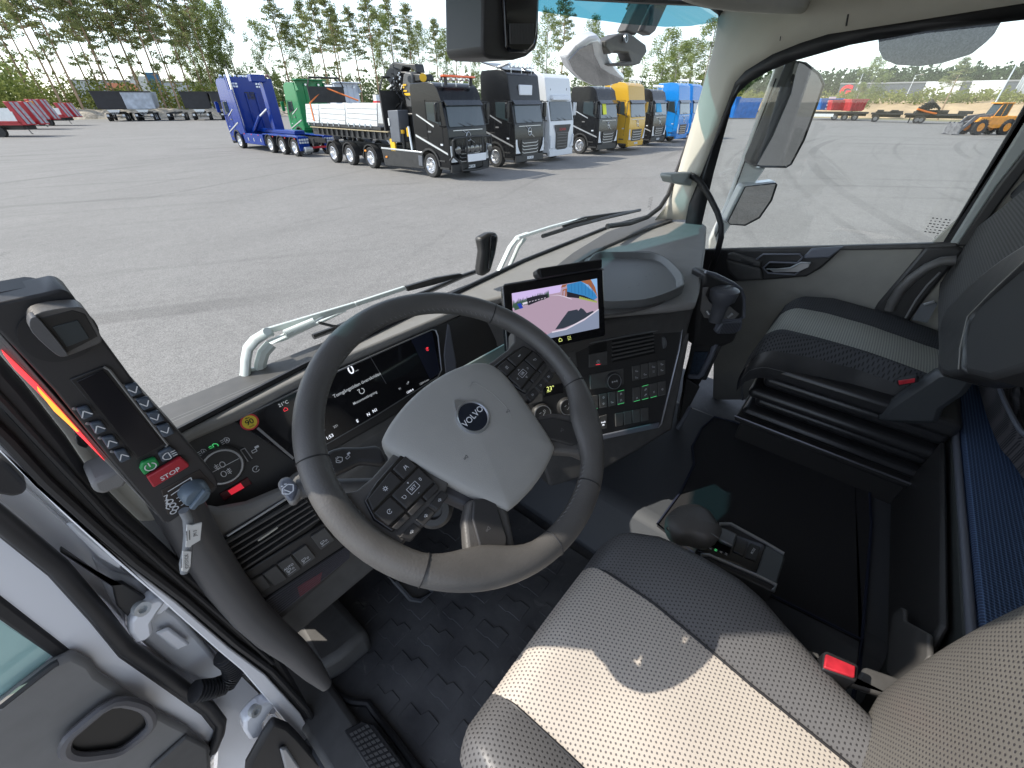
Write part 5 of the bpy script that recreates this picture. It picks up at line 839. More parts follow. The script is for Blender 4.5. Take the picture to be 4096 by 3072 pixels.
b = MB(); b.prism([(-.96,.78,2.49),(-.96,.70,2.35),(-.96,.665,2.34),(-.96,.60,2.08),(-.96,.9,2.0),(-.96,.9,2.49)], (.95,0,0)); b.build('lower_body', DK, da, bevel=.01)
slab('left_fascia', DK2, CL, .004, [(715,1770),(935,1668),(1735,1304),(1900,1240),(1990,1300),(1990,1480),(1760,1560),(1290,1830),(1200,1880),(1120,1960),(1000,2015),(880,2040),(800,2025),(700,1900)], .02, da, .006)
r7 = R1(700,1650,.3014)
slab('shoulder_pad', MG, LO, .02, [(424,1985),(700,2010),(800,2030),(880,2043),(1000,2020),(1130,1965),(1200,1900),(1260,1890),(1250,1970),(1130,2010),(880,2160),(700,2290),(506,2060)], .03, da, .008)
b = MB(); b.tube([LO.at(px,py,.024) for px,py in r7((690,1640),(1450,1165),(1700,1010))], .0022, 6); b.build('silver_strip', SIL, da)
slab('left_vent', M('vent black', .01, .6), LO, .022, [(869,2178),(1130,2015),(1229,1985),(1290,2075),(1240,2120),(975,2285)], .01, da, .002)
b = MB()
for k in range(6):
    f = k/5.5; A0 = V((880+95*f,2183+100*f,0)); A1 = V((1215+60*f,1985+95*f,0)); c0, c1 = LO.at(A0.x,A0.y,.03), LO.at(A1.x,A1.y,.03); b.obox((c0+c1)/2, (c1-c0).normalized(), LO.n, (c1-c0).normalized().cross(LO.n), (c1-c0).length/2, .006, .0015)
b.build('vent_slats', DK, da); b = MB(); b.tube([LO.at(px,py,.037) for px,py in ((1032,2163),(1110,2110))], .0018, 6); b.build('vent_tab', M('ivory tab', (.6,.58,.5), .5), da)
slab('switch_strip', DK2, LO, .022, [(975,2290),(1245,2125),(1310,2085),(1400,2170),(1060,2395)], .02, da, .003)
for q_, tx in (([(1003,2325),(1050,2300),(1085,2345),(1045,2370)],None),([(1050,2298),(1105,2262),(1150,2315),(1098,2345)],None),([(1110,2258),(1165,2222),(1205,2275),(1155,2310)],'AUTO'),([(1170,2218),(1225,2180),(1265,2230),(1212,2268)],'a'),([(1245,2148),(1300,2110),(1340,2160),(1285,2200)],'b')):
    o_ = slab('rocker_switch', DK, LO, .028, q_, .008, da, .0015); c = LO.at(sum(p[0] for p in q_)/4, sum(p[1] for p in q_)/4+8, .0285)
    if tx: 
        b = MB()
        if tx == 'AUTO': b.text('AUTO', c+LO.v*.004, LO.u, LO.v, .0045, .01)
        b.line([c-LO.u*.006-LO.v*.004, c+LO.u*.001-LO.v*.004, c+LO.u*.001-LO.v*.0, c-LO.u*.006-LO.v*.0, c-LO.u*.006-LO.v*.004], .0008, LO.n); b.ring(c+LO.u*.005-LO.v*.004, LO.u, LO.v, .0018, .0007, 10); b.ring(c-LO.u*.004-LO.v*.006, LO.u, LO.v, .0015, .0007, 10); b.line([c-LO.u*.007-LO.v*.010, c+LO.u*.008-LO.v*.010], .0007, LO.n); b.build('switch_symbol', INK, o_, smooth=False)
rb = M('ribbed trim grey', (.10,.10,.12), .35, .4); slab('ribbed_trim', DK2, LO, .02, [(1060,2398),(1400,2172),(1400,2235),(1123,2480),(1095,2458)], .02, da, .002); b = MB()
for k in range(9):
    f = (k+.5)/9; p0 = LO.at(1062+45*f, 2400+68*f, .022); p1 = LO.at(1398, 2178+55*f, .022); b.tube([p0, p1], .0013, 5)
b.build('ribs', rb, da); b = MB(); b.prism([LO.at(px,py,.0225) for px,py in ((1190,2350),(1290,2285),(1280,2330),(1200,2390))], -LO.n*.001); b.build('red_glow', M('painted red glow', (.16,.01,.02), .3), da)  # red glow on the ribs painted as a thin dark red patch
slab('knee_panel', DK, LO, -.03, [(1110,2475),(1420,2230),(1420,2330),(1190,2520)], .02, da, .01)
# light switch panel
kc = CL.at(886,1863,.01); kn = MB(); kn.lathe(kc, CL.n, [(-.004,.036),(.008,.036),(.011,.034),(.011,.001)], 32); kn = kn.build('light_knob', DK2, da); b = MB(); b.lathe(kc, CL.n, [(.0112,.0315),(.0135,.0312),(.0135,.0285),(.0112,.028)], 32, False); b.build('knob_ring', SIL, kn)
def sy(b, kind, c, s, pl, rot=0.0):
    u_ = pl.u*cos(rot)+pl.v*sin(rot); v_ = -pl.u*sin(rot)+pl.v*cos(rot); n_ = pl.n; L = lambda *q, w_=.14: b.line([c+u_*x*s+v_*y*s for x, y in q], w_*s, n_)
    if kind in ('beam','beamA'):
        for k in (-1,0,1): L((-1,.45*k),(-.35,.45*k))
        L((-.1,.6),(.2,.7),(.7,.4),(.85,0),(.7,-.4),(.2,-.7),(-.1,-.6),(-.1,.6))
        if kind == 'beamA': L((.15,-.35),(.3,.35),(.5,-.35)); L((.2,-.1),(.42,-.1))
    elif kind == 'fog': 
        for k in (-1,0,1): L((-1,.35*k-.1),(-.2,.35*k+.05))
        L((-.7,.7),(-.55,.3),(-.7,-.1),(-.55,-.6)); b.ring(c+u_*.4*s, u_, v_*1.35, .42*s, .14*s, 16)
    elif kind == 'arc': b.ring(c, u_, v_, .7*s, .16*s, 18, .3, 5.6); L((-.1,-.2),(.4,.3))
    elif kind == 'box2': L((-.9,-.5),(.1,-.5),(.1,.1),(-.9,.1),(-.9,-.5)); b.add([c+u_*.0+v_*.15*s, c+u_*.9*s+v_*.15*s, c+u_*.9*s+v_*.7*s, c+v_*.7*s], [(0,1,2,3)])
    elif kind == 'truck': L((-1,-.3),(-1,.5),(-.3,.5),(-.3,-.3),(1,-.3),w_=.13); [b.ring(c+u_*x*s-v_*.5*s, u_, v_, .22*s, .12*s, 8) for x in (-.6,.3,.8)]
    elif kind == 'wipe': L((-.8,.1),(-.4,.6),(.4,.6),(.8,.1),(.3,-.5),(-.3,-.5),(-.8,.1)); L((0,-.5),(-.35,.4)); L((.1,.9),(.35,.75)); L((-.3,.95),(-.1,.8))
    elif kind == 'chev': L((-.7,-.6),(0,.6),(.7,-.6),w_=.2)
    elif kind == 'power': b.ring(c, u_, v_, .7*s, .16*s, 18, 2.1, 7.3); L((0,.0),(0,.9),w_=.16)
    elif kind == 'horn': L((-.9,.1),(-.5,.1),(-.5,-.2),(-.9,-.2),(-.9,.1)); L((-.5,.0),(.2,.35),(.2,-.5),(-.5,-.1))
    elif kind == 'spk': L((-.7,.2),(-.3,.2),(.1,.6),(.1,-.6),(-.3,-.2),(-.7,-.2),(-.7,.2)); b.ring(c, u_, v_, .5*s, .13*s, 6, -.7, .7)
    elif kind == 'loop': b.ring(c, u_, v_, .6*s, .16*s, 14, 2.4, 7.6); L((-.6,.1),(-.3,.6),(-.9,.6))
    elif kind == 'gear': b.ring(c, u_, v_, .45*s, .2*s, 12); [b.line([c+u_*cos(a)*.55*s+v_*sin(a)*.55*s, c+u_*cos(a)*.85*s+v_*sin(a)*.85*s], .16*s, n_) for a in [k*pi/4 for k in range(8)]]
    elif kind == 'menu': [L((-.7,.5*k),(.7,.5*k)) for k in (-1,0,1)]
    elif kind == 'arr': L((-.4,-.5),(.4,0),(-.4,.5)); L((-.7,-.5),(-.7,.5))
    elif kind == 'phone': L((-.8,.3),(-.5,0),(.5,0),(.8,.3),w_=.28)
    elif kind == 'road': L((-.7,-.8),(-.3,.8)); L((.7,-.8),(.3,.8)); L((-.35,-.2),(.35,-.2),(.3,.4),(-.3,.4),(-.35,-.2))
    elif kind == 'house': L((-.7,-.6),(-.7,.1),(0,.7),(.7,.1),(.7,-.6),(-.7,-.6))
    elif kind == 'dots': [L((x-.12,y),(x+.12,y),w_=.24) for x in (-.6,0,.6) for y in (-.6,0,.6)]
    elif kind == 'back': L((-.8,.3),(.5,.3),(.8,0),(.5,-.4),(-.2,-.4)); L((-.4,.7),(-.8,.3),(-.4,-.1))
    return b
def at7(x, y): return (700+x*.3014, 1650+y*.3014)
b = MB(); c = CL.at(*at7(365,530),.006); sy(b,'beamA',c,.0075,CL); sy(b,'beamA',CL.at(*at7(670,375),.006),.0075,CL); sy(b,'box2',CL.at(*at7(1070,490),.006),.008,CL); sy(b,'arc',CL.at(*at7(1075,750),.006),.008,CL); b.build('light_symbols', INK, da, smooth=False); b = MB(); sy(b,'beam',CL.at(*at7(520,455),.006),.0075,CL); b.build('green_symbol', LITG, da, smooth=False)
b = MB(); sy(b,'fog',CL.at(*at7(600,705),.023),.009,CL); sy(b,'fog',CL.at(*at7(675,800),.023),.009,CL,pi); b.line([kc-CL.u*.027-CL.v*.0+CL.n*.0125, kc+CL.u*.027+CL.n*.0125], .001, CL.n); b.build('knob_symbols', INK, kn, smooth=False)
tw = slab('thumb_wheel', SEAL, CL, .008, r7((865,500),(925,465),(1035,625),(970,660)), .006, da, .001); b = MB(); b.line([CL.at(*at7(x,y),.009) for x,y in ((970,650),(870,500),(920,475))], .0016, CL.n); b.line([CL.at(*at7(x,y),.009) for x,y in ((922,470),(1025,615))], .0016, CL.n); b.build('edge_line', DSL, tw, smooth=False)
slab('red_lamp_window', M('dark red lens', (.12,.012,.02), .25), CL, .008, r7((590,1080),(965,860),(1025,945),(655,1175)), .004, da, .001); slab('red_lamp', M('lit red lens', (.5,.03,.05), .3, emit=((1,.03,.06), .25)), CL, .0085, r7((700,1040),(870,935),(920,1000),(750,1095)), .001, da, .0003)
# instrument cluster
cl = slab('instrument_cluster', M('cluster glass', (.012,.012,.014), .08, coat=.3), CL, .010, [(935,1684),(1330,1494),(1728,1320),(1742,1322),(1750,1345),(1766,1480),(1755,1505),(1725,1523),(1291,1788),(1185,1850),(1150,1825)], .006, da, .001)
b = MB(); b.tube([CL.at(px,py,.011) for px,py in ((945,1680),(1330,1495),(1728,1318),(1743,1322),(1752,1345),(1766,1480),(1752,1508),(1720,1527))], .0018, 6); b.tube([CL.at(px,py,.0105) for px,py in ((1290,1786),(1500,1665),(1720,1527))], .0012, 5); b.build('cluster_frame', DSL, cl)
b = MB(); T = lambda s_, px, py, h, bo=.0: b.text(s_, CL.at(px,py,.0113), CL.u, CL.v, h, bo)
T('0',1404,1480,.020,.005); T('N',1474,1658,.007,.01); T('N1',1500,1642,.007,.01); T('E',1430,1684,.007,.01); T('11:53',1315,1750,.007,.005); T('1204.4',1640,1565,.0055,.003); b.build('bright_readout', LIT, cl, smooth=False)
b = MB(); T('Tomgångstiden överskriden',1432,1538,.0075,.006); T('Motoravstängning',1461,1591,.006,.004); T('km/h',1428,1482,.003); T('221',1343,1705,.005); T('21°C',1134,1615,.0065,.004); T('91',1600,1555,.005); T('1204.4 km',1697,1528,.005); sy(b,'loop',CL.at(1447,1564,.0113),.010,CL); sy(b,'box2',CL.at(1632,1532,.0113),.004,CL); sy(b,'box2',CL.at(1295,1725,.0113),.004,CL); b.build('dim_readout', LITD, cl, smooth=False)
b = MB(); sy(b,'house',CL.at(1142,1637,.0113),.005,CL); sy(b,'arc',CL.at(1710,1396,.0113),.006,CL); T('P',1710,1396,.005,.01); b.build('red_symbols', LITR, cl, smooth=False)
b = MB(); b.line([CL.at(1472,1412,.0112), CL.at(1545,1535,.0112)], .0012, CL.n); b.line([CL.at(1030,1712,.0112), CL.at(1175,1835,.0112)], .0045, CL.n); b.build('gauge_line', DSL, cl, smooth=False)
b = MB(); b.prism([CL.at(px,py,.0108) for px,py in ((1640,1350),(1728,1326),(1760,1490),(1720,1518))], CL.n*.0002); b.build('side_zone', M('navy display zone', (.022,.026,.045), .15), cl)
st_ = MB(); sc0 = CL.at(998,1688,.0115); st_.lathe(sc0, CL.n, [(0,.0155),(.0006,.0155),(.0006,.0125)], 26, False); st_.build('speed_sticker', M('sticker red', (.6,.04,.05), .5), cl); b = MB(); b.lathe(sc0, CL.n, [(.0,.0127),(.0005,.0127),(.0005,.0001)], 26, False); b.build('sticker_face', M('sticker yellow', (.75,.6,.05), .5), cl); b = MB(); b.text('90', sc0+CL.n*.0009, CL.u, CL.v, .010, .015); b.text('Max', sc0+CL.n*.0009+CL.v*.0085, CL.u, CL.v, .003, .02); b.text('km/h', sc0+CL.n*.0009-CL.v*.0085, CL.u, CL.v, .003, .01); b.build('sticker_lettering', M('plate ink', .01), cl, smooth=False)
slab('cluster_end_trim', M('blue grey trim', .1), CL, .006, [(1790,1290),(1800,1300),(1828,1450),(1826,1500),(1785,1515),(1775,1420)], .02, da, .004)
slab('cluster_side_panel', BGL, CL, .0, [(1800,1270),(1990,1190),(2010,1400),(1850,1530)], .02, da, .004)
# centre stack
slab('centre_panel', DK2, SP, 0, [(2030,1450),(2228,1395),(2731,1301),(2716,1400),(2645,1700),(2625,1712),(2400,1755),(2150,1810),(2060,1700)], .02, da, .004)
b = MB(); b.tube([SP.at(px,py,.002) for px,py in ((2150,1418),(2228,1397),(2731,1302),(2716,1400),(2645,1695),(2632,1710))], .0028, 6); b.build('panel_frame', DSL, da); slab('panel_lip', M('blue grey trim', .1), SP, .012, [(2390,1745),(2640,1690),(2634,1712),(2400,1762)], .01, da, .002)
b = MB(); b.prism([SP.at(px,py,-.015) for px,py in ((2228,1310),(2421,1262),(2600,1248),(2785,1228),(2745,1302),(2228,1400))], -SP.n*.05); b.build('upper_fascia', DK2, da, bevel=.006)
b = MB(); b.prism([SP.at(px,py,-.01) for px,py in ((2150,1790),(2640,1702),(2745,1330),(2765,1330),(2690,1720),(2560,1800),(2380,1900),(2200,1950))], -SP.n*.12); b.build('lower_fascia', DK, da, bevel=.01)
z5 = R1(2150,1350,.3164)
def key(q_, nm='rocker_switch', m=DK, h=.006, par=None, pl=SP): return slab(nm, m, pl, h, q_, .005, par or da, .0012)
slab('centre_vent', M('vent black', .01, .6), SP, .002, z5((940,40),(1460,-60),(1490,200),(945,320)), .004, da, .001); b = MB()
for k in range(5):
    f = (k+.3)/5; c0 = SP.at(*z5((945,60+250*f))[0],.005); c1 = SP.at(*z5((1465,-40+235*f))[0],.005); b.obox((c0+c1)/2, (c1-c0).normalized(), SP.n, (c1-c0).normalized().cross(SP.n), (c1-c0).length/2, .004, .0025)
b.build('vent_slats', DK, da); b = MB(); b.lathe(SP.at(*z5((1562,65))[0],-.012), SP.u, [(-.004,.001),(-.004,.022),(.004,.022),(.004,.001)], 20); b.build('vent_wheel', DSL, da)
k0 = key(z5((650,215),(885,170),(885,345),(655,380))); b = MB(); b.text('P', SP.at(*z5((768,308))[0],.0068), SP.u, SP.v, .005, .01); b.ring(SP.at(*z5((768,308))[0],.0068), SP.u, SP.v, .005, .0008, 16); b.build('switch_symbol', INK, k0, smooth=False); b = MB(); b.line([SP.at(*z5((738,345))[0],.0068), SP.at(*z5((795,338))[0],.0068)], .0012, SP.n); b.build('red_bar', LITR, k0, smooth=False)
key(z5((640,100),(880,50),(880,165),(650,205)), 'dark_slot', M('vent black', .01), .001); k0 = key(z5((665,470),(1090,385),(1095,590),(670,660)), 'axle_switch_plate'); kc2 = SP.at(*z5((935,548))[0],.0)
b = MB(); b.lathe(kc2, SP.n, [(0,.027),(.012,.026),(.016,.023),(.016,.001)], 28); kb = b.build('axle_knob', DK2, da, bevel=.0); b = MB(); b.lathe(kc2, SP.n, [(.0162,.0235),(.0175,.0235),(.0175,.0215),(.0162,.0215)], 28, False); b.build('knob_ring', SIL, kb); b = MB(); c = kc2+SP.n*.0175; b.line([c-SP.u*.008-SP.v*.003, c-SP.u*.008+SP.v*.003], .002, SP.n); b.line([c+SP.u*.008-SP.v*.003, c+SP.u*.008+SP.v*.003], .002, SP.n); b.line([c-SP.u*.003-SP.v*.002, c+SP.u*.003+SP.v*.002], .001, SP.n); b.line([c-SP.u*.003+SP.v*.002, c+SP.u*.003-SP.v*.002], .001, SP.n); b.line([c-SP.u*.007, c+SP.u*.007], .0006, SP.n); b.build('knob_symbol', INK, kb, smooth=False)
def bank5(x0, y0, dx, dy, wx, wy, n, hx, hy, gl):
    for i in range(n):
        X, Y = x0+dx*i, y0+dy*i; o_ = key(z5((X,Y),(X+wx,Y+wy),(X+wx+hx*.0,Y+wy+hy),(X+hx,Y+hy))); b = MB(); g_ = gl[i] if i < len(gl) else None
        if g_:
            for kx, ky, kd in g_[0]: sy(b, kd, SP.at(*z5((X+wx*.55+kx,Y+hy*ky))[0],.0068), .0045, SP)
            b.build('switch_symbol', INK, o_, smooth=False)
            for col_, fy in g_[1]: b = MB(); b.line([SP.at(*z5((X+12,Y+hy*fy+4))[0],.0068), SP.at(*z5((X+wx-8,Y+hy*fy+wy+4))[0],.0068)], .0011, SP.n); b.build('status_bar', LITG if col_ == 'g' else M('grey bar', .2), o_, smooth=False)
bank5(1200,365,107,-22,98,-20,4,5,185,[([(0,.3,'truck'),(0,.75,'truck')],[]),([(0,.65,'truck')],[('w',.92)]),([(0,.25,'truck'),(0,.6,'dots')],[]),([(0,.2,'truck'),(0,.6,'truck')],[])])
bank5(1205,640,107,-25,98,-22,4,5,180,[([(0,.7,'road')],[('g',.93)]),([(0,.25,'box2'),(0,.62,'box2')],[('g',.0),('g',.93)]),([(0,.55,'menu')],[('g',.93)]),([(0,.5,'gear')],[('w',.93)])])
bank5(668,745,112,-22,100,-20,4,8,175,[([(0,.7,'arc')],[('g',.95)]),([(0,.2,'gear'),(0,.65,'gear')],[('w',.93)]),([(0,.65,'truck')],[]),([(0,.2,'road'),(0,.65,'road')],[('g',.0),('g',.93)])])
bank5(985,965,107,-22,100,-18,4,8,165,[]); o_ = key(z5((780,1000),(880,975),(880,1150),(790,1165))); b = MB(); b.text('hook', SP.at(*z5((833,1070))[0],.0068), SP.u, SP.v, .005, .02); b.text('lift', SP.at(*z5((833,1105))[0],.0068), SP.u, SP.v, .005, .02); b.build('switch_lettering', LIT, o_, smooth=False)
key(z5((705,1010),(770,995),(780,1160),(720,1170))); o_ = key(z5((300,210),(480,165),(510,370),(430,390),(360,300)), 'radio_buttons'); b = MB(); sy(b,'truck',SP.at(*z5((390,252))[0],.0068),.005,SP); b.build('switch_symbol', INK, o_, smooth=False)
o_ = key(z5((75,620),(320,570),(330,700),(80,755)), 'climate_display', BGL, .004); b = MB(); b.text('23°', SP.at(*z5((165,645))[0],.0068), SP.u, SP.v, .012, -.005); b.line([SP.at(*z5((118,690))[0],.0068), SP.at(*z5((168,680))[0],.0068)], .001, SP.n); b.build('temperature_readout', LITY, o_, smooth=False)
o_ = key([(2120,1548),(2170,1535),(2172,1570),(2124,1582)]); b = MB(); b.text('AC', SP.at(2148,1560,.0068), SP.u, SP.v, .005, .01); b.build('switch_lettering', INK, o_, smooth=False); key([(2118,1585),(2170,1573),(2172,1605),(2120,1618)])
for (px,py),R_ in (((2163,1653),.028),((2262,1625),.026)):
    c = SP.at(px,py,0); b = MB(); b.lathe(c, SP.n, [(0,R_*1.08),(.012,R_),(.015,R_*.9),(.015,.001)], 28); kb = b.build('climate_knob', DK2, da); b = MB(); b.lathe(c, SP.n, [(.0152,R_*.92),(.0166,R_*.92),(.0166,R_*.84),(.0152,R_*.84)], 28, False); b.build('knob_ring', SIL, kb); b = MB(); q_ = c+SP.n*.0165; b.ring(q_+SP.u*.006+SP.v*.009, SP.u, SP.v, .003, .001, 10); b.line([q_-SP.u*.004-SP.v*.006, q_+SP.u*.001-SP.v*.005, q_+SP.u*.004+SP.v*.002, q_+SP.u*.008+SP.v*.004], .0012, SP.n); b.line([q_-SP.u*.010+SP.v*.004, q_-SP.u*.004+SP.v*.006], .0012, SP.n); b.build('knob_symbol', INK, kb, smooth=False)
# small upper display strip behind the wheel
slab('brake_panel', M('pale display strip', (.2,.25,.24), .15, coat=.5), plane3((-.25,.55,2.52),(0,.5,2.52),(-.2,.45,2.4)), 0, [(1770,1510),(1880,1450),(2035,1365),(2060,1400),(1960,1490),(1860,1530),(1790,1530)], .01, da, .003)
b = MB(); pl_ = plane3((-.25,.55,2.52),(0,.5,2.52),(-.2,.45,2.4), V((.25,-.05,0))); sy(b,'arc',pl_.at(1922,1487,.001),.010,pl_); sy(b,'arc',pl_.at(1944,1468,.001),.010,pl_); b.build('brake_symbols', LIT, da, smooth=False)
# infotainment screen
KS = .84; SC = plane3(*[CAMP+(V(p)-CAMP)*KS for p in ((-.125,.679,2.6), (.182,.559,2.6), (.097,.477,2.43))], V((.307,-.12,0))); s9 = R1(2000,1000,.2411)
sc9 = thing('centre_screen', 'tilted centre touchscreen showing the front camera view of the lot', 'screen', (.0,.58,2.5)); slab('bezel', BGL, SC, 0, s9((50,600),(80,580),(1690,312),(1715,340),(1755,1400),(1730,1425),(900,1600),(180,1760),(120,1740)), .016, sc9, .005, seg=3)
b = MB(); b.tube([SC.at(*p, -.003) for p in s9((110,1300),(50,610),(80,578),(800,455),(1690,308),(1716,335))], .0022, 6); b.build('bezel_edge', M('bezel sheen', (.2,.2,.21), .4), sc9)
def em(nm, c, s_=.48): return M('screen '+nm, (0,0,0), .3, emit=(c, s_), spec=.3)
scr = MB(); mats = [em('asphalt', (.42,.31,.40)), em('sky', (.60,.48,.80)), em('trees', (.05,.10,.07)), em('trucks', (.02,.02,.03)), em('blue truck', (.02,.05,.4)), em('white', (.7,.65,.75)), em('roof', (.33,.12,.05)), em('glass', (.04,.22,.50)), em('shadow', (.035,.045,.065)), em('bonnet', (.23,.27,.38)), em('bushes', (.35,.4,.1)), em('sky blue', (.25,.45,.75)), em('red', (.5,.2,.3)), em('grid', (.02,.10,.28))]
def sp_(m_, h, *q_): scr.m = m_; scr.poly([SC.at(*p, h) for p in s9(*q_)])
sp_(0,.0006,(195,720),(1610,472),(1645,1295),(760,1480),(240,1560)); sp_(1,.0008,(195,720),(1030,575),(1000,700),(820,735),(540,800),(240,1000),(228,1000)); sp_(11,.0010,(1350,517),(1610,472),(1618,760))
r = random.Random(8)
for k in range(30): x = 220+k*20; y = 900-k*6+r.uniform(-12,12); sp_(2,.0010,(x-14,y+70),(x-6,y-40*r.random()),(x+4,y-75+r.uniform(0,40)),(x+10,y-20),(x+18,y+60))
sp_(3,.0012,(440,800),(640,750),(790,735),(800,790),(640,850),(470,920)); sp_(4,.0013,(285,895),(345,880),(385,960),(330,978)); sp_(5,.0013,(370,880),(450,855),(460,885),(385,908)); sp_(2,.0011,(225,900),(290,860),(330,975),(240,1005))
for k in range(6): x = 480+k*50; sp_(5,.0014,(x,860-k*13),(x+25,850-k*13),(x+27,858-k*13),(x+2,870-k*13))
sp_(7,.0010,(1110,570),(1350,517),(1480,590),(1570,700),(1615,790),(1560,830),(1400,760),(1110,700)); sp_(6,.0012,(1340,520),(1505,490),(1580,620),(1618,770),(1560,690),(1470,580)); sp_(6,.0012,(1030,585),(1120,565),(1080,610),(1010,625)); sp_(6,.0012,(1040,660),(1115,635),(1100,770),(1080,765),(1085,665),(1050,680),(1050,755),(1035,750)); sp_(3,.0011,(1110,690),(1400,760),(1560,830),(1620,860),(1300,800),(1110,780))
for k in range(7): x = 1180+k*58; sp_(13,.0013,(x,548-k*1),(x+5,548),(x+10,700+k*12),(x+4,700+k*12))
for k in range(9): x = 1310+k*33; sp_(10,.0013,(x,800+k*7),(x+10,768+k*9),(x+30,775+k*9),(x+38,808+k*8),(x+15,820+k*7))
sp_(5,.0011,(820,760),(960,745),(1060,765),(1200,815),(1180,818),(1050,772),(960,752)); sp_(8,.0010,(915,1320),(1030,1150),(1130,1015),(1280,985),(1300,1010),(1340,960),(1385,985),(1440,1045),(1540,1010),(1560,1030),(1420,1125),(1240,1225),(1050,1300)); sp_(9,.0010,(640,1480),(850,1370),(1100,1320),(1400,1170),(1640,985),(1645,1295),(760,1480)); sp_(5,.0012,(860,1355),(1100,1300),(1400,1140),(1635,975),(1636,995),(1400,1165),(1100,1325),(860,1375)); sp_(12,.0013,(680,1390),(770,1368),(765,1405),(700,1425))
scr.build('screen_image', mats, sc9, smooth=False)
b = MB(); sy(b,'back',SC.at(*s9((853,1522))[0],.001),.006,SC); sy(b,'house',SC.at(*s9((1002,1490))[0],.001),.006,SC); sy(b,'dots',SC.at(*s9((1150,1460))[0],.001),.006,SC); b.build('screen_keys', LITY, sc9, smooth=False)
bar = slab('top_bar', DK2, SC, .014, s9((605,335),(650,300),(1680,138),(1700,165),(1695,290),(1660,305),(690,470),(655,465),(610,400)), .02, sc9, .004); slab('bar_front', BGL, SC, .0145, s9((665,312),(1692,160),(1690,285),(690,462)), .001, bar, .0004)
# tray on the dash
ty = thing('dash_tray', 'grey rubber tray with raised rim lying on the dash right of the screen', 'tray', (.3,.5,2.54)); trp = [(2385,1010),(2450,1006),(2600,1010),(2665,1030),(2725,1085),(2736,1120),(2725,1145),(2610,1190),(2500,1203),(2400,1200),(2330,1150),(2340,1060)]
TP = smo([onz(px,py,2.565) for px,py in trp]); cen = sum(TP, V((0,0,0)))/len(TP); TRM = M('tray rubber', (.13,.135,.135), .5, noise=(30,.06), bump=(500,.2,.0005))
b = MB(); b.rings([[p+V((0,0,-.028)) for p in TP], [p for p in TP], [p+(cen-p).normalized()*.006+V((0,0,.0)) for p in TP], [p+(cen-p).normalized()*.018+V((0,0,-.018)) for p in TP]]); b.build('tray_body', TRM, ty, bevel=.0015)
b = MB(); r = random.Random(2)
for px, py in ((2550,1060),(2600,1095),(2585,1108),(2620,1098),(2560,1135),(2555,1142),(2520,1150),(2590,1118)): c = onz(px,py,2.549); a_ = r.uniform(0,3); b.line([c, c+V((cos(a_),sin(a_),0))*.006], .0008, V((0,0,1))); b.line([c, c+V((cos(a_+.7),sin(a_+.7),0))*.006], .0008, V((0,0,1)))
b.build('debossed_marks', SEAL, ty, smooth=False); b = MB(); b.prism(smo([onz(px,py,2.538) for px,py in [(2370,1030),(2600,1012),(2700,1080),(2735,1150),(2620,1225),(2450,1262),(2330,1240),(2320,1100)]]), (0,0,.006)); b.build('tray_seat', DK, ty)
# cup holder console at the passenger side of the dash
ch = thing('cup_holder', 'dark cup holder console on the passenger side of the dash with a bottle insert', 'cup holder', (.5,.25,2.3)); c1 = R1(2600,800,.4219); XC = .62
slab('holder_body', DK2, Plane((XC,.2,2.35),(-.55,-.83,0)), -.01, c1((520,690),(600,700),(800,790),(880,870),(900,960),(895,1130),(800,1350),(700,1395),(430,1400),(470,1000),(500,820)), .07, ch, .012)
b = MB(); HP = Plane((XC,.2,2.35),(-.55,-.83,0)); b.tube([HP.at(px,py,.0) for px,py in c1((525,680),(620,705),(790,790),(865,850),(890,920),(893,1020),(890,1110),(840,1135),(680,1140),(640,1170),(620,1230))], .005, 8); b.build('holder_rim', M('blue grey trim', .1), ch)
slab('holder_deck', MG, HP, .002, c1((505,830),(560,825),(530,900),(560,960),(620,1010),(760,1010),(850,1080),(800,1130),(700,1130),(520,1120),(480,1050)), .004, ch, .002)
for p_, q_ in (((535,1050),(560,1085)),((735,1110),(780,1080))): b = MB(); b.cyl(HP.at(*c1(p_)[0],.004), HP.at(*c1(q_)[0],.012), .005, 10); b.build('cup_clip', SIL, ch)
b = MB(); b.prism([HP.at(px,py,.008) for px,py in c1((690,1165),(885,1140),(870,1230),(800,1275),(650,1275),(625,1250))], -HP.n*.02); b.build('ribbed_latch', M('blue grey trim', .1), ch, bevel=.006); b = MB()
for k in range(12): b.tube([HP.at(*c1((700+k*14,1170))[0],.009), HP.at(*c1((665+k*14,1265))[0],.009)], .0009, 4)
b.build('latch_ribs', DK2, ch)
hb = thing('waste_cup', 'round lidded dark cup standing in the cup holder', 'cup', (.45,.2,2.36)); cc_ = HP.at(*c1((700,880))[0],.01); b = MB(); b.lathe(cc_+V((0,0,-.10)), (0,0,1), [(0,.001),(0,.022),(.04,.024),(.065,.028),(.078,.040),(.105,.044),(.112,.044),(.114,.040),(.118,.03),(.12,.001)], 28); b.build('cup_body', M('cup plastic', (.10,.105,.12), .4), hb)
b = MB(); b.line([cc_+V((-.025,.0,.0192)), cc_+V((-.01,-.018,.0195)), cc_+V((.022,-.014,.0192))], .001, V((0,0,1))); b.build('lid_edge', DSL, hb, smooth=False)
pk = thing('door_pocket', 'blue-grey lined pocket frame under the cup holder', 'pocket', (.5,.3,2.1)); z6 = R1(2300,1400,.422); b = MB(); b.tube([onx(px,py,.55) for px,py in z6((1330,-60),(1290,50),(1200,230),(1170,255),(1080,250))], .010, 8, flat=.7); b.build('pocket_frame', M('blue grey trim', .1), pk)
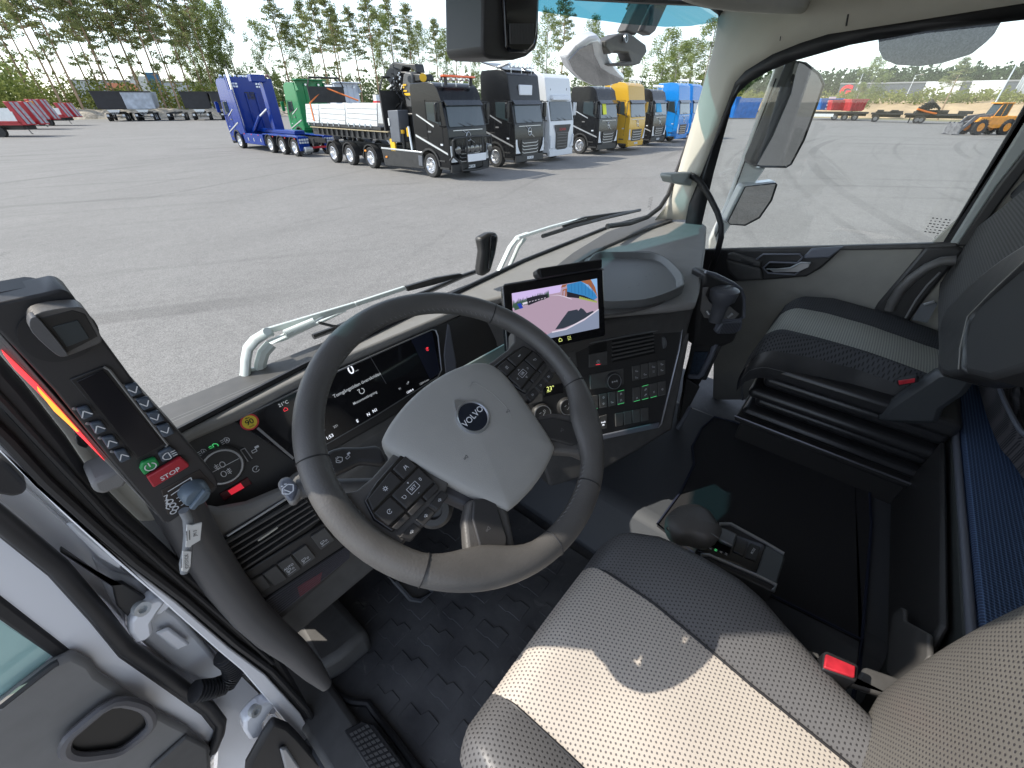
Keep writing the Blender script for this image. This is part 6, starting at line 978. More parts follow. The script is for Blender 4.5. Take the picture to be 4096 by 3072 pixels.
slab('felt_lining', M('dark blue felt', (.03,.045,.07), .95, noise=(120,.3), bump=(300,.6,.002)), 'x', .56, z6((1130,20),(1260,20),(1250,60),(1190,200),(1160,240),(1085,235)), .005, pk, .001); slab('pocket_base', DK2, 'x', .57, z6((1060,270),(1240,290),(1300,150),(1400,-60),(1100,-60),(960,640),(980,740),(1130,450),(1180,350)), .01, pk, .004)
b = MB(); b.tube([onx(px,py,.50) for px,py in z6((1095,540),(1000,700),(970,745))], .008, 6, flat=.6); b.build('pocket_strip', M('blue grey trim', .1), pk)
# ---------------------------------------------------------------- steering wheel
Wc = CAMP+V((.307,.340,-.377)); ta, aa = radians(57.3), radians(7); wn = V((-sin(aa)*cos(ta), -cos(ta)*cos(aa), sin(ta))).normalized(); wu0 = V((cos(aa),-sin(aa),0)); wv0 = wn.cross(wu0)
ro = radians(15); WU = wu0*cos(ro)+wv0*sin(ro); WP = Plane(Wc, wn, WU)
sw_ = thing('steering_wheel', 'large black leather steering wheel with grey hub and four spokes', 'steering wheel', Wc)
N = 96; path = []; rad = []
for i in range(N):
    a = 2*pi*i/N; path.append(WP.P(.2065*cos(a), .2065*sin(a), 0)); d = abs(((a-pi*1.5+pi) % (2*pi))-pi); rad.append(.0178+.0035*max(0, 1-abs(d-.75)/.45)+.002*max(0, 1-abs(abs(((a+pi) % (2*pi))-pi)-pi/2*0)/1))
b = MB(); rs = []
for i in range(N):
    a = 2*pi*i/N; c = path[i]; er = WP.P(cos(a), sin(a), 0)-Wc; k = max(0, 1-abs((abs(((a-pi*1.5+pi) % (2*pi))-pi))-.78)/.42); wi = .018+.016*k*k*(3-2*k); wo = .0182
    rs.append([c+er*(cos(t_)*(wo if cos(t_) > 0 else wi))+wn*sin(t_)*.0165 for t_ in [2*pi*j/16 for j in range(16)]])
b.rings(rs, False, True); rim = b.build('rim', LEA, sw_, ang=80)
for a in (radians(152), radians(28), radians(205), radians(-25), radians(-75), radians(255)):
    b = MB(); er = WP.P(cos(a),sin(a),0)-Wc; k = max(0, 1-abs((abs(((a-pi*1.5+pi) % (2*pi))-pi))-.78)/.42); wi = .018+.016*k*k*(3-2*k); b.tube([Wc+er*(.2065+cos(t_)*((.0185 if cos(t_) > 0 else wi+.0004)))+wn*sin(t_)*.0168 for t_ in [2*pi*j/20 for j in range(20)]], .0009, 4, closed=True); b.build('rim_seam', SEAL, rim)
b = MB()
for i in range(150):
    a = 2*pi*i/150
    if -100 < (math.degrees(a)+180) % 360-180 < 178 and not (-20 < (math.degrees(a)+180) % 360-180 < 22): 
        k = max(0, 1-abs((abs(((a-pi*1.5+pi) % (2*pi))-pi))-.78)/.42)
        if k < .1: e0 = WP.P(cos(a),sin(a),0)-Wc; e1 = WP.P(cos(a+.02),sin(a+.02),0)-Wc; b.tube([Wc+e0*.1888+wn*.0035, Wc+e1*.1902+wn*.0075], .0006, 4)
b.build('stitching', M('grey thread', (.16,.16,.16), .7), rim)
HB = M('hub side plastic', (.06,.058,.062), .5, bump=(700,.25,.0004))
def wpr(nm, m, pts, h0, th, par=sw_, bev=.003, sm=0, **k):
    P_ = [V((x,y,0)) for x,y in pts]; P_ = smo(P_, sm) if sm else P_; b = MB(); b.prism([WP.P(p.x,p.y,h0) for p in P_], -wn*th); return b.build(nm, m, par, bevel=bev, seg=3, **k)
wpr('hub_base', HB, [(-.110,.030),(-.104,-.035),(-.088,-.085),(-.080,-.125),(0,-.140),(.074,-.125),(.090,-.070),(.102,.0),(.104,.030),(0,.060)], -.022, .03, bev=.006)
hub = [(-.108,.050),(-.092,.066),(-.045,.076),(0,.076),(.045,.068),(.080,.052),(.096,.030),(.096,.0),(.080,-.060),(.064,-.108),(.052,-.120),(0,-.126),(-.052,-.120),(-.064,-.108),(-.080,-.060),(-.096,.0)]
H_ = smo([V((x*1.05+.002,y*1.05-.003,0)) for x,y in hub], 4); b = MB(); b.rings([[WP.P(p.x*s_, p.y*s_-(.0 if s_ > .9 else .0), h) for p in H_] for s_, h in ((.93,-.05),(.985,-.02),(1.0,-.010),(.995,-.004),(.975,.000),(.93,.003),(.80,.006),(.6,.0085),(.4,.010),(.2,.0108),(.02,.011))]); hb_ = b.build('hub_cover', HUBG, sw_, ang=60)
b = MB(); b.tube(smo([WP.P(x,y,.0082+.0024*(1-min(1,(x*x+y*y)**.5/.09))) for x,y in ((.035,.030),(.052,.012),(.052,-.030),(.036,-.052),(0,-.058),(-.036,-.052))], 4)[:-8], .0006, 4); b.build('emboss_line', HUBG, hb_)
ec = WP.P(0.0,-.004,.0105); b = MB(); b.lathe(ec, wn, [(0,.0255),(.003,.025),(.0035,.0235),(.0025,.0215)], 36, False); eb = b.build('emblem_ring', SIL, sw_); b = MB(); b.lathe(ec, wn, [(.0,.0217),(.0026,.0216),(.003,.0001)], 36, False); b.build('emblem_disc', M('emblem navy', (.01,.016,.03), .25, coat=.5), eb); b = MB(); b.text('VOLVO', ec+wn*.0034, WP.u, WP.v, .0088, .015); b.build('emblem_lettering', INK, eb, smooth=False)
a0_ = ec+WP.u*.0135+WP.v*.0215; 
b = MB(); e1 = ec+WP.v*.026-WP.u*.006; b.prism([ec+WP.v*.0245-WP.u*.010+wn*.001, ec+WP.v*.0345-WP.u*.002+wn*.001, ec+WP.v*.0345+WP.u*.002+wn*.001, ec+WP.v*.0245+WP.u*.010+wn*.001], wn*.0015); b.build('emblem_arrow', SIL, eb)
for s in (-1,1):
    X = lambda q_: [(s*x,y) for x,y in q_]
    wpr('spoke', LEA, X([(.088,.040),(.150,.034),(.172,.036),(.198,.055),(.205,.0),(.198,-.055),(.176,-.048),(.120,-.055),(.085,-.040)]), -.006, .03)
    pp_ = wpr('button_plate', BGL, X([(.100,.030),(.150,.026),(.176,.020),(.184,-.004),(.180,-.030),(.104,-.038),(.098,-.01)]), -.001, .008, bev=.002)
    for q_ in ([(.103,.024),(.126,.023),(.126,.004),(.103,.004)],[(.130,.023),(.172,.018),(.178,.004),(.130,.004)],[(.103,.001),(.150,.001),(.150,-.024),(.103,-.026)],[(.153,.001),(.179,.001),(.178,-.022),(.153,-.024)],[(.103,-.029),(.126,-.028),(.126,-.036),(.104,-.037)],[(.129,-.028),(.152,-.027),(.152,-.035),(.129,-.036)],[(.155,-.027),(.177,-.026),(.175,-.033),(.155,-.035)]): wpr('button', DK2, X(q_), .0015, .004, pp_, .0012)
    for q_ in ([(.102,-.040),(.126,-.041),(.124,-.054),(.100,-.052)],[(.129,-.041),(.152,-.041),(.150,-.054),(.128,-.054)],[(.155,-.041),(.178,-.040),(.172,-.054),(.154,-.054)]): wpr('lower_button', DK2, X(q_), -.004, .012, sw_, .0015)
    b = MB(); hh = .0024; cx0 = s*.1265; b.line([WP.P(cx0-.0075,-.0165,hh), WP.P(cx0+.0075,-.0165,hh), WP.P(cx0+.0075,-.0075,hh), WP.P(cx0-.0075,-.0075,hh), WP.P(cx0-.0075,-.0165,hh)], .0006, wn); b.text('SET' if s < 0 else 'OK', WP.P(cx0,-.012,hh), WP.u, WP.v, .0042, .005)
    if s < 0: b.text('+', WP.P(cx0-.0,-.003,hh), WP.u, WP.v, .004, .01); b.text('-', WP.P(cx0,-.021,hh), WP.u, WP.v, .004, .01); b.text('0', WP.P(cx0+.014,-.011,hh), WP.u, WP.v, .0045, .0); sy(b,'loop',WP.P(cx0-.0155,-.012,hh),.0035,WP)
    else: [sy(b,'chev',WP.P(cx0+dx,-.012+dy,hh),.0025,WP,an) for dx,dy,an in ((0,.0085,0),(0,-.0085,pi),(.015,0,-pi/2),(-.015,0,pi/2))]
    for x, y, kd in ((.114,.013,'road' if s < 0 else 'menu'),(.150,.012,'gear' if s < 0 else 'phone'),(.166,-.011,'arc' if s < 0 else 'back')): sy(b, kd, WP.P(s*x,y,hh), .0038, WP)
    b.build('button_symbols', INK, pp_, smooth=False); b = MB()
    for x in (.113,.139,.164): sy(b, 'spk' if s < 0 else 'arr', WP.P(s*x,-.047,-.0036), .0034, WP)
    b.build('lower_symbols', INK, pp_, smooth=False)
    wpr('lower_spoke', LEA, X([(.052,-.100),(.088,-.075),(.112,-.088),(.140,-.118),(.162,-.135),(.130,-.165),(.098,-.185),(.088,-.160),(.062,-.130)]), -.006, .024, bev=.006); lc = wpr('spoke_cover', BGL if False else DK2, X([(.060,-.098),(.084,-.080),(.104,-.094),(.124,-.124),(.118,-.140),(.100,-.152),(.090,-.146)]), -.001, .008, bev=.003)
    b = MB(); sy(b,'horn',WP.P(s*.098,-.118,-.0004),.0055,WP); b.build('horn_symbol', DINK, lc, smooth=False); b = MB(); sy(b,'horn',WP.P(s*.050,-.035,.0094),.0055,WP); b.build('horn_emboss', DINK, hb_, smooth=False)
# column, stalks
sc_ = thing('steering_column', 'dark steering column shroud with stalks under the wheel', 'steering column', Wc-wn*.2); b = MB()
b.rings([[Wc-wn*d+WP.u*(cos(t_)*rx)+WP.v*(sin(t_)*ry-.0)+WP.v*sh_ for t_ in [2*pi*j/20 for j in range(20)]] for d, rx, ry, sh_ in ((.035,.070,.065,0),(.07,.080,.075,0),(.12,.080,.07,-.005),(.30,.065,.06,.02),(.62,.06,.05,.05))]); b.build('shroud', DK, sc_, ang=50)
b = MB(); b.rings([[Wc-wn*d+WP.u*(cos(t_)*rx)+WP.v*(sin(t_)*ry+.02) for t_ in [pi*j/14 for j in range(15)]]+[Wc-wn*d+WP.u*(cos(t_)*(rx-.006))+WP.v*(sin(t_)*(ry-.006)+.02) for t_ in [pi*j/14 for j in range(14,-1,-1)]] for d, rx, ry in ((.045,.086,.062),(.09,.088,.07),(.16,.085,.075))]); b.build('upper_cover', MG, sc_, ang=50)
b = MB(); kc_ = WP.at(1735,2040,-.14); b.lathe(kc_, V((-.5,-.6,.6)), [(-.03,.032),(.0,.030),(.006,.024),(.006,.014),(.0,.012),(.0,.001)], 24); b.build('ignition_lock', DK2, sc_)
z8 = R1(900,1100,.5426); S1 = Plane(Wc-wn*.055, wn, WU)
sk = slab('wiper_stalk', DK2, S1, 0, z8((725,1310),(800,1275),(860,1262),(1000,1262),(1110,1250),(1150,1262),(1200,1380),(1150,1400),(1000,1380),(900,1430),(790,1480),(760,1400)), .018, sc_, .006, seg=3); b = MB(); sy(b,'wipe',S1.at(*z8((845,1365))[0],.0006),.0062,S1); sy(b,'box2',S1.at(*z8((910,1332))[0],.0006),.005,S1)
for k in range(6): b.line([S1.at(*z8((738+k*8,1345+k*22))[0],.0006), S1.at(*z8((768+k*8,1340+k*22))[0],.0006)], .0007, wn)
b.build('stalk_symbols', INK, sk, smooth=False)
S2 = Plane(Wc-wn*.075, wn, WU); sk = slab('washer_stalk', MG, S2, .0, r7((1365,930),(1400,870),(1500,835),(1680,1000),(1690,1040),(1600,1190),(1520,1195),(1365,965)), .022, sc_, .005); slab('stalk_button', M('stalk key grey', (.13,.14,.17), .4), S2, .003, r7((1400,890),(1520,850),(1640,990),(1570,1170),(1500,1170),(1385,975)), .006, sk, .003)
b = MB(); sy(b,'wipe',S2.at(*r7((1505,1025))[0],.0036),.010,S2); b.build('stalk_symbols', INK, sk, smooth=False); b = MB(); b.tube([S2.at(*r7((1600,1010))[0],-.012), WP.P(-.10,0,-.09)], .012, 10); b.build('stalk_arm', DK, sk)
# ---------------------------------------------------------------- hand controller box on the left pillar
rc = thing('control_box', 'black remote control box with display, rotary knob and red stop key on the left pillar', 'control panel', (-.88,.5,2.6)); RB = plane3((-.90,.53,2.85), (-.85,.53,2.85), (-.88,.555,2.62), (1,0,0)); t7 = R1(0,1100,.7236); RBM = M('controller black', (.035,.034,.036), .5, bump=(900,.2,.0003))
slab('case', RBM, RB, 0, [(-120,1215)]+t7((0,155),(250,100),(330,80),(370,88),(405,115),(560,340),(780,640),(1000,880),(1190,1110),(1207,1150),(1195,1190),(940,1370),(900,1370),(840,1290),(600,1010),(300,640),(0,320))+[(-120,1250)], .04, rc, .006, seg=3)
slab('case_side', MG, RB, -.006, t7((-150,190),(0,320),(600,1010),(840,1290),(930,1378),(880,1340),(600,1050),(0,420),(-150,250)), .03, rc, .004); slab('red_light_strip', M('lit red strip', (.5,.02,.03), .3, emit=((1,.05,.06), .9)), RB, -.003, t7((10,418),(60,465),(210,610),(440,865),(580,1030),(430,880),(200,640),(80,520),(20,440)), .004, rc, .001); slab('amber_light_strip', M('lit amber strip', (.6,.2,.02), .3, emit=((1,.35,.05), .9)), RB, -.002, t7((205,615),(330,745),(440,868),(425,870),(300,755),(210,640)), .003, rc, .001)
slab('top_bump', SEAL, RB, -.02, [(-120,1210)]+t7((0,100),(170,68),(230,72),(260,90),(120,120),(0,160))+[(-120,1240)], .03, rc, .01)
kp = t7((95,290),(150,220),(250,190),(400,180),(480,210),(560,330),(565,370),(520,400),(450,460),(330,485),(220,460),(140,400)); b = MB(); b.prism(smo([RB.at(px,py,.004) for px,py in t7((95,300),(140,235),(240,200),(360,190),(500,230),(550,330),(480,430),(330,480),(200,460),(110,380))]), -RB.n*.004); dl = b.build('dial_recess', SEAL, rc)
b = MB(); b.prism(smo([RB.at(px,py,.024) for px,py in t7((170,250),(230,205),(400,180),(480,200),(560,340),(555,375),(500,400),(370,450),(330,440),(200,330))],3), -RB.n*.02); dl = b.build('dial_body', LEA, rc, bevel=.005, seg=3); slab('dial_face', M('dial black', (.02,.02,.02), .4), RB, .0245, t7((215,240),(400,195),(470,215),(540,340),(370,430),(330,400)), .001, dl, .0004); slab('dial_screen', M('dial screen', (.045,.055,.06), .3), RB, .0255, t7((290,290),(430,250),(495,350),(370,398)), .001, dl, .0004)
b = MB(); b.prism(smo([RB.at(px,py,.029) for px,py in t7((165,250),(200,235),(240,270),(370,430),(360,450),(310,440),(180,320))],3), -RB.n*.012); b.build('dial_grip', M('grip sheen', (.12,.12,.125), .35), dl, bevel=.003)
slab('display_frame', SEAL, RB, .002, t7((385,580),(570,505),(600,520),(925,935),(915,950),(760,1025)), .004, rc, .001); slab('display', M('controller display', (.018,.017,.020), .12), RB, .0035, t7((425,590),(570,525),(905,935),(765,1010)), .001, rc, .0003); b = MB(); b.tube([RB.at(*p,.003) for p in t7((575,508),(605,525),(927,938),(915,950))], .0012, 5); b.build('frame_edge', MG, rc)
KY = M('key blue grey', (.065,.085,.115), .45)
def rkey(x, y, nm, an): 
    o_ = slab(nm, KY, RB, .006, t7((x-52,y-25),(x+15,y-42),(x+52,y+12),(x-12,y+38)), .005, rc, .0018); b = MB(); sy(b,'chev',RB.at(*t7((x,y-2))[0],.0066),.0058,RB,an); b.build('key_symbol', INK, o_, smooth=False); b = MB(); b.lathe(RB.at(*t7((x-60,y-30))[0],.001), RB.n, [(0,.002),(.0015,.0015),(.002,.0001)], 8); b.build('indicator', MG, o_)
for x, y in ((472,768),(545,850),(613,930),(680,1005)): rkey(x, y, 'arrow_key', .0)
for x, y in ((742,640),(805,716),(862,793),(918,865)): rkey(x, y, 'arrow_key', pi)
o_ = slab('lamp_key', KY, RB, .006, t7((875,990),(940,952),(990,985),(900,1040)), .005, rc, .0018); b = MB(); sy(b,'beam',RB.at(*t7((935,998))[0],.0068),.0075,RB,pi); b.build('key_symbol', INK, o_, smooth=False)
o_ = slab('power_key', M('key green', (.02,.30,.08), .4), RB, .007, t7((785,1040),(860,1012),(886,1050),(800,1110),(775,1075)), .006, rc, .0018); b = MB(); sy(b,'power',RB.at(*t7((832,1060))[0],.0078),.0075,RB); b.build('key_symbol', INK, o_, smooth=False)
o_ = slab('stop_key', M('key red', (.42,.02,.035), .4), RB, .007, t7((812,1120),(1000,1008),(1048,1050),(1045,1062),(850,1178)), .006, rc, .002); b = MB(); b.text('STOP', RB.at(*t7((942,1100))[0],.0078), (RB.at(*t7((1000,1068))[0])-RB.at(*t7((890,1132))[0])), RB.v, .0062, .012); b.build('key_lettering', INK, o_, smooth=False)
slab('joystick_plate', M('plate brown black', (.035,.028,.025), .5), RB, .001, t7((890,1190),(1105,1075),(1190,1170),(930,1330)), .002, rc, .001); b = MB()
for q_ in (((928,1198),(1055,1120),(1060,1135)),((945,1218),(1000,1180),(1010,1165)),((975,1235),(1020,1215)),((990,1252),(1045,1220)),((1000,1275),(1060,1235))): b.line([RB.at(*p,.0022) for p in t7(*q_)], .0013, RB.n)
for x, y in ((940,1252),(955,1272),(970,1290),(958,1310)): b.ring(RB.at(*t7((x,y))[0],.0022), RB.u, RB.v, .0032, .0014, 10)
for k in range(3): b.line([RB.at(*p,.0022) for p in t7((905+k*6,1225+k*25),(925,1215+k*25),(918,1240+k*25),(938,1245+k*25))], .0013, RB.n)
b.build('plate_symbols', INK, rc, smooth=False)
jc = RB.at(*t7((1062,1183))[0],.0); b = MB(); b.lathe(jc, RB.n, [(0,.0165),(.016,.0155),(.020,.013),(.021,.0001)], 24); jk = b.build('rotary_knob', M('knob grey blue', (.12,.16,.20), .4), rc); b = MB(); b.obox(jc+RB.n*.023, (RB.u*.8+RB.v*.6), (RB.v*.8-RB.u*.6), RB.n, .0145, .0035, .003); b.build('knob_ridge', M('knob grey blue', .2), jk, bevel=.0015)
cb = thing('tagged_cable', 'grey cable with white printed tags hanging from the control box', 'cable', (-.86,.5,2.45)); r3 = R1(0,1900,.7064); b = MB(); CP = [ony(px,py,.545) for px,py in r3((1040,200),(1065,250),(1070,330),(1062,420),(1050,500),(1045,550))]; b.tube(CP, [.006,.006,.006,.006,.007,.005], 10); b.build('cable', M('cable grey', (.22,.23,.24), .5), cb)
for i, (q_, tx) in enumerate(((((1058,282),(1090,285),(1145,270),(1140,320),(1135,370),(1085,400),(1080,410),(1052,410)),'JM 3'),(((1035,430),(1085,435),(1080,520),(1060,550),(1030,545)),'JOYSTICK'))):
    tg = slab('printed_tag', M('tag white', (.68,.68,.66), .5), 'y', .535, r3(*q_), .002, cb, .0005); b = MB(); c = ony(*r3((1105,330) if i == 0 else (1058,490))[0], .5340)
    dv = (ony(*r3((1105,280))[0],.5340)-ony(*r3((1108,380))[0],.5340)).normalized(); b.text(tx, c, dv, dv.cross(V((0,1,0))).normalized()*-1 if False else V((0,-1,0)).cross(dv), .004, .0); [b.line([c+V((0,-1,0)).cross(dv)*(.006+.003*k)-dv*.008, c+V((0,-1,0)).cross(dv)*(.006+.003*k)+dv*.008], .0008, V((0,-1,0))) for k in range(2)]; b.build('tag_print', M('plate ink', .02), tg, smooth=False)
# ---------------------------------------------------------------- driver seat
ds = thing('suspension_seat', 'driver seat with light perforated centre and charcoal side bolsters', 'seat', (-.58,-.1,2.0))
ro_ = [(.207,-.37),(.167,-.30),(.10,-.262),(.0,-.25),(-.065,-.25),(-.106,-.26),(-.148,-.285),(-.185,-.305),(-.22,-.325),(-.32,-.37),(-.5,-.38)]; rs_ = [(.213,-.452),(.188,-.437),(.05,-.434),(-.04,-.443),(-.126,-.452),(-.3,-.46),(-.5,-.46)]; ls_ = [(.2,-.722),(.05,-.715),(-.5,-.70)]; lo_ = [(.2,-.79),(.18,-.812),(.1,-.84),(0,-.85),(-.5,-.80)]
def cush(u, v, r_a, r_b, bo, side):
    y = .205-.70*v; yy = max(-.5, y); x = lerpx(r_a, yy)*(1-u)+lerpx(r_b, yy)*u
    z = 2.232-.018*(v*2-.3)**2; fr = max(0, .09-v)/.09; z -= .10*(1-sqrt(max(0,1-fr*fr))); y -= 0
    if side: s_ = u if side > 0 else 1-u; z += .022*sin(min(1,s_*1.3)*pi*.75)*min(1, v*5)-.06*max(0, s_-.72)**1.5/.15*.9
    else: z += .006*sin(u*pi)+.0015*sin(v*22)*sin(u*pi)
    return (x, y, z)
for nm, m, ra, rb_, sd_ in (('centre_panel', SEATL, ls_, rs_, 0), ('side_bolster', SEATD, rs_, ro_, 1), ('side_bolster', SEATD, lo_, ls_, -1)):
    b = MB(); b.grid(lambda u, v: cush(u, v, ra, rb_, .02, sd_), 16, 60); b.grid(lambda u, v: (lambda p: (p[0], p[1]+.012*sin(v*pi), p[2]-.16*v))(cush(u, 0, ra, rb_, .02, sd_)), 16, 8); b.build(nm, m, ds, ang=75)
b = MB()
for rl, dz in ((rs_, .002), (ls_, .002)): b.tube([(lerpx(rl, .200-.70*k/50), .200-.70*k/50, cush(1, k/50, ls_, rl, 0, 0)[2]+dz-.001) for k in range(51)], .0022, 6)
b.build('piping', SEAL, ds)
b = MB(); b.prism([(-.84,.17,2.13),(-.36,.17,2.13),(-.27,.02,2.13),(-.27,-.12,2.13),(-.36,-.3,2.13),(-.36,-.42,2.13),(-.82,-.42,2.13)], (0,0,-.15)); b.build('seat_base', DK2, ds, bevel=.03); b = MB(); [b.box(-.80+.02*k,-.36-.02*k,-.38,.12-.03*k,1.98-.09*(k+1),1.98-.09*k-.01) for k in range(3)]; b.build('bellows', SEAL, ds, bevel=.02)
# backrest: rounded, close to the camera at the lower right
def back(u, v):
    a = -.25+ (pi+.5)*u; zz = 2.13+.75*v; w_ = .262+.03*sin(min(1,v*1.4)*pi); cx = -.58; ex = cos(a); ey = sin(a); x = cx+w_*(abs(ex)**.5)*(1 if ex > 0 else -1); y = -.42+.145*(abs(ey)**.45)*(1 if ey > 0 else -1)+.03*ex*ex*(1 if ey > 0 else 0)+(-.05*(v**1.3)); 
    x = cx+(x-cx)*(1-.35*max(0,.12-v)/.12); return (x, y, zz)
b = MB(); b.grid(back, 60, 40); b.build('backrest', SEATG, ds, ang=80)
slab('buckle_bracket', DK, 'z', 2.20, [(3140,2560),(3200,2589),(3279,2612),(3300,2690),(3426,2718),(3458,2670),(3470,2668),(3640,2726),(3573,2792),(3400,2740),(3294,2700),(3200,2660)], .012, ds, .004); b = MB(); b.prism([onz(px,py,2.245) for px,py in ((3295,2610),(3308,2602),(3430,2655),(3436,2668),(3430,2722),(3420,2722),(3290,2675))], (0,0,-.05)); bk = b.build('belt_buckle', SEAL, ds, bevel=.003); b = MB(); b.prism([onz(px,py,2.25) for px,py in ((3305,2614),(3424,2664),(3420,2710),(3297,2668))], (0,0,-.006)); b.build('release_button', M('buckle red', (.5,.025,.04), .4, noise=(60,.2)), bk, bevel=.002)
slab('rail', DSL, 'z', 2.15, [(3290,2700),(3573,2800),(3570,2806),(3288,2707)], .004, ds, .001)
# gear selector on the seat side
gs = thing('gear_selector', 'gear selector with leather knob and gloss panel beside the driver seat', 'gear selector', (-.1,0,1.95)); g6 = R1(2500,1800,.5425); GZ = 2.09
slab('selector_body', DK2, 'z', GZ-.004, g6((520,740),(560,690),(700,560),(740,525),(1030,690),(1175,760),(1180,800),(1125,980),(1090,1050),(1080,1040),(700,860)), .05, gs, .006); slab('gloss_panel', BGL, 'z', GZ, g6((525,740),(600,690),(720,590),(1040,700),(970,905),(800,830),(620,770)), .006, gs, .002); slab('end_cap', M('selector end grey', (.085,.095,.10), .35), 'z', GZ+.001, g6((1040,700),(1175,765),(1178,800),(1120,985),(1100,990),(970,905)), .02, gs, .004)
b = MB(); b.tube([onz(px,py,GZ+.003) for px,py in g6((560,775),(620,775),(700,810),(970,925),(1115,995),(1090,1040))], .004, 8); b.tube([onz(px,py,GZ+.003) for px,py in g6((700,545),(780,545),(1030,680),(1172,765))], .004, 8); b.build('chrome_edge', SIL, gs)
slab('mode_key', DK2, 'z', GZ+.004, g6((925,685),(1000,715),(965,815),(885,785)), .004, gs, .0015); slab('blank_key', BGL, 'z', GZ+.004, g6((830,635),(910,675),(875,780),(795,740)), .004, gs, .0015)
GU = (onz(*g6((960,715))[0],GZ)-onz(*g6((925,770))[0],GZ)).normalized(); b = MB(); GV = V((0,0,1)).cross(GU); b.text('MODE', onz(*g6((945,745))[0],GZ+.005), GU, GV, .005, .01)
for tx, q_ in (('R',(632,728)),('A',(708,752)),('M',(748,768))): b.text(tx, onz(*g6(q_)[0],GZ+.001), GU, GV, .006, .01)
b.build('selector_lettering', INK, gs, smooth=False); b = MB(); b.text('N', onz(*g6((670,738))[0],GZ+.001), GU, GV, .006, .01); b.build('lit_letter', LITG, gs, smooth=False)
kp_ = [onz(px,py,GZ+.07) for px,py in g6((295,540),(310,490),(380,430),(510,412),(600,450),(640,490),(700,580),(715,600),(680,670),(600,690),(500,660),(380,650),(310,590))]; kc_ = sum(kp_, V((0,0,0)))/len(kp_); KP = smo(kp_, 3); b = MB(); b.rings([[kc_+(p-kc_)*s_+V((0,0,h)) for p in KP] for s_, h in ((.6,-.05),(.85,-.035),(.98,-.015),(1,0),(.93,.012),(.7,.020),(.4,.024),(.02,.026))]); gk = b.build('selector_knob', LEA, gs, ang=80)
slab('thumb_key', BGL, Plane(kc_+V((0,0,.008)), (-.55,-.35,.75)), .012, g6((300,570),(370,550),(470,570),(528,625),(400,665),(340,630)), .005, gk, .002); b = MB(); TP_ = Plane(kc_+V((0,0,.008)), (-.55,-.35,.75)); b.text('+', TP_.at(*g6((366,592))[0],.0125), TP_.u, TP_.v, .006); b.text('-', TP_.at(*g6((432,632))[0],.0125), TP_.u, TP_.v, .006); b.build('thumb_symbols', INK, gk, smooth=False)
b = MB(); b.tube([onz(px,py,GZ+.088) for px,py in g6((330,485),(420,480),(520,530),(600,590),(690,650))], .001, 5); b.build('knob_stitch', M('grey thread', .16), gk); b = MB(); b.prism([onz(*g6(q_)[0],GZ+.01) for q_ in ((700,590),(740,600),(820,640),(790,730),(700,690),(660,660))], (0,0,.012)); b.build('knob_neck', M('neck silver', (.18,.19,.2), .3, .5), gs, bevel=.004)
b = MB(); b.box(-.20,-.04,-.14,.03,1.9,2.05); b.build('selector_bracket', DK2, gs, bevel=.02)
# ---------------------------------------------------------------- passenger seat
ps = thing('suspension_seat', 'passenger seat with pale knitted centre strip, dark bolsters and rubber bellows', 'seat', (.85,-.1,1.95))
po = [(.15,.60),(.13,.57),(.0,.615),(-.15,.65),(-.5,.668)]; pn = [(.15,.72),(.13,.70),(0,.70),(-.5,.70)]; pf = [(.15,.93),(0,.965),(-.5,.96)]; pq = [(.15,1.0),(.1,1.05),(0,1.13),(-.5,1.13)]
def pc(u, v, ra, rb_, side):
    y = .15-.50*v; x = lerpx(ra,y)*(1-u)+lerpx(rb_,y)*u; z = 2.335-.012*(v*2-.2)**2; fr = max(0,.14-v)/.14; z -= .09*(1-sqrt(max(0,1-fr*fr)))
    if side: s_ = u if side > 0 else 1-u; z += .025*sin(min(1,s_*1.25)*pi*.72)-.05*max(0,s_-.75)/.25
    else: z += .006*sin(pi*u)+.003*max(0,sin(v*14))*v
    return (x, y, z)
for nm, m, ra, rb_, sd_ in (('centre_strip', PSL, pn, pf, 0), ('side_bolster', PSD, po, pn, -1), ('side_bolster', PSD, pf, pq, 1)):
    b = MB(); b.grid(lambda u, v: pc(u, v, ra, rb_, sd_), 14, 40); b.grid(lambda u, v: (lambda p: (p[0], p[1]+.01*sin(v*pi), p[2]-.12*v))(pc(u,0,ra,rb_,sd_)), 14, 6); b.build(nm, m, ps, ang=75)
b = MB(); b.grid(lambda u, v: (pc(0,u,po,pn,-1)[0]-.012*sin(v*pi), pc(0,u,po,pn,-1)[1], pc(0,u,po,pn,-1)[2]-.11*v), 30, 8); b.build('side_skirt', M('black seat leather', (.045,.045,.047), .4, noise=(25,.1), bump=(420,.5,.0007)), ps, ang=75); b = MB(); b.tube([(pc(0,k/30,po,pn,-1)[0]-.013, pc(0,k/30,po,pn,-1)[1], pc(0,k/30,po,pn,-1)[2]-.055-.015*sin(k/30*pi)) for k in range(31)], .0009, 4); b.build('side_stitch', M('grey thread', .16), ps)
for k, (z0, z1, i_) in enumerate(((2.19,2.245,.0),(2.14,2.185,.03),(2.095,2.135,.0),(2.05,2.09,.03),(2.01,2.045,.005))): b = MB(); b.box(.59+i_,1.10-i_,-.42,.115-i_,z0,z1); b.build('bellows_fold', M('bellows rubber', (.03,.03,.032), .33), ps, bevel=.018, seg=3)
b = MB(); b.box(.57,1.1,-.45,.12,1.99,2.01); b.box(.60,1.1,-.45,.10,1.70,1.99); b.build('seat_plinth', DK2, ps, bevel=.006); b = MB(); b.tube([(.57,.125,2.012),(.57,-.40,2.012)], .004, 6); b.tube([onx(px,py,.60) for px,py in ((2970,1600),(2968,1540),(2985,1500),(2995,1500))], .004, 6); b.build('rail_edge', M('rail sheen', (.12,.12,.13), .3, .6), ps)
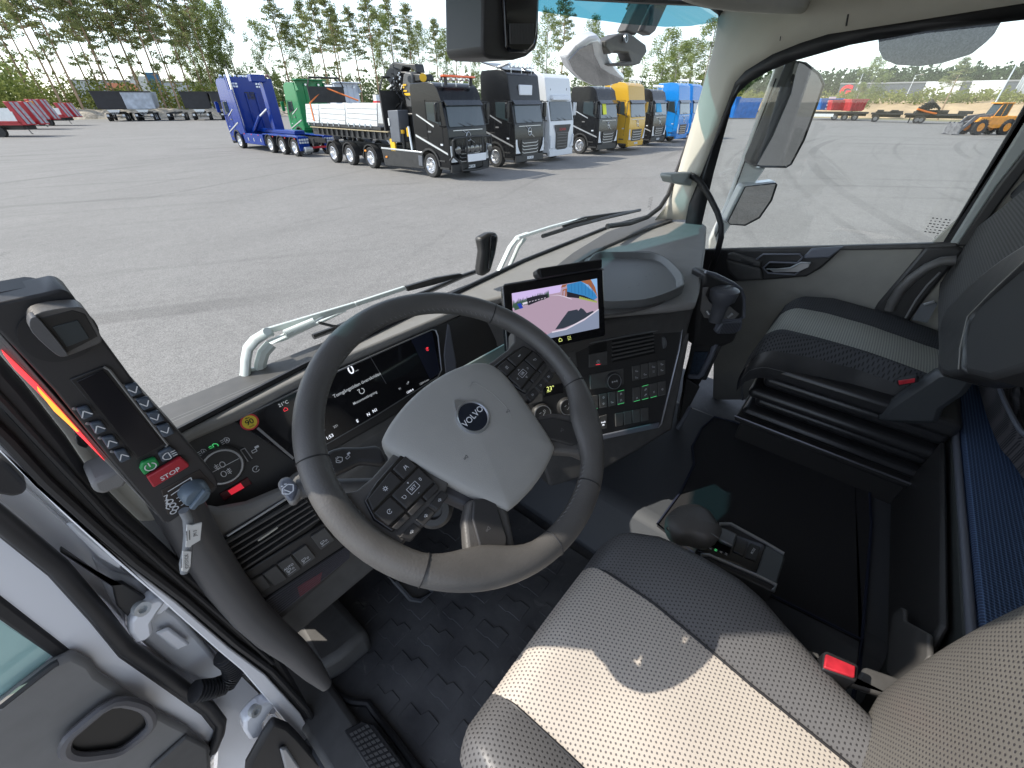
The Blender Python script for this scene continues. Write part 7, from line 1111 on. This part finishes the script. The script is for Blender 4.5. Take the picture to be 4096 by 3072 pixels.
def pb(u, v): 
    x = .68+.52*u; z = 2.28+.62*v; return (x, -.285+.035*(2*abs(u-.5))**2.5+.02*cos(v*3)-.06*v*v, z)
KP_ = smo([ony(px,py,-.27) for px,py in ((4006,825),(3905,905),(3840,965),(3789,1028),(3757,1129),(3746,1238),(3748,1400),(3756,1500),(3900,1400),(4150,1100),(4250,900),(4250,640),(4110,740))], 3); b = MB(); b.prism(KP_, (0,-.09,0)); b.build('back_cushion', PBK, ps, bevel=.03, seg=4)
e8 = R1(3500,500,.7233); bp = [(3753,1476)]+e8((350,1300),(345,1200),(385,1080),(500,900),(650,770),(824,650),(900,600),(900,900),(640,1000),(510,1100),(480,1200),(465,1355)); b = MB(); b.prism(smo([ony(px,py,-.255) for px,py in ((3756,1490),(3748,1380),(3758,1290),(3795,1225),(3862,1151),(3970,1057),(4096,970),(4220,905),(4220,990),(4096,1062),(3963,1175),(3880,1262),(3852,1370),(3845,1480))], 3), (0,-.09,0)); b.build('back_bolster', M('black seat leather', .05), ps, bevel=.018, seg=4)
slab('back_side', M('seat back cloth dark', (.035,.035,.037), .8, bump=(600,.3,.0005)), 'y', -.262, e8((455,1355),(470,1230),(495,1120),(530,1040),(640,925),(824,755),(950,690),(950,1300),(620,1400)), .09, ps, .01); b = MB(); b.tube([ony(px,py,-.253) for px,py in e8((462,1350),(470,1230),(510,1060),(640,925),(824,752))], .0012, 5); b.build('back_stitch', M('light thread', (.3,.29,.27), .7), ps)
slab('headrest', PSD, 'y', -.30, e8((735,400),(760,360),(830,290),(1000,200),(1000,540),(820,470),(760,430)), .1, ps, .02)
slab('side_cover', M('seat side plastic', (.055,.06,.065), .4), 'x', .585, e8((130,1510),(250,1430),(330,1375),(400,1358),(480,1358),(540,1385),(560,1420),(500,1500),(380,1580),(350,1659),(200,1659),(0,1640),(60,1560)), .05, ps, .015); b = MB(); b.prism([onx(px,py,.575) for px,py in e8((118,1412),(228,1393),(243,1402),(240,1425),(132,1445),(120,1430))], (.02,0,0)); bk = b.build('belt_buckle', SEAL, ps, bevel=.003); b = MB(); b.prism([onx(px,py,.572) for px,py in e8((128,1416),(222,1402),(220,1424),(133,1438))], (.006,0,0)); b.build('release_button', M('buckle red', .5), bk, bevel=.001)
# ---------------------------------------------------------------- bunk
bu = thing('bunk', 'bunk with blue woven cloth along the rear wall behind the seats', 'bunk', (.4,-.9,1.9)); b = MB(); b.box(-.30,1.16,-1.40,-.425,1.70,2.17); b.build('bunk_base', M('bunk panel', (.055,.06,.058), .5, bump=(700,.2,.0004)), bu, bevel=.008); b = MB(); b.box(-.30,1.15,-1.4,-.430,2.172,2.212); b.build('mattress', BLUC, bu, bevel=.007, seg=3)
b = MB(); b.tube([(-.30,-.421,2.197),(.84,-.421,2.197),(.93,-.45,2.197)], .008, 10); b.build('front_rail', M('blue grey trim', .1), bu); b8 = R1(3300,1300,.7236)
b = MB(); b.tube([ony(px,py,-.42) for px,py in b8((590,760),(600,750),(625,760),(630,850),(620,1200),(612,1385))], .004, 6); b.tube([ony(px,py,-.418) for px,py in b8((583,760),(600,1000),(610,1380))], .003, 6); b.build('recess_edge', M('rail sheen', .12), bu); slab('latch_slot', M('vent black', .01), 'y', -.419, b8((527,1240),(552,1215),(550,1430),(515,1458)), .003, bu, .001)
for q_ in (((643,720),(645,680),(655,670),(657,665)),((657,1325),(657,1250),(648,1290),(668,1285))): b = MB(); b.tube([ony(px,py,-.416) for px,py in b8(*q_)], .0025, 5); b.build('rail_clip', M('clip grey', (.3,.32,.3), .5), bu)
b = MB(); b.tube([ony(px,py,-.415) for px,py in b8((655,490),(668,800),(672,1200),(678,1600))], .001, 5); b.build('panel_seam', M('rail sheen', .12), bu)
slab('corner_bracket', DK, 'y', -.37, R1(3000,2200,.5257)((1080,490),(1145,430),(1165,440),(1170,530),(1350,630),(1355,800),(1250,1000),(1100,1000),(1035,930),(1050,700)), .01, bu, .004); slab('bunk_step', DK2, 'y', -.40, b8((340,1659),(360,980),(440,870),(560,740),(640,640),(640,1650),(560,1800),(340,1800)), .015, bu, .01)
tb = MB(); TH = smo([onz(px,py,2.30) for px,py in ((3942,1405),(3965,1385),(4020,1375),(4110,1368),(4300,1380),(4300,1900),(4110,1760),(4060,1700),(4010,1600),(3975,1500))], 3); cT = sum(TH, V((0,0,0)))/len(TH)
tb.rings([[p+V((0,0,-.065)) for p in TH], [p+V((0,0,-.02)) for p in TH], [p.lerp(cT,.06) for p in TH], [p.lerp(cT,.15)+V((0,0,-.006)) for p in TH], [p.lerp(cT,.4)+V((0,0,.012*sin(i*1.3))) for i, p in enumerate(TH)], [p.lerp(cT,.98)+V((0,0,.006)) for p in TH]]); a = tb.build('folded_blanket', BLKT, None, ang=80); tag(a, 'dark ribbed blanket with a piped edge folded on the blue bunk', 'blanket'); b = MB(); b.tube([p.lerp(cT,.03)+V((0,0,.002)) for p in TH], .006, 6, closed=True); b.build('piped_edge', M('blue grey trim', .1), a)
bpy.context.view_layer.update()
